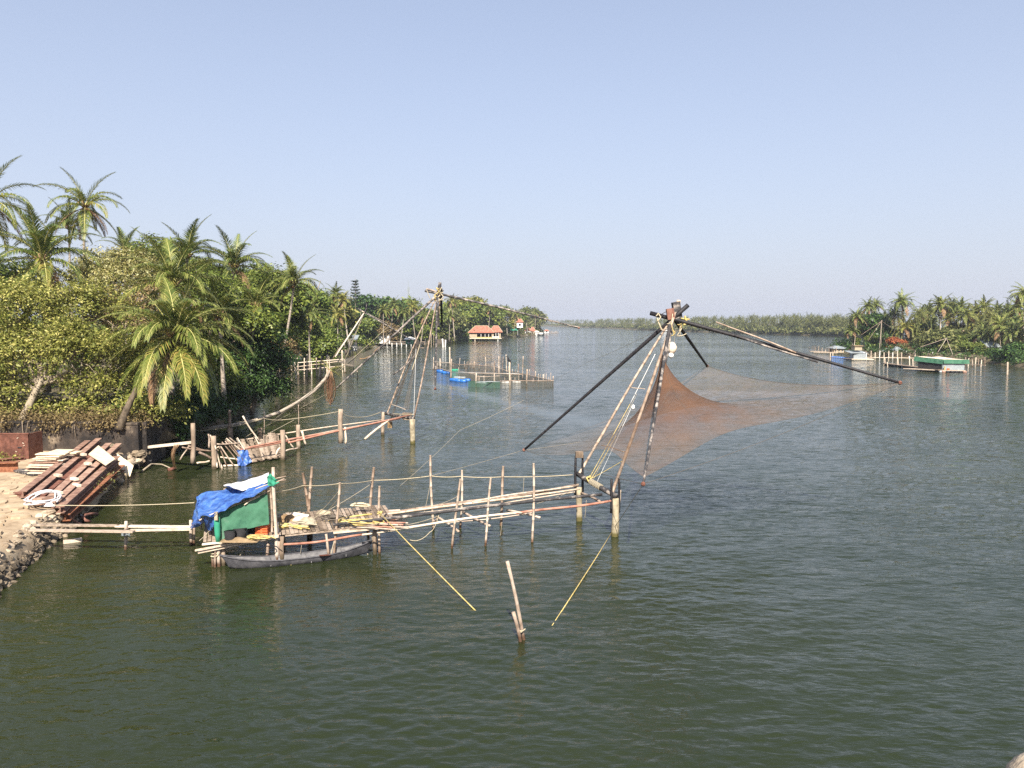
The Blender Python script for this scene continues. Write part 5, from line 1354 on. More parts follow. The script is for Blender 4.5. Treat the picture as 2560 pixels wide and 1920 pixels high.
# the net
def net_mesh(parent, name, mat, tips, peak, c0, R0, sagc, edge_sag, n=72, power=2.3, base_a=.16, top_a=.8):
    t0, t1, t2, t3 = tips
    v, den = [], []
    for i in range(n + 1):
        for j in range(n + 1):
            u, w = i / n, j / n
            p = t0 * (1 - u) * (1 - w) + t1 * u * (1 - w) + t2 * u * w + t3 * (1 - u) * w
            # edges bow inwards between the spar tips
            cen = (t0 + t1 + t2 + t3) / 4
            e = 1 - (4 * u * (1 - u)) * (4 * w * (1 - w))
            ins = edge_sag * max(4 * u * (1 - u) * (1 - 4 * w * (1 - w)), 4 * w * (1 - w) * (1 - 4 * u * (1 - u)))
            p = p + (cen - p) * ins
            p = p - V3(0, 0, sagc * (4 * u * (1 - u) * 4 * w * (1 - w)) ** .8 + .35 * ins / max(edge_sag, .01))
            d = math.hypot(u - c0[0], w - c0[1]) / R0
            k = max(0, 1 - d) ** power
            k2 = .98 * k
            p = p + (peak - p) * min(1, k2 + .08 * k)
            v.append(p); den.append((k, .05 + (base_a - .05) * min(1, max(0, 1.25 - math.hypot(1 - u, (1 - w) * .9)) * 0 + min(1, math.hypot(1 - u, 1 - w) / .95) ** 2)))
    f = [(i * (n + 1) + j, (i + 1) * (n + 1) + j, (i + 1) * (n + 1) + j + 1, i * (n + 1) + j + 1) for i in range(n) for j in range(n)]
    org = np.array(ORG[parent.name])
    me = bpy.data.meshes.new(name); me.from_pydata([tuple(p - org) for p in v], [], f); me.materials.append(M[mat])
    at_ = me.attributes.new('bunch', 'FLOAT', 'POINT')
    at_.data.foreach_set('value', [b_ + (top_a - b_) * min(1, q * 1.5) ** .75 for q, b_ in den])
    me.polygons.foreach_set('use_smooth', [True] * len(f)); me.update()
    mb = MB()
    for i in range(0, n + 1, 9):
        mb.tube([v[i * (n + 1) + j] + V3(0, 0, .012) for j in range(0, n + 1, 2)], .0045, 3, 0, False)
    for j in range(0, n + 1, 12):
        mb.tube([v[i * (n + 1) + j] + V3(0, 0, .012) for i in range(0, n + 1, 2)], .0045, 3, 0, False)
    tag(mb.build('net_cord', M['dark_rope'], parent), kind='stuff')
    return link(name, me, parent)
net_mesh(rig, 'net', 'net', TIP, P(1650, 862, 35.1), (.38, .64), .80, .9, .07, power=3.1, base_a=.19, top_a=.85)
for a, b in ((0, 1), (0, 3), (2, 3)):
    c = (TIP[0] + TIP[1] + TIP[2] + TIP[3]) / 4
    m = (TIP[a] + TIP[b]) / 2; m = m + (c - m) * .07 - V3(0, 0, .35)
    pts = [TIP[a] * (1 - q) ** 2 + (2 * m - (TIP[a] + TIP[b]) / 2) * 2 * q * (1 - q) + TIP[b] * q * q for q in np.linspace(0, 1, 16)]
    MB().tube(pts, .009, 4).build('net_edge_rope', M['dark_rope'], rig)
for t in TIP: MB().ball(t, .09, 7, 5).build('spar_tip_knot', M['rust'], rig)
# ------------------------------------------------------------------ middle fishing net and its broken pier
QN = (W(533, 1172), W(1030, 1108)); QF = (W(480, 1125), W(958, 1087))
n_ = lambda x, y: VP(x, y, QN)
f_ = lambda x, y: VP(x, y, QF)
m_ = lambda x, y: VP(x, y, ((QN[0] + QF[0]) / 2, (QN[1] + QF[1]) / 2))
bp2 = thing('broken_pier', 'collapsed wooden jetty with thick old posts and tilted planks at the middle net', 'pier', (QN[0] + QF[1]) / 2)
for pl, (tx, ty), (fx, fy), r, mt in ((n_, (482, 1058), (482, 1158), .16, 'post'), (f_, (469, 1066), (473, 1125), .12, 'pole'), (n_, (533, 1090), (534, 1174), .19, 'post'), (f_, (575, 1070), (573, 1115), .24, 'post'), (f_, (574, 1025), (573, 1072), .13, 'pole'),
        (f_, (650, 1070), (651, 1112), .19, 'post'), (n_, (706, 1075), (707, 1141), .19, 'post'), (m_, (745, 1062), (746, 1130), .17, 'post'), (n_, (852, 1023), (852, 1108), .20, 'post'), (n_, (863, 1068), (864, 1110), .09, 'pale_plank'),
        (f_, (958, 1030), (958, 1088), .17, 'post'), (n_, (1031, 1048), (1031, 1109), .24, 'concrete_post'), (f_, (485, 1046), (480, 1070), .10, 'plank'), (n_, (521, 1085), (523, 1120), .06, 'pole')):
    a, b = pl(fx, fy), pl(tx, ty)
    part_pole(bp2, 'post', down(a) if a[2] < .3 else a, b, r, r * .95, mt, nodes=False, wob=.03, n=9)
for a, b, r, mt in ((n_(605, 1122), n_(1000, 1046), .07, 'red_pole'), (n_(720, 1107), n_(1024, 1038), .075, 'red_pole'), (n_(600, 1124), n_(720, 1103), .07, 'red_pole'), (f_(585, 1103), f_(955, 1050), .06, 'pale_plank'), (m_(712, 1100), m_(985, 1050), .05, 'bamboo'),
                    (n_(755, 1078), n_(765, 1112), .09, 'pale_plank'), (m_(607, 1040), m_(650, 1104), .06, 'pale_plank'), (n_(713, 1088), n_(735, 1120), .06, 'pale_plank'), (n_(712, 1128), n_(745, 1120), .06, 'pole'), (n_(912, 1098), n_(972, 1050), .10, 'pale_plank'),
                    (n_(530, 1128), n_(455, 1118), .06, 'bamboo'), (n_(470, 1115), n_(520, 1127), .06, 'bamboo'), (n_(450, 1150), n_(472, 1115), .05, 'pole'), (n_(497, 1130), n_(530, 1148), .09, 'pole'), (n_(492, 1158), n_(524, 1152), .07, 'pale_plank'), (n_(540, 1110), n_(600, 1108), .05, 'bamboo'),
                    (m_(640, 1104), m_(596, 1122), .04, 'thin_rope'), (n_(700, 1120), n_(690, 1137), .08, 'pale_plank')):
    part_pole(bp2, 'beam', a, b, r, r * .9, mt, nodes=False, wob=.04)
axC, axD = f_(962, 1033), n_(1034, 1046)
part_pole(bp2, 'axle_beam', axC, axD, .14, .14, 'tar_worn', nodes=False)
MB().box(f_(1018, 1035) + V3(.2, -1.5, 0), (.7, .35, .55), (unit((1, -.6, 0)), unit((.6, 1, 0)), V3(0, 0, 1))).build('counterweight_box', M['post'], bp2)
heap_ = MB().box(f_(975, 1062), (.35, .3, .5)); heap_.build('sack', M['net_brown'], bp2)
def wpt(u, v):      # fallen deck: u along, v across
    a = n_(625, 1134) * (1 - u) + n_(700, 1133) * u; b = m_(598, 1108) * (1 - u) + f_(690, 1088) * u
    p = a * (1 - v) + b * v
    return at(p, .05 + .95 * v + .1 * u)
for k in range(22):
    u = k / 21 * 1.0; R = random.Random(k)
    v0, v1 = R.uniform(0, .12), R.uniform(.4, 1.0)
    MB().beam(wpt(u, v0) + V3(0, 0, R.uniform(-.03, .05)), wpt(u + R.uniform(-.03, .03), v1) + V3(0, 0, R.uniform(-.05, .08)), R.uniform(.16, .26), .05).build('plank', M['plank'], bp2)
for k, (a, b, w) in enumerate((((557, 1100), (598, 1125), .26), ((565, 1098), (603, 1120), .22), ((573, 1105), (606, 1132), .24), ((585, 1098), (610, 1125), .2), ((608, 1100), (630, 1122), .2), ((655, 1090), (662, 1112), .2), ((632, 1097), (648, 1112), .2), ((517, 1108), (545, 1128), .2), ((598, 1102), (590, 1136), .16))):
    MB().beam(n_(*a) + V3(0, .5, 0), n_(*b), w, .05, (0, .6, 1)).build('plank', M['plank' if k % 3 else 'pale_plank'], bp2)
# ropes of the broken pier
for pts, r, sg, mt in (([f_(590, 1055), f_(660, 1046), n_(706, 1050), n_(851, 1028)], .02, .05, 'rope'), ([n_(852, 1035), f_(955, 1028)], .025, .35, 'rope'), ([f_(380, 1108), f_(470, 1078), f_(575, 1068), f_(658, 1046)], .02, .05, 'rope'),
                       ([f_(655, 1072), n_(810, 955)], .02, .05, 'dark_rope'), ([f_(655, 1072), P(870, 905, 75), P(1090, 745, 62)], .01, 0, 'thin_rope'), ([n_(660, 1090), n_(735, 1050)], .015, 0, 'thin_rope'), ([f_(610, 1095), f_(650, 1070)], .015, 0, 'thin_rope')):
    part_rope(bp2, pts, r, sg, mt)
for x, y0, y1 in ((660, 1022, 1090), (746, 1012, 1070)):
    part_pole(bp2, 'stake', f_(x, y1), f_(x, y0), .035, .03, 'pole', nodes=False)
# wreck of a hut frame: a fan of rods lying in the water
wr = thing('collapsed_frame', 'fallen hut frame of pale rods lying half in the water', 'frame', n_(580, 1172))
for a, b, r in (((536, 1118), (556, 1172), .05), ((540, 1115), (572, 1168), .045), ((545, 1118), (590, 1166), .05), ((552, 1112), (606, 1165), .045), ((560, 1110), (618, 1160), .04), ((522, 1095), (545, 1125), .06), ((556, 1172), (612, 1165), .08), ((548, 1150), (612, 1152), .05), ((545, 1163), (560, 1175), .08), ((532, 1130), (553, 1118), .05), ((565, 1108), (612, 1150), .04), ((536, 1125), (548, 1170), .06)):
    part_pole(wr, 'rod', n_(*a) + V3(0, .2, .15), n_(*b) + V3(0, -.3, .08), r, r * .9, 'pale_plank' if r > .045 else 'bamboo', nodes=False)
bt = thing('tarpaulin', 'small crumpled blue tarpaulin floating by the fallen hut frame', 'tarpaulin', n_(615, 1155))
sheet(bt, 'cloth', 'blue', [n_(592, 1140) + V3(0, 0, .35), n_(610, 1133) + V3(0, 0, .4), n_(620, 1140) + V3(0, 0, .3)], [n_(605, 1163) + V3(0, -.6, .08), n_(622, 1162) + V3(0, -.6, .06), n_(637, 1152) + V3(0, -.5, .06)], 18, 14, .09, 5)
for a, b, r, lb in ((W(622, 1145), W(669, 1142), .09, 'pale plank floating beside the small blue tarpaulin'), (W(672, 1147), W(690, 1146), .04, 'short stick afloat near the floating plank')):
    single(MB().pole(a + V3(0, 0, .03), b + V3(0, 0, .03), r, r * .8, nodes=False), 'driftwood', M['pale_plank'], lb, 'driftwood')
single(MB().beam(W(330, 1122, .9), n_(478, 1106), .36, .16), 'footbridge_beam', M['pale_plank'], 'pale timber beam bridging from the stony tip to the old posts', 'beam')
drp = [W(355, 1178, .05), W(378, 1160, .25), W(405, 1161, .12), W(430, 1172, .05)]
single(MB().tube(drp, [.06, .05, .05, .03], 6), 'driftwood', M['bark_pale'], 'bent dry branch lying in the water by the stony tip', 'driftwood', smooth=True)
single(MB().tube([W(420, 1176, .02), W(438, 1170, .12)], [.14, .1], 7), 'driftwood', M['rust'], 'short brown stump afloat beyond the bent branch', 'driftwood', smooth=True)
single(MB().tube([W(350, 1154, .3), W(378, 1152, .25)], .06, 6), 'driftwood', M['pale_plank'], 'pale stick poking out of the stony tip', 'driftwood')
# dry frond clump leaning at the old posts
dc = thing('dry_frond', 'brown dead palm frond hanging into the water at the old posts', 'palm frond', n_(465, 1120))
for i in range(4):
    o = link('leaflet_spray', FRV['hang', 'd', i % 3], dc); o.location = (-.3 - .1 * i, -.2, .25); o.rotation_euler = (0, .5 + .1 * i, 3.4 + i * .25); o.scale = (.38, .38, .38)

rig2 = thing('fishing_net_rig', 'middle lift net with its net bunched up along the mast', 'fishing net', (axC + axD) / 2)
_rig1, rig = rig, rig2
H2 = P(1096, 735, 61.8)
part_pole(rig, 'mast_leg', axC + V3(.2, 0, 0), P(1094, 735, 61.9), .075, .06, 'bamboo', wob=.1, mi=0)
part_pole(rig, 'mast_leg', axD + V3(0, .1, 0), P(1098, 722, 61.8), .075, .06, 'pole', nodes=False, wob=.1)
part_pole(rig, 'mast_pole', P(1096, 815, 61.7), P(1099, 712, 61.9), .09, .08, 'bamboo', wob=.03)
T2 = [P(1447, 820, 62.2), P(1105, 815, 71.6), P(838, 973, 61.6), P(1088, 972, 52.2)]
spar(H2, T2[0], 1.1, .10, .055, 'tar_worn', 1, -.1)
spar(H2 + V3(.2, 0, .3), T2[1], .4, .11, .08, 'tar', 2)
spar(H2, T2[2], .5, .11, .06, 'tar_worn', 3)
spar(H2 + V3(-.1, 0, 0), T2[3], .3, .09, .045, 'tar_worn', 4)
part_pole(rig, 'splice_pole', H2 + (T2[0] - H2) * .78, T2[0] + V3(.1, 0, .05), .05, .04, 'pole', nodes=False)
part_pole(rig, 'crosspiece', P(1066, 722, 61.6), P(1092, 730, 61.8), .07, .07, 'pole', nodes=False)
MB().tube([P(1098, 728, 61.8), P(1100, 706, 61.8)], [.17, .12], 8).build('mast_head', M['tar_worn'], rig, True)
for k in range(6):
    R = random.Random(k + 40); c = P(1098 + R.uniform(-5, 12), 728 + R.uniform(-10, 12), 61.4)
    MB().rope([c, c + V3(R.uniform(-.4, .4), -.1, R.uniform(-.5, .2)), c + V3(R.uniform(-.3, .3), 0, R.uniform(-.8, -.2))], .04, .03, seg=4).build('lashing', M['yrope' if k % 2 else 'rope'], rig, True)
for a, b, r, mt in ((P(1066, 722, 61.6), P(1075, 746, 61.5), .03, 'rope'), (P(1040, 870, 61), axD, .012, 'white'), (P(1030, 925, 60), P(1050, 860, 61), .03, 'rope'), (T2[2], P(660, 1068, 57), .01, 'thin_rope'), (axC, axD + V3(0, 0, .3), .03, 'rope')):
    part_rope(rig, [a, b], r, .03, mt, 'hauling_rope')
for a, b in ((P(1076, 757, 61.5), P(1089, 757, 61.5)), (P(1040, 868, 61.3), P(1060, 870, 60.8)), (P(976, 1010, 61.5), P(1014, 1024, 59.5))):
    part_pole(rig, 'rung', a, b, .03, .03, 'bamboo', nodes=False)
MB().tube([P(982, 937, 60.5), P(1000, 925, 60.6), P(1020, 908, 60.8), P(1036, 890, 61), P(1045, 870, 61.2)], [.05, .07, .07, .06, .05], 6).build('bent_stick', M['tar_worn'], rig, True)
def drape(parent, name, mat, top, bot, n=18):
    """net bunched into a hanging curtain"""
    def fn(u, v):
        q = u
        p = top[0] * (1 - q) + bot[0] * q; p2 = top[1] * (1 - q) + bot[1] * q
        r = p * (1 - v) + p2 * v
        return r + V3(.06 * math.sin(v * 9 + q * 4), .12 * math.sin(v * 14 + q * 2), 0)
    return MB().grid(fn, 20, n).build(name, M[mat], parent, True)
drape(rig, 'net', 'net_grey', (P(1043, 850, 61.2), P(1047, 850, 61)), (P(972, 1062, 61.5), P(980, 1045, 61)))
drape(rig, 'net', 'net_grey', (P(1046, 855, 61.2), P(1052, 855, 61)), (P(1008, 1022, 60.5), P(1022, 1026, 60)))
drape(rig, 'net', 'net_grey', (P(1040, 880, 61.2), P(1050, 862, 61)), (P(985, 1000, 60.5), P(990, 985, 60)))
for t in T2: MB().ball(t, .09, 7, 5).build('spar_tip_knot', M['rust'], rig)

# ------------------------------------------------------------------ third net and its little pier in the bay
sp = thing('stake_pier', 'short jetty of slim pink brown stakes sticking out beside the mango tree', 'pier', W(800, 955))
for tx, ty, fx, fy in ((729, 892, 729, 930), (737, 905, 741, 945), (743, 893, 747, 935), (761, 895, 761, 940), (768, 886, 766, 945), (778, 897, 779, 935), (791, 894, 792, 943), (803, 890, 802, 948), (818, 887, 817, 935), (822, 890, 825, 935), (855, 875, 857, 930), (862, 898, 862, 932), (745, 905, 746, 940), (812, 905, 806, 945), (800, 915, 795, 944)):
    d = 120 + (948 - fy) * .5
    a = W(fx, min(fy, 948)); b = P(tx, ty, a[1] - .05)
    part_pole(sp, 'stake', down(a), b, .13, .11, 'pale_plank' if fx % 2 else 'pole', nodes=False)
for a, b in (((735, 918), (860, 902)), ((735, 926), (858, 915)), ((745, 907), (860, 898)), ((857, 912), (884, 914))):
    part_pole(sp, 'rail', P(*a, 128), P(*b, 130), .08, .08, 'pale_plank', nodes=False)
rig3 = thing('fishing_net_rig', 'small far lift net in the bay with its net hung low', 'fishing net', W(862, 935))
rig = rig3
H3 = P(911, 781, 130)
part_pole(rig, 'mast_leg', P(832, 896, 128), H3, .09, .07, 'pole', nodes=False)
part_pole(rig, 'mast_leg', P(866, 885, 132), H3, .12, .10, 'tar_worn', nodes=False)
part_pole(rig, 'mast_pole', P(917, 757, 130), P(913, 785, 130), .06, .07, 'tar_worn', nodes=False)
spar(H3, P(1030, 850, 128), 1.3, .13, .07, 'tar_worn'); spar(H3, P(975, 812, 140), .8, .12, .07, 'pale_plank'); spar(H3, P(862, 826, 136), .5, .12, .08, 'tar'); spar(H3, P(838, 892, 118), .3, .11, .07, 'pale_plank')
part_pole(rig, 'prop', W(884, 920), P(880, 855, 134), .1, .09, 'pale_plank', nodes=False)
part_pole(rig, 'prop', W(893, 947), P(893, 928, 121), .1, .09, 'pale_plank', nodes=False)
for a, b in ((H3, P(862, 900, 128)), (P(975, 812, 140), P(850, 925, 122)), (P(901, 779, 130), P(903, 792, 130))):
    part_rope(rig, [a, b], .03, .02, 'rope', 'hauling_rope')
def low(u, v):
    a = P(845, 905, 126) * (1 - u) + P(958, 862, 134) * u; b = P(870, 915, 122) * (1 - u) + P(912, 897, 124) * u
    p = a * (1 - v) + b * v
    return p - V3(0, 0, 1.0 * 4 * u * (1 - u) * v * .6)
MB().grid(low, 16, 8).build('net', M['net_grey'], rig, True)
MB().tube([P(958, 862, 134), P(940, 875, 130), P(930, 888, 126), P(912, 897, 124), P(900, 897, 123)], .12, 6).build('net_roll', M['net_brown'], rig, True)

# ------------------------------------------------------------------ floating fish pens
pen = thing('fish_pen', 'floating net pens with pale stakes and blue drums in mid river', 'fish pen', W(1230, 925))
z0 = .55
pc = lambda x, y, z=0.0: W(x, y, z)
for x, ty, fy, r in ((1082, 893, 925, .16), (1101, 896, 922, .16), (1125, 868, 910, .30), (1127, 897, 946, .2), (1148, 895, 918, .12), (1168, 903, 922, .14), (1184, 904, 922, .26), (1215, 893, 925, .11), (1228, 911, 922, .1), (1235, 902, 928, .18), (1248, 891, 932, .13), (1256, 892, 932, .12), (1266, 886, 935, .10), (1275, 905, 963, .26), (1294, 910, 935, .18), (1306, 890, 950, .14), (1316, 923, 962, .26), (1337, 928, 945, .16), (1359, 936, 950, .14), (1381, 940, 962, .16), (1189, 933, 962, .22), (1091, 908, 925, .14)):
    a = pc(x, fy); b = P(x + (2 if x % 3 else -1), ty, a[1])
    part_pole(pen, 'stake', down(a), b, r * .58, r * .52, 'pole' if x % 3 else 'pale_plank', nodes=False, n=7)
def rail(a, b, r=.10, mt='pole', z=.8): part_pole(pen, 'rail', W(*a, z), W(*b, z), r * .62, r * .62, mt, nodes=False, wob=.05)
rail((1084, 905), (1130, 908), z=.9); rail((1130, 910), (1235, 916), z=.9); rail((1235, 917), (1270, 928), z=.9); rail((1270, 928), (1384, 952), .09, 'pole'); rail((1250, 953), (1384, 952), .13); rail((1085, 907), (1085, 918), z=.6)
rail((1130, 930), (1300, 934), .09, 'tin'); rail((1160, 932), (1305, 936), .11); rail((1190, 941), (1250, 940), .09); rail((1140, 926), (1190, 936), .08, 'pole'); rail((1190, 956), (1250, 955), .11, 'tin'); rail((1085, 918), (1130, 930), .08, 'pole')
def wallnet(a, b, mat, z=.85):
    A, B = W(*a, z), W(*b, z)
    MB().grid(lambda u, v: A + (B - A) * u - V3(0, 0, (z + .15) * v + .12 * math.sin(u * 6) * v), 14, 4).build('net_wall', M[mat], pen, True)
for a, b, mt in (((1084, 905), (1236, 916), 'net_cage'), ((1236, 916), (1384, 952), 'net_cage'), ((1085, 907), (1130, 930), 'net_cage'), ((1140, 931), (1300, 934), 'net_cage'), ((1150, 935), (1250, 941), 'net_cage'), ((1250, 953), (1384, 952), 'net_cage'), ((1170, 952), (1250, 955), 'net_green'), ((1300, 934), (1316, 950), 'net_cage')):
    wallnet(a, b, mt)
for x, y, ln, mt in ((1100, 928, 1.2, 'plastic_blue'), (1112, 932, 1.2, 'plastic_blue'), (1119, 933, .8, 'plastic_blue'), (1135, 950, 1.3, 'plastic_blue'), (1146, 952, 1.2, 'plastic_blue'), (1158, 953, 1.0, 'plastic_blue'), (1168, 951, 1.0, 'plastic_blue'), (1137, 926, 1.6, 'green_bright'), (1207, 958, 1.3, 'tin'), (1265, 956, 1.2, 'white'), (1292, 955, 1.2, 'white'), (1150, 945, 2.0, 'tin')):
    c = W(x, y, .12); d = unit((1, -.35, 0)) * ln / 2
    MB().tube([c - d, c - d * .96, c + d * .96, c + d], [.2, .28, .28, .2], 10).build('drum', M[mt], pen, True)
bd = thing('bird', 'dark cormorant perched on the thick pen stake', 'bird', P(1272, 906, W(1275, 963)[1]))
_b = np.array(ORG[bd.name])
bm = MB(); bm.tube([_b + V3(.35, 0, -.15), _b + V3(.2, 0, .12), _b + V3(0, 0, .35), _b + V3(-.12, 0, .62), _b + V3(-.12, 0, .8), _b + V3(-.25, 0, .86), _b + V3(-.5, 0, .84)], [.03, .14, .17, .10, .06, .08, .015], 8)
bm.build('body', M['dark'], bd, True)
for s in (-1, 1): MB().tube([_b + V3(.05, .05 * s, .2), _b + V3(.02, .06 * s, 0)], .02, 5).build('leg', M['dark'], bd)
R = random.Random(9)
for k in range(52):       # thin sticks crowded along the pens
    q = R.random(); e = R.choice((((1084, 916), (1236, 926)), ((1236, 928), (1384, 958)), ((1140, 938), (1300, 940)), ((1190, 960), (1384, 960))))
    x, y = e[0][0] + (e[1][0] - e[0][0]) * q, e[0][1] + (e[1][1] - e[0][1]) * q
    a = W(x, y); part_pole(pen, 'stick', down(a), a + V3(R.uniform(-.15, .15), 0, R.uniform(.8, 1.7)), .05, .04, 'pole', nodes=False)
# line from the front net across the water to the pens
single(MB().rope([P(1380, 950, 106), P(1470, 905, 90), P(1655, 820, 36)], .012, .1), 'line', M['thin_rope'], 'thin slack line from the fish pens to the front net mast', 'rope')
single(MB().rope([N_(1000, 1215), P(1150, 1075, 40), P(1310, 1000, 45)], .008, .05), 'line', M['thin_rope'], 'very thin line rising from the near pier stakes across the open water', 'rope')
# ------------------------------------------------------------------ yard on the near left bank
def rock_mesh(seed, mat):
    mb = MB(); mb.ball((0, 0, 0), (1, .8, .62), 8, 6, .2, seed=seed)
    me = bpy.data.meshes.new('stone'); me.from_pydata(mb.v, [], mb.f); me.materials.append(M[mat]); me.update()
    return me
ROCK = [rock_mesh(s, 'stone') for s in range(5)]
ROCKS = [rock_mesh(s + 9, 'sandstone') for s in range(5)]
def put_rock(parent, p, r, R, lib, name='stone'):
    o = link(name, lib[R.randrange(len(lib))], parent)
    o.location = tuple(np.asarray(p) - np.array(ORG[parent.name])); o.scale = (r * R.uniform(.8, 1.25), r * R.uniform(.8, 1.2), r * R.uniform(.7, 1.1))
    o.rotation_euler = (R.uniform(-.5, .5), R.uniform(-.5, .5), R.random() * 6)
    return o
rv = thing('stone_revetment', 'rubble stone facing of the near bank below the gangplank', 'revetment', (shore(LS, 28), 28, 0))
R = random.Random(8)
for k in range(230):
    y = R.uniform(24.5, 32.6); q = R.random()
    p = V3(shore(LS, y) + .25 - q * .75, y, -.05 + q * 1.0)
    put_rock(rv, p, R.uniform(.13, .24), R, ROCK if q < .72 else ROCKS)
rt = thing('stone_heap', 'sandy stones heaped at the point where the timber beam starts', 'stone heap', W(335, 1170))
for k in range(60):
    p = W(318 + R.gauss(0, 18), 1160 + R.gauss(0, 11), .12); p[2] = max(.02, .85 - .3 * abs(R.gauss(0, 1.2)))
    put_rock(rt, p, R.uniform(.16, .36), R, ROCKS)
for k in range(26):
    p = W(318 + R.uniform(-45, 12), 1190 + R.uniform(-12, 16), .06)
    p[0] = min(p[0], shore(LS, p[1]) + .5)
    put_rock(rt, p, R.uniform(.10, .22), R, ROCKS)
dk = thing('boulder_heap', 'blackened boulders below the end of the retaining wall', 'stone heap', W(320, 1135, .8))
for k in range(46):
    p = W(312 + R.uniform(-34, 48), 1130 + R.uniform(-10, 14), .7); p[2] = R.uniform(.4, 1.3)
    put_rock(dk, p, R.uniform(.2, .4), R, ROCK)
rb = thing('stone_edging', 'broken stones along the edge of the yard under the gangplank', 'stone heap', W(140, 1345, .3))
for k in range(70):
    y = R.uniform(31.5, 36.5); q = R.random()
    put_rock(rb, V3(shore(LS, y) + .35 - q * .9, y, -.02 + q * .95), R.uniform(.10, .26), R, ROCKS if q > .4 else ROCK)

# retaining wall: weathered concrete courses with dark stains; shade is also put into the dark tones
M['wall'] = pm('stained_shaded_concrete', [(.010, .009, .009), (.022, .018, .016), (.055, .042, .033), (.22, .17, .12)], .7, .95, .5, detail=9, dist=.05)
rw = thing('retaining_wall', 'stained old concrete wall holding the wooded bank behind the steel beams', 'wall', WA)
for k, (q0, q1, h) in enumerate(((-.25, .16, 2.72), (.16, .42, 2.78), (.42, .70, 2.74), (.70, .86, 2.80), (.86, 1.0, 2.70))):
    a, b = WA + (WB - WA) * q0, WA + (WB - WA) * q1
    o = wnrm * (.012 * (k % 2))
    MB().beam(at(a, h / 2 - .2) + o, at(b, h / 2 - .2) + o, .5, h + .4).build('wall_section', M['wall'], rw)
    MB().beam(at(a, h + .06) + o, at(b, h + .06) + o, .62, .12).build('coping', M['wall'], rw)
e0 = WB + wnrm * .25
MB().beam(at(e0, 1.1), at(e0 + wnrm * 4 - wd * .6, 1.0), .5, 3.3).build('wall_section', M['wall'], rw)
mb = MB(); R2 = random.Random(12)
for k in range(16):      # roots and dry creepers hanging over the wall
    q = R2.uniform(0, 1); p = WA + (WB - WA) * q - wnrm * .34
    L0 = R2.uniform(.4, 1.5); x = R2.uniform(-.4, .4)
    mb.tube([at(p + wnrm * .5, 2.95), at(p, 2.9), at(p + wd * x * .4 - wnrm * .06, 2.8 - L0 * .5), at(p + wd * x - wnrm * .05, 2.85 - L0)], [.03, .03, .02, .01], 4)
tag(mb.build('roots', M['bark'], rw, True), kind='stuff')
ground_cover('creeper', 'dry creeper and leaves spilling over the stained wall', [(at(WA + (WB - WA) * q - wnrm * .35, 2.6), (1.0, .25, .5)) for q in (.12, .45, .55, .78, .84)], M['leaf_brown'], 37, 130, 14, .16, spread=.25, gap=.3)

# big rusty steel channels stacked side by side
def ibeam(a, b, w, h, t=.035, up=(0, 0, 1)):
    a, b = np.asarray(a), np.asarray(b); x = unit(b - a); y = unit(np.cross(up, x)); z = np.cross(x, y)
    prof = [(-w / 2, h), (w / 2, h), (w / 2, h - t), (t / 2, h - t), (t / 2, t), (w / 2, t), (w / 2, 0), (-w / 2, 0), (-w / 2, t), (-t / 2, t), (-t / 2, h - t), (-w / 2, h - t)]
    n = len(prof); vs = [p + y * u + z * v for p in (a, b) for u, v in prof]
    fs = [(i, (i + 1) % n, n + (i + 1) % n, n + i) for i in range(n)] + [tuple(range(n - 1, -1, -1)), tuple(range(n, 2 * n))]
    return MB().add(vs, fs)
BE = [((57, 1228), (219, 1101), 1.15, 1.62, 'first steel beam from the plank stack, longest of the parallel rusty beams'), ((80, 1236), (247, 1095), 1.15, 1.66, 'second steel beam from the plank stack, reaching up to the wall'),
      ((101, 1240), (256, 1116), 1.0, 1.36, 'third steel beam from the plank stack, lying lower than its neighbours'), ((121, 1246), (272, 1107), 1.05, 1.5, 'fourth steel beam, passing under the big plywood sheet'),
      ((138, 1254), (297, 1108), 1.0, 1.4, 'fifth steel beam, reaching the wall end right of the plywood'), ((150, 1266), (292, 1140), .92, 1.2, 'sixth steel beam, outermost one resting on the yard')]
for i, (a, b, za, zb, lb) in enumerate(BE):
    A = W(*a, za + .25); B = W(*b, zb + .3)
    if B[1] > 47.4: B = P(*b, 47.4)
    mbm = ibeam(A - V3(0, 0, .3), B - V3(0, 0, .3), .34, .3)
    single(mbm, 'steel_beam', M['rust_light' if i != 2 else 'rust'], lb, 'steel beam', group='rusty steel beams in the yard')
A, B = W(163, 1303, .45), W(303, 1176, .85)
single(ibeam(A, B, .42, .3), 'steel_beam', M['orange_rust'], 'orange rusted steel beam lying apart along the water edge', 'steel beam', group='rusty steel beams in the yard')
single(ibeam(W(140, 1290, .35), W(168, 1306, .3), .3, .25), 'steel_beam', M['orange_rust'], 'short rusty stub of beam at the foot of the water edge beam', 'steel beam', group='rusty steel beams in the yard')
single(ibeam(W(40, 1236, 1.06), W(84, 1246, 1.06), .25, .12), 'steel_beam', M['rust'], 'short flat steel piece below the ends of the parallel beams', 'steel beam', group='rusty steel beams in the yard')
for i, (x, y, z, lb) in enumerate(((145, 1188, 1.62, 'between the second and third beam'), (207, 1136, 1.85, 'near the upper end of the third beam'), (220, 1159, 1.7, 'near the lower corner of the plywood sheet'), (186, 1197, 1.5, 'across the fifth beam'), (146, 1231, 1.4, 'by the white hose coil'), (192, 1213, 1.35, 'on the outermost beam'))):
    c = W(x, y, z)
    single(MB().box(c, (.5, .16, .12), (unit((.8, -.5, 0)), unit((.5, .8, 0)), V3(0, 0, 1))), 'wood_block', M['pale_plank'], 'pale wood spacer block lying ' + lb, 'wood block', group='spacer blocks on the steel beams')
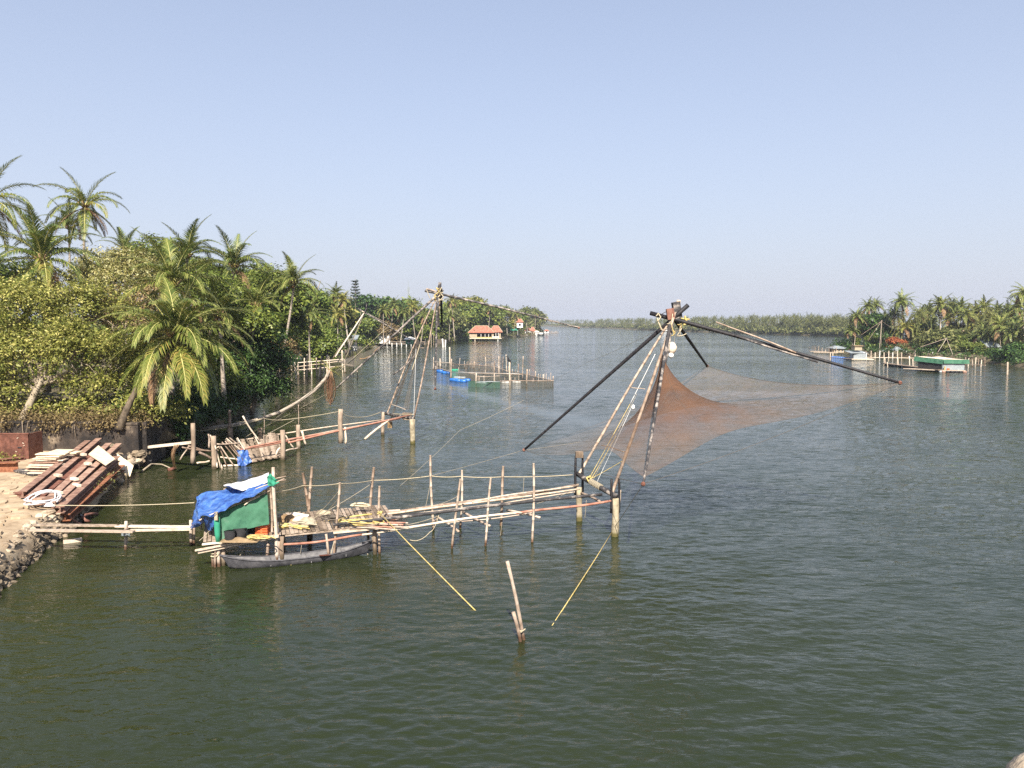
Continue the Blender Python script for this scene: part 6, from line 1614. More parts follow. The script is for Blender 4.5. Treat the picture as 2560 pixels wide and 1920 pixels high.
def slab(pts, t, name, mat, label, cat):
    n = unit(np.cross(pts[1] - pts[0], pts[3] - pts[0])); m = MB()
    m.add([p - n * t / 2 for p in pts] + [p + n * t / 2 for p in pts], [(3, 2, 1, 0), (4, 5, 6, 7), (0, 1, 5, 4), (1, 2, 6, 5), (2, 3, 7, 6), (3, 0, 4, 7)])
    return single(m, name, M[mat], label, cat)
slab([W(221, 1136, 1.75), W(246, 1114, 1.8), W(288, 1148, 1.7), W(265, 1164, 1.66)], .04, 'plywood_sheet', 'ply', 'large pale plywood sheet lying flat across the steel beams', 'plywood sheet')
q = W(296, 1160, .9)[1]
slab([P(292, 1133, q + .3), P(334, 1164, q + .1), P(325, 1192, q - .3), P(299, 1170, q - .1)], .04, 'plywood_sheet', 'ply', 'pointed pale plywood piece standing tilted at the water edge', 'plywood sheet')
slab([W(246, 1186, 1.0), W(250, 1181, 1.05), W(268, 1191, 1.0), W(264, 1196, .95)], .05, 'stone_slab', 'white_sheet', 'small white slab among weeds between beams and water', 'slab')
# rusty steel tank wall
tk = thing('steel_plate', 'big reddish brown steel plate box standing before the wall', 'steel box', P(30, 1120, 45))
xl, xr = P(-90, 1120, 44.6)[0], P(72, 1120, 44.6)[0]
MB().box(V3((xl + xr) / 2, 44.6, 1.78), (xr - xl, .06, 1.5)).build('front_plate', M['rust'], tk)
MB().box(V3(xr - .03, 45.3, 1.78), (.06, 1.3, 1.5)).build('side_plate', M['rust'], tk)
MB().box(V3((xl + xr) / 2, 44.62, 2.55), (xr - xl + .1, .16, .06)).build('rim', M['rust'], tk)
MB().box(V3(xr - .5, 44.55, 1.75), (.22, .05, .06)).build('slot', M['dark'], tk)
for i, (x, y) in enumerate(((44, 1095), (58, 1108), (60, 1114), (40, 1129))):
    MB().box(P(x, y, 44.55), (.11, .02, .03), (unit((1, 0, .5 * (-1) ** i)), V3(0, 1, 0), unit((-.5 * (-1) ** i, 0, 1)))).build('scratch_plate', M['pale_plank'], tk)
single(ibeam(W(-40, 1180, 1.06), W(46, 1178, 1.06), .5, .5), 'steel_channel', M['orange_rust'], 'orange rusted steel channel lying below the steel box', 'steel beam')
single(ibeam(W(-40, 1160, 1.06), W(60, 1150, 1.06), .3, .2), 'steel_channel', M['rust'], 'dark thin steel channel in the shade under the steel box', 'steel beam')
# stack of boards
R = random.Random(6)
SB = W(112, 1186, 1.05)
ORDN = ['lowest', 'second', 'third', 'fourth', 'fifth', 'sixth', 'seventh', 'eighth', 'ninth', 'tenth', 'top']
for k in range(22):
    lay = k // 2; z = 1.07 + lay * .10; front = k % 2 == 0
    c = SB + V3(R.uniform(-.16, .16) + .02 * lay, (0 if front else .95) + R.uniform(-.12, .12) + .05 * lay, 0); c[2] = z
    L0 = R.uniform(1.25, 1.95) - .03 * lay
    ax = unit((1, R.uniform(-.12, .12), R.uniform(-.03, .03))); ay = unit((-ax[1], ax[0], 0))
    top = lay >= 9
    single(MB().box(c, (L0, R.uniform(.55, .9), .05), (ax, ay, np.cross(ax, ay))), 'board', M['ply' if top else ('pale_plank' if k % 3 else 'rust_light')],
           ('cream board' if top else 'weathered board') + ' in the ' + ORDN[lay] + ' layer of the untidy stack by the steel box, ' + ('front row' if front else 'back row'), 'board', group='untidy stack of boards')
for k, (a, b, lb) in enumerate((((46, 1175), (92, 1186), 'dark curled metal sheet at the foot of the board stack'), ((96, 1184), (124, 1176), 'reddish board end sticking out under the stack'))):
    single(MB().beam(W(*a, 1.15), W(*b, 1.12), .5, .08), 'scrap_sheet', M['rust' if k else 'tar_worn'], lb, 'scrap metal')
# white hose coil
hc = W(106, 1258, 1.2); pts = []
for k in range(62):
    a = k * .35; r = .62 + .07 * math.sin(k * .9) + .05 * math.sin(k * .23)
    pts.append(hc + V3(math.cos(a) * r, math.sin(a) * r * .95, .05 + .16 * abs(math.sin(k * .11)) + .25 * max(0, math.sin(a))))
single(MB().tube(pts, .035, 5), 'hose_coil', M['white_sheet'], 'white hose coil lying in the yard at the beam ends', 'hose', smooth=True)
heap(W(128, 1262, 1.05), (.34, .3, .3), 'white_sheet', 'crumpled white sack beside the hose coil', 'sack', 'bag', 31)
single(MB().box(W(100, 1252, 1.25), (.7, .4, .3), (unit((1, -.35, .1)), unit((.35, 1, 0)), V3(0, 0, 1))), 'box', M['rust_light'], 'reddish box standing inside the white hose coil', 'box')
single(MB().tube([W(157, 1273, 1.0), W(163, 1282, .75), W(178, 1297, .45), W(196, 1309, .15), W(210, 1314, -.05)], .06, 7), 'pipe', M['rust'], 'rusty curved pipe dipping from the bank into the water', 'pipe', smooth=True)
single(MB().tube([W(243, 1284, .08), W(228, 1285, .2), W(212, 1288, .3), W(207, 1294, .22), W(214, 1301, .12), W(226, 1305, .0)], .07, 7), 'pipe', M['rust'], 'reddish bent hook of pipe lying in the shallow water', 'pipe', smooth=True)
single(MB().tube([W(200, 1290, .06), W(205, 1293, .1)], .09, 7), 'stone', M['white_sheet'], 'small pale stone at the end of the bent pipe', 'stone')
single(MB().beam(W(158, 1355, .06), W(205, 1349, .06), .2, .12), 'driftwood', M['pale_plank'], 'pale plank floating under the gangplank near the bank', 'driftwood')
for a, b, mt, lb in (((205, 1208), (238, 1192), 'orange_rust', 'rusty strip among the weeds beside the orange beam'), ((192, 1236), (212, 1222), 'rust_light', 'reddish scrap piece at the lower weeds')):
    single(MB().beam(W(*a, .8), W(*b, .85), .3, .12), 'scrap_strip', M[mt], lb, 'scrap metal')
ground_cover('weeds', 'dry yellowish weeds between the steel beams and the water', [(W(240, 1208, .75), (.9, .9, .35)), (W(215, 1228, .75), (.7, .8, .3)), (W(262, 1188, .8), (.7, .8, .3))], M['leaf_yellow'], 41, 90, 12, .2, spread=.2, elong=5, gap=0)
ground_cover('grass', 'tufts of green grass at the foot of the stained wall', [(W(82, 1112, 1.2), (.9, .4, .35)), (W(-5, 1150, 1.1), (1.2, .5, .3)), (W(140, 1170, 1.1), (.5, .4, .2))], M['leaf_light'], 42, 90, 12, .18, spread=.2, elong=4, gap=0)
tag(bpy.data.objects['grass'], None, None, None, 'stuff')
# pavement stones pressed into the sandy yard
pv = thing('paving', 'half buried paving stones of the sandy yard', 'paving', W(50, 1240, 1.0))
for k in range(70):
    p = W(R.uniform(-60, 110), R.uniform(1190, 1345), 1.05)
    if p[0] > shore(LS, p[1]) - 1.2: continue
    s = R.uniform(.25, .5)
    m = MB(); n = 7; pts = [(math.cos(i * 6.283 / n) * s * R.uniform(.75, 1.1), math.sin(i * 6.283 / n) * s * R.uniform(.75, 1.1)) for i in range(n)]
    zt = .035 * R.random() + .02
    m.add([p + V3(x, y, -.06) for x, y in pts] + [p + V3(x * .93, y * .93, zt) for x, y in pts], [tuple(range(n, 2 * n))] + [(i, (i + 1) % n, n + (i + 1) % n, n + i) for i in range(n)])
    m.build('paving_stone', M['soil2'] if 'soil2' in M else M['soil'], pv)
# unclear finger-like parapet, low at the right close to the camera; ledge form invented
cp = thing('near_lump', 'rounded beige finger-like parapet close to the camera', 'lump', (1.35, 1.5, 7.5))
c0 = P(2668, 2003, 1.55)
mb = MB(); mb.ball(c0, (.11, .13, .085), 20, 14); mb.build('lump_body', M['sandstone'], cp, True)
MB().tube([c0, c0 + V3(.6, -.15, -.12)], .09, 16).build('lump_stem', M['sandstone'], cp, True)
# ------------------------------------------------------------------ houses and jetties up the left bank
def wallbox(parent, name, c, s, mat, ax=None): return MB().box(c, s, ax).build(name, M[mat], parent)
def hip(parent, name, c, w, d, h, ov, mat, ridge=.5):
    """hipped roof over a w x d plan, eaves at c"""
    w2, d2, r = w / 2 + ov, d / 2 + ov, w / 2 * ridge
    v = [c + V3(-w2, -d2, 0), c + V3(w2, -d2, 0), c + V3(w2, d2, 0), c + V3(-w2, d2, 0), c + V3(-r, 0, h), c + V3(r, 0, h)]
    v += [p + V3(0, 0, -.14) for p in v[:4]]
    o = MB().add(v, [(0, 1, 5, 4), (1, 2, 5), (2, 3, 4, 5), (3, 0, 4), (6, 7, 1, 0), (7, 8, 2, 1), (8, 9, 3, 2), (9, 6, 0, 3), (9, 8, 7, 6)]).build(name, M[mat], parent)
    for a, b in ((0, 4), (1, 5), (4, 5), (2, 5), (3, 4)):
        MB().tube([v[a] + V3(0, 0, .04), v[b] + V3(0, 0, .04)], .14, 5).build('ridge_tile', M['cream' if mat == 'tile' else mat], o)
    return o
hl = thing('waterside_hall', 'long red tiled open hall on stilts at the water', 'building', at(P(1212, 850, 375), 0))
hb = np.array(ORG[hl.name]); X = lambda px: P(px, 850, 375)[0]
zf = 1.3
wallbox(hl, 'floor', V3((X(1172) + X(1254)) / 2, 376.5, zf), (X(1254) - X(1172), 8, .3), 'pale_plank')
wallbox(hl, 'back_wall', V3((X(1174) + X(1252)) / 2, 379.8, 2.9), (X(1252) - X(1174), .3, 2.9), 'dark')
wallbox(hl, 'wall', V3((X(1174) + X(1193)) / 2, 372.9, 2.55), (X(1193) - X(1174), .25, 2.2), 'cream')
wallbox(hl, 'wall', V3(X(1232), 372.9, 2.75), (1.0, .25, 2.6), 'cream')
wallbox(hl, 'wall', V3(X(1250), 373.5, 2.55), (.8, 2.0, 2.2), 'cream')
for px in (1203, 1213, 1222, 1240, 1246): MB().tube([V3(X(px), 372.8, zf), V3(X(px), 372.8, 4.0)], .12, 6).build('column', M['white'], hl)
wallbox(hl, 'railing', V3((X(1192) + X(1229)) / 2, 372.7, 1.75), (X(1229) - X(1192), .12, .5), 'yrope')
wallbox(hl, 'railing', V3((X(1231) + X(1248)) / 2, 372.7, 2.0), (X(1248) - X(1231), .12, .4), 'white')
for px in (1150, 1160, 1172, 1184, 1188, 1198, 1204, 1214, 1228, 1245, 1249): MB().tube([V3(X(px), 373 + (px % 3), -.5), V3(X(px), 373 + (px % 3), 1.25)], .2, 6).build('stilt', M['white' if px % 2 else 'pale_plank'], hl)
wallbox(hl, 'landing', V3((X(1149) + X(1172)) / 2, 376, 1.1), (X(1172) - X(1149), 4, .2), 'pole')
wallbox(hl, 'landing_wall', V3((X(1149) + X(1158)) / 2, 374.5, 1.9), (X(1158) - X(1149), .15, 1.2), 'tin')
hip(hl, 'roof', V3((X(1174) + X(1233)) / 2, 376.5, 4.15), X(1233) - X(1174), 7.5, 3.2, .7, 'tile', .5)
hip(hl, 'roof', V3((X(1226) + X(1253)) / 2, 378, 4.35), X(1253) - X(1226), 7.5, 3.0, .7, 'tile', .45)
def house(name, label, px0, px1, pyb, pyt, Y, D, roof_h, wallm, roofm, wins=2, cat='house', ov=.5, group=None, zb=None, ridge=.4):
    a, b = P(px0, pyb, Y), P(px1, pyb, Y); top = P(px0, pyt, Y)[2]; zb = a[2] if zb is None else zb
    c = (a + b) / 2; w = b[0] - a[0]
    t = thing(name, label, cat, at(c, zb), group)
    wallbox(t, 'wall', V3(c[0], Y + D / 2, (zb + top) / 2), (w, D, top - zb), wallm)
    for k in range(wins):
        x = c[0] + w * ((k + .5) / wins - .5)
        f = wallbox(t, 'window', V3(x, Y - .02, zb + (top - zb) * .55), (w / wins * .36, .1, (top - zb) * .4), 'dark')
        wallbox(f, 'sill', V3(x, Y - .08, zb + (top - zb) * .33), (w / wins * .42, .16, .1), 'white')
    hip(t, 'roof', V3(c[0], Y + D / 2, top + .15), w, D, roof_h, ov, roofm, ridge)
    return t
house('tower_house', 'narrow white house with an orange hipped roof on the wooded slope', 1292, 1307, 819, 806, 480, 4, 2.1, 'white', 'tile', 1)
house('white_house', 'white flat house half hidden by trees on the slope above the hall', 1246, 1271, 803, 795, 450, 5, .6, 'white', 'white', 3)
house('boat_house', 'white boat house with a reddish roof at the point of the left bank', 1313, 1327, 837.5, 827, 545, 6, 2.0, 'white', 'tile', 1)
house('shed', 'pale arched shed with a long sloping roof next to the boat house', 1326, 1337, 837.5, 828, 546, 7, 2.8, 'cream', 'tile', 1, 'shed')
house('shed', 'little white shed right of the boat house', 1338, 1346, 838, 830.5, 543, 4, .7, 'white', 'white', 2, 'shed')
house('kiosk', 'small white kiosk with red roof at the end of the point', 1361, 1372, 832, 827.5, 660, 5, 1.0, 'white', 'tile', 1, 'kiosk')
house('jetty_hut', 'small dark green hut with a white roof on the upriver jetty', 1014, 1032, 861, 849, 268, 3, .6, 'green', 'white', 1, 'hut')
house('shack', 'low pale shack under the green awning by the hall', 1262, 1274, 834, 829, 470, 4, .5, 'white', 'tin', 1, 'shack')
# white launch moored at the point
bt_ = thing('launch', 'small white launch with a dark hull moored at the point', 'boat', W(1352, 838.5))
bb = np.array(ORG[bt_.name])
MB().grid(lambda u, v: bb + V3((u - .5) * 5, (v - .5) * 1.7 * (1 - abs(2 * u - 1) ** 3) , (.9 + .3 * abs(2 * u - 1) ** 2) * (abs(2 * v - 1) ** 1.5) - .1), 12, 8).build('hull', M['tar'], bt_, True)
wallbox(bt_, 'cabin', bb + V3(.2, 0, 1.3), (2.4, 1.2, 1.1), 'white'); wallbox(bt_, 'cabin_roof', bb + V3(.2, 0, 1.95), (3.0, 1.5, .15), 'white')
b2 = thing('rowing_boat', 'white rowing boat lying beside the boat house', 'boat', W(1308, 840)); bb = np.array(ORG[b2.name])
MB().grid(lambda u, v: bb + V3((u - .5) * 5.5, (v - .5) * 1.5 * (1 - abs(2 * u - 1) ** 3), .6 * (abs(2 * v - 1) ** 1.5) + .25 * abs(2 * u - 1) ** 3), 12, 8).build('hull', M['white'], b2, True)
wallbox(b2, 'thwart', bb + V3(0, 0, .4), (.25, 1.2, .06), 'pale_plank')
# green awning
ga = thing('awning', 'bright green awning roof standing by the water right of the hall', 'awning', at(P(1284, 830, 480), 1)); A, B = P(1275, 826, 480), P(1295, 826, 480)
MB().grid(lambda u, v: A + (B - A) * u + V3(0, 4 * v, 1.0 * v + .15 * math.sin(u * 12)), 10, 4).build('canopy', M['green_bright'], ga)
for q in (.03, .97): MB().tube([at(A + (B - A) * q, 1.0), A + (B - A) * q], .08, 5).build('pole', M['white'], ga)
# bank wall with white fence panels
bw = thing('fence', 'white panel fence on the stony bank below the palms', 'fence', at(P(940, 850, 296), 1))
for i, (a, b, yt) in enumerate(((903, 911, 840), (913, 921, 839), (932, 944, 839), (946, 957, 839), (959, 966, 841), (968, 975, 838))):
    A, B = P(a, 851, 296), P(b, 851, 296); h = P(a, yt, 296)[2]
    MB().beam(at(A, (h + 1) / 2), at(B, (h + 1) / 2), .15, h - 1).build('panel', M['white'], bw)
for px in (920, 925, 933, 945, 958, 967): MB().tube([at(P(px, 851, 295.6), 1.0), P(px, 833, 295.6)], .13, 5).build('post', M['pole'], bw)
bs = thing('bank_wall', 'brown stone embankment along the upriver left bank', 'embankment', W(960, 862))
for k, (a, b) in enumerate((((858, 866), (905, 861)), ((905, 861), (960, 860)), ((960, 860), (1010, 859)), ((1010, 859), (1062, 861)), ((1062, 861), (1110, 858)))):
    A, B = W(*a), W(*b)
    MB().beam(at(A, .55), at(B, .55), .8, 2.4 - .2 * (k % 2)).build('wall_section', M['embankment'], bs)
ts = thing('tin_shelter', 'pale grey tin sheet roof on posts at the bank bend', 'shelter', at(P(876, 850, 215), 1)); A, B = P(860, 848, 215), P(892, 848, 215)
MB().grid(lambda u, v: at(A + (B - A) * u, 0) + V3(0, 4 * v, P(860, 850, 215)[2] * (1 - v) + P(860, 838, 215)[2] * v + .06 * math.sin(u * 70)), 60, 2).build('roof_sheet', M['tin'], ts)
for px in (862, 876, 890): MB().tube([at(P(px, 850, 215.2), .5), P(px, 849, 215.2)], .1, 5).build('post', M['pole'], ts)
wallbox(ts, 'wall', V3(P(885, 850, 217)[0], 217, 2.2), (1.6, .2, 2.4), 'white')
jt = thing('jetty', 'thin white railed jetty along the upriver bank', 'jetty', W(1010, 866))
for px in list(range(968, 1064, 12)): 
    a = W(px, 866); MB().tube([down(a), at(a, P(px, 857, a[1])[2])], .16, 6).build('stake', M['white' if px % 24 else 'pale_plank'], jt)
for y, z in ((862, .95), (858, 1.7)): MB().beam(W(962, 866) + V3(0, 0, z), W(1064, 866) + V3(0, 0, z), .2, .12).build('rail', M['pale_plank'], jt)
for tx, ty, fx, fy in ((1106, 847, 1108, 868), (1114, 850, 1113, 867)):
    a = W(fx, fy); MB().pole(down(a), P(tx, ty, a[1]), .26, .24, nodes=False).build('stake', M['white'], jt, True)
for px, t, f in ((1043, 848, 858), (1052, 846, 860), (1078, 835, 866), (1084, 838, 862), (1064, 846, 864), (1070, 852, 866), (1092, 850, 864)):
    a = W(px, f + 4); MB().pole(down(a), P(px, t, a[1]), .12, .1, nodes=False).build('stake', M['pole'], jt, True)
s2 = thing('stake_pier', 'row of thin stakes running out from the point of the left bank', 'pier', W(1385, 833))
for px in range(1374, 1398, 3):
    a = W(px, 833 - (px - 1374) * .02); MB().tube([down(a), P(px, 827 + px % 4, a[1])], .22, 5).build('stake', M['pole'], s2)
MB().beam(W(1374, 833, .8), W(1396, 833, .8), .3, .2).build('rail', M['pole'], s2)
# telecom lattice mast behind the trees
tm = thing('telecom_mast', 'grey lattice telecom mast rising behind the bank trees', 'mast', at(P(1022, 800, 520), 4)); tb = np.array(ORG[tm.name]); tz = P(1022, 702, 520)[2]
for i in range(3):
    a = i * 2.094; d = V3(math.cos(a), math.sin(a), 0)
    MB().tube([tb + d * .9, at(tb, tz - 4) + d * .5], .26, 5).build('leg', M['tin'], tm)
MB().tube([at(tb, tz - 4), at(tb, tz)], .16, 5).build('antenna', M['tin'], tm)
mb = MB()
for k in range(24):
    z0_, z1_ = tb[2] + (tz - 4 - tb[2]) * k / 24, tb[2] + (tz - 4 - tb[2]) * (k + 1) / 24
    for i in range(3):
        a, b = i * 2.094, (i + 1) * 2.094; r = .9 - .4 * k / 24
        mb.tube([at(tb, z0_) + V3(math.cos(a), math.sin(a), 0) * r, at(tb, z1_) + V3(math.cos(b), math.sin(b), 0) * r], .13, 4)
mb.build('lattice', M['tin'], tm)
for z, s in ((tz - 8, 1), (tz - 12, -1), (tz - 17, 1), (tz - 6, -1)): MB().box(at(tb, z) + V3(.8 * s, -.6, 0), (.35, .2, 1.4)).build('panel_antenna', M['tin'], tm)

# ------------------------------------------------------------------ floats and huts off the right bank
fh = thing('floating_hut', 'floating fish farm hut with a green cloth awning on drum floats', 'hut', W(2360, 928))
c0, cR, cL = W(2352, 931), W(2414, 932), W(2325, 926)
cB2 = cL + V3(3.6, 6.5, 0); 
fd = unit(at(cR - c0, 0)); fn_ = V3(-fd[1], fd[0], 0); fw = np.linalg.norm(cR - c0)
sd_ = unit(at(cL - c0, 0) * .0 + V3(-.55, .83, 0)); fl = 6.0
k0 = P(2358, 927, c0[1] + .4); 
zr = P(2358, 899, c0[1])[2]
def box4(a, b, c, d, z0, z1, name, mat, parent):
    v = [at(p, z) for z in (z0, z1) for p in (a, b, c, d)]
    return MB().add(v, [(3, 2, 1, 0), (4, 5, 6, 7), (0, 1, 5, 4), (1, 2, 6, 5), (2, 3, 7, 6), (3, 0, 4, 7)]).build(name, M[mat], parent)
h0 = at(k0, 0); h1 = h0 + fd * 3.4; h3 = h0 + sd_ * 4.6; h2 = h3 + fd * 3.4
box4(h0, h1, h2, h3, .45, zr - .1, 'wall', 'tin', fh)
box4(h0 - fd * .03 - sd_ * -.2, h0 - fd * .06 + sd_ * .2, h3 - fd * .06, h3 - fd * .03, .4, zr - .15, 'shaded_side', 'dark', fh)  # dark sheet over the left wall; its shade is put into the colour
o = .35
r0, r1, r2, r3 = h0 - fd * o - sd_ * o, h1 + fd * o - sd_ * o, h2 + fd * o + sd_ * o, h3 - fd * o + sd_ * o
MB().grid(lambda u, v: at((r0 * (1 - u) + r1 * u) * (1 - v) + (r3 * (1 - u) + r2 * u) * v, zr + .35 * v + .05 * math.sin(u * 9 + v * 5)), 12, 10).build('roof', M['pale_plank'], fh)
MB().grid(lambda u, v: at(r0 * (1 - u) + r1 * u, zr - .75 * v + .03) - sd_ * (.1 * v + .04 * math.sin(u * 14)), 16, 4).build('awning', M['green'], fh)
MB().grid(lambda u, v: at(r0 * (1 - u) + r3 * u, zr + .35 * u - .85 * v + .03) - fd * (.1 * v + .04 * math.sin(u * 14)), 16, 4).build('awning', M['green'], fh)
p0, p1 = c0 - sd_ * .3, cR; p2 = p1 + sd_ * 6; p3 = c0 + sd_ * 7
box4(p0, p1, p2, p3, .28, .42, 'platform', 'pale_plank', fh)
for q in np.linspace(.04, .96, 6): 
    c = p0 + (p1 - p0) * q; MB().tube([at(c, .1) - fd * .3, at(c, .1) + fd * .3], .24, 8).build('drum', M['plastic_black' if int(q * 10) % 3 else 'rust_light'], fh, True)
a1 = W(2212, 913); 
MB().beam(at(p0, .42), at(a1, .42), 1.6, .12).build('walkway', M['plank'], fh)
for q in np.linspace(.03, .97, 22):
    c = p0 + (a1 - p0) * q; MB().ball(at(c, .12) + V3(-.3, -.6, 0), (.36, .3, .27), 8, 5).build('drum', M['plastic_black' if int(q * 23) % 3 else 'tin'], fh, True)
for px, t, f in ((2214, 895, 914), (2220, 905, 916), (2246, 895, 918), (2275, 890, 916), (2284, 898, 918), (2330, 903, 925)):
    a = W(px, f); MB().pole(down(a), P(px - 2, t, a[1]), .11, .1, nodes=False).build('stake', M['pale_plank'], fh, True)
MB().grid(lambda u, v: at(W(2225, 911) * (1 - u) + W(2325, 922) * u, 1.35 - 1.1 * v - .2 * math.sin(u * 9) * v) + V3(0, 1.2, 0), 14, 5).build('net_wall', M['net'], fh, True)
MB().tube([c0 + V3(.6, -.1, .45), c0 + V3(.65, -.1, 1.1)], .12, 8).build('yellow_can', M['yrope'], fh); MB().tube([c0 + V3(1.2, -.2, .42), c0 + V3(1.25, -.2, .75)], .22, 8).build('yellow_can', M['plastic_orange'], fh)
MB().grid(lambda u, v: at(W(2215, 922) * (1 - u) + W(2335, 933) * u, .02) + V3(0, -.5 * v, 0), 4, 1) if False else None
wh = thing('floating_hut', 'grey walled float hut with a wide white roof near the right bank', 'hut', W(2152, 900))
A, B = W(2132, 899.5), W(2164, 900); Y = A[1]
box4(A, B, B + V3(.5, 3, 0), A + V3(.5, 3, 0), .3, P(2140, 884, Y)[2], 'wall', 'tin', wh)
box4(A + V3(-.05, -.05, 0), A + V3(1.2, -.05, 0), A + V3(1.2, .02, 0), A + V3(-.05, .02, 0), .4, P(2140, 885, Y)[2], 'doorway', 'dark', wh)
MB().grid(lambda u, v: at(P(2128, 884, Y - .6) * (1 - u) + P(2172, 881, Y - .6) * u, 0) + V3(0, 4.2 * v, P(2128, 883, Y)[2] + .5 * v), 8, 4).build('roof', M['tin'], wh)
box4(A + V3(-.6, -.8, 0), B + V3(1.6, -.8, 0), B + V3(1.6, 4, 0), A + V3(-.6, 4, 0), .1, .3, 'platform', 'pale_plank', wh)
MB().tube([P(2165, 880, Y), W(2180, 897)], .09, 5).build('prop', M['pale_plank'], wh); MB().tube([P(2160, 882, Y), W(2158, 899)], .16, 6).build('post', M['white'], wh)
box4(W(2136, 899), W(2154, 899), W(2154, 899) + V3(0, 2, 0), W(2136, 899) + V3(0, 2, 0), P(2140, 876, Y)[2], P(2140, 866, Y)[2], 'upper_cabin', 'cream', wh)
box4(W(2134, 899) + V3(0, -.3, 0), W(2156, 899) + V3(0, -.3, 0), W(2156, 899) + V3(0, 2.4, 0), W(2134, 899) + V3(0, 2.4, 0), P(2140, 866, Y)[2] + .003, P(2140, 864, Y)[2], 'upper_roof', 'thatch', wh)
bl = thing('floating_boom', 'line of blue drums floating beside the white roofed hut', 'floats', W(2105, 894))
for q in np.linspace(0, 1, 10):
    c = W(2082 + 48 * q, 893 + 3.5 * q, .12); MB().tube([c - V3(.3, 0, 0), c + V3(.3, 0, 0)], .24, 8).build('drum', M['plastic_blue'], bl, True)
MB().beam(W(2074, 893, .45), W(2132, 897, .45), .5, .08).build('walkway', M['plank'], bl)
for px in (2076, 2082): a = W(px, 894); MB().pole(down(a), P(px, 881, a[1]), .13, .12, nodes=False).build('stake', M['pale_plank'], bl)
nf = thing('net_float', 'netted float pen with pale frame off the tip of the right bank', 'fish pen', W(2065, 885)); A, B = W(2036, 883), W(2092, 885)
MB().beam(at(A, .35), at(B, .35), .9, .3).build('float', M['pale_plank'], nf); MB().beam(at(A, .35) + V3(1, 5, 0), at(B, .35) + V3(1, 5, 0), .9, .3).build('float', M['pale_plank'], nf)
for q in np.linspace(.03, .97, 7):
    c = A + (B - A) * q; MB().tube([at(c, .2), at(c, 1.7 + .5 * math.sin(q * 9))], .07, 5).build('stake', M['pole'], nf)
MB().grid(lambda u, v: at(A + (B - A) * u, (1.8 + .4 * math.sin(u * 9)) * (1 - v) + .3 * v) + V3(0, 2.5 + .5 * math.sin(u * 7), 0), 16, 5).build('net_wall', M['net_grey'], nf, True)
house('floating_cabin', 'low white cabin with a pale roof beside the netted float pen', 2085, 2110, 881, 872, 222, 3.5, .5, 'cream', 'tin', 3, 'cabin', zb=.3)
rp_ = thing('stake_pier', 'railed pier of many stakes along the shore behind the floating hut', 'pier', W(2250, 893))
for i, px in enumerate(list(range(2166, 2345, 11))):
    a = W(px, 893 + (px - 2166) * .012 + (i % 3)); MB().pole(down(a), P(px + (i % 2), 881 - 4 * (i % 2), a[1]), .12, .1, nodes=False).build('stake', M['pale_plank' if i % 3 else 'white'], rp_)
for y, z in ((0, 1.5), (1, .8)): MB().beam(W(2164, 893, z), W(2345, 896, z), .14, .12).build('rail', M['pale_plank'], rp_)
r5 = thing('stake_pier', 'low broken pier of stakes right of the floating hut', 'pier', W(2440, 912))
for i, px in enumerate((2414, 2420, 2431, 2438, 2446, 2452, 2462)):
    a = W(px, 912 + (i % 3) * 2); MB().pole(down(a), P(px + 2 * (i % 2), 893 + 3 * (i % 3), a[1]), .12, .1, nodes=False).build('stake', M['pale_plank' if i % 2 else 'pole'], r5)
for z in (1.3, .7): MB().beam(W(2412, 910, z), W(2464, 913, z), .14, .12).build('rail', M['pole'], r5)
a = W(2518, 936); single(MB().pole(down(a), P(2519, 905, a[1]), .16, .14, nodes=False), 'mooring_post', M['pale_plank'], 'single pale post standing in the shallow water at far right', 'post')
a = W(2023, 878); single(MB().pole(down(a), P(2023, 866, a[1]), .12, .1, nodes=False), 'mooring_post', M['tar_worn'], 'single dark stake off the tip of the right bank', 'post')
house('cottage', 'pink roofed cottage hidden among the right bank palms', 2411, 2428, 850, 842, 228, 4, 1.6, 'cream', 'tile', 1, 'cottage')
tb_ = thing('tin_shelter', 'pale blue tin roofed shelter under the right bank palms', 'shelter', at(P(2488, 870, 190), 1)); A, B = P(2470, 872, 190), P(2506, 872, 190)
MB().grid(lambda u, v: at(A + (B - A) * u, 0) + V3(0, 4 * v, P(2470, 868, 190)[2] * (1 - v) + P(2470, 850, 190)[2] * v + .05 * math.sin(u * 60)), 40, 2).build('roof_sheet', M['tin'], tb_)
for q in (.05, .5, .95): MB().tube([at(A + (B - A) * q, 1), at(A + (B - A) * q, P(2470, 868, 190)[2])], .1, 5).build('post', M['pole'], tb_)
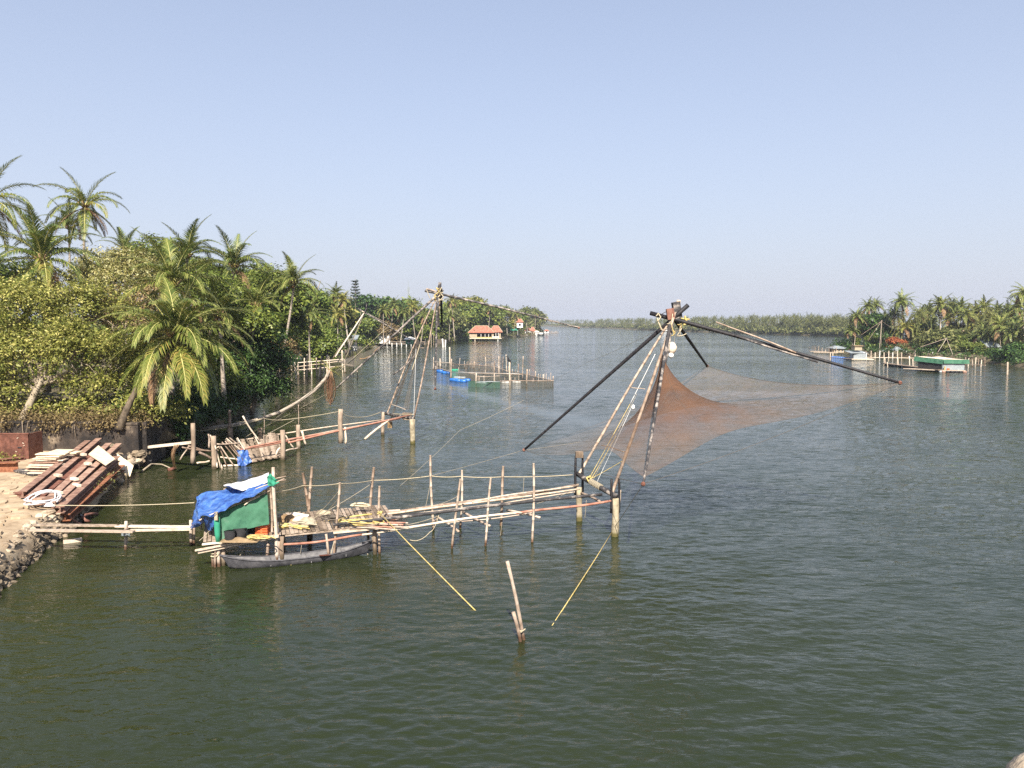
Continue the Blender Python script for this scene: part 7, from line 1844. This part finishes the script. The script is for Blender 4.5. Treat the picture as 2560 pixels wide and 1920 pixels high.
rig4 = thing('fishing_net_rig', 'faint raised lift net spars before the dark fig tree on the right', 'fishing net', W(2200, 888)); rig = rig4
H4 = P(2204, 803, 205)
for a in (P(2199, 870, 200), P(2203, 872, 208)): part_pole(rig, 'mast_leg', a, H4, .07, .06, 'pole', nodes=False)
for t in (P(2152, 838, 200), P(2170, 852, 196), P(2232, 822, 212), P(2215, 862, 214)): spar(H4, t, .5, .055, .04, 'pole')
rig5 = thing('fishing_net_rig', 'faint lift net spars before the feathery tree by the floating hut', 'fishing net', W(2360, 900)); rig = rig5
H5 = P(2366, 846, 178)
for a in (P(2382, 886, 172),): part_pole(rig, 'mast_leg', a, H5, .06, .05, 'pole', nodes=False)
for t in (P(2300, 868, 172), P(2345, 880, 170), P(2352, 850, 186)): spar(H5, t, .4, .05, .035, 'pole')
for i, (px, y, lb) in enumerate(((2222, 884, 'orange'), (2247, 880, 'white'), (2238, 886, 'pink'), (2300, 888, 'blue'))):
    house('bank_shed', lb + ' toned little shed on the right bank behind the stake pier', px - 6, px + 6, y + 3, y - 3, 212 + i, 3, .8, {'orange': 'plastic_orange', 'white': 'white', 'pink': 'cream', 'blue': 'blue'}[lb], 'tin', 1, 'shed', zb=.9)
# far shore houses
house('far_house', 'small orange roofed house among the palms of the far shore', 1926, 1946, 836, 829.5, 596, 5, 2.2, 'white', 'tile', 2)
house('far_house', 'white house at the water of the far shore behind the net mast', 1655, 1668, 827, 823, 780, 5, 1.0, 'white', 'white', 2)

# ------------------------------------------------------------------ thin river haze
M['haze'] = bpy.data.materials.new('haze'); M['haze'].use_nodes = True
hn = M['haze'].node_tree; hn.nodes.clear()
pv_ = hn.nodes.new('ShaderNodeVolumePrincipled'); ho = hn.nodes.new('ShaderNodeOutputMaterial')
pv_.inputs['Color'].default_value = (.80, .86, .95, 1); pv_.inputs['Density'].default_value = HAZE_D; pv_.inputs['Anisotropy'].default_value = .2
hn.links.new(pv_.outputs[0], ho.inputs['Volume'])
tag(MB().box(V3(0, 1500, 19.5), (4600, 4600, 43)).build('haze', M['haze']), kind='stuff')
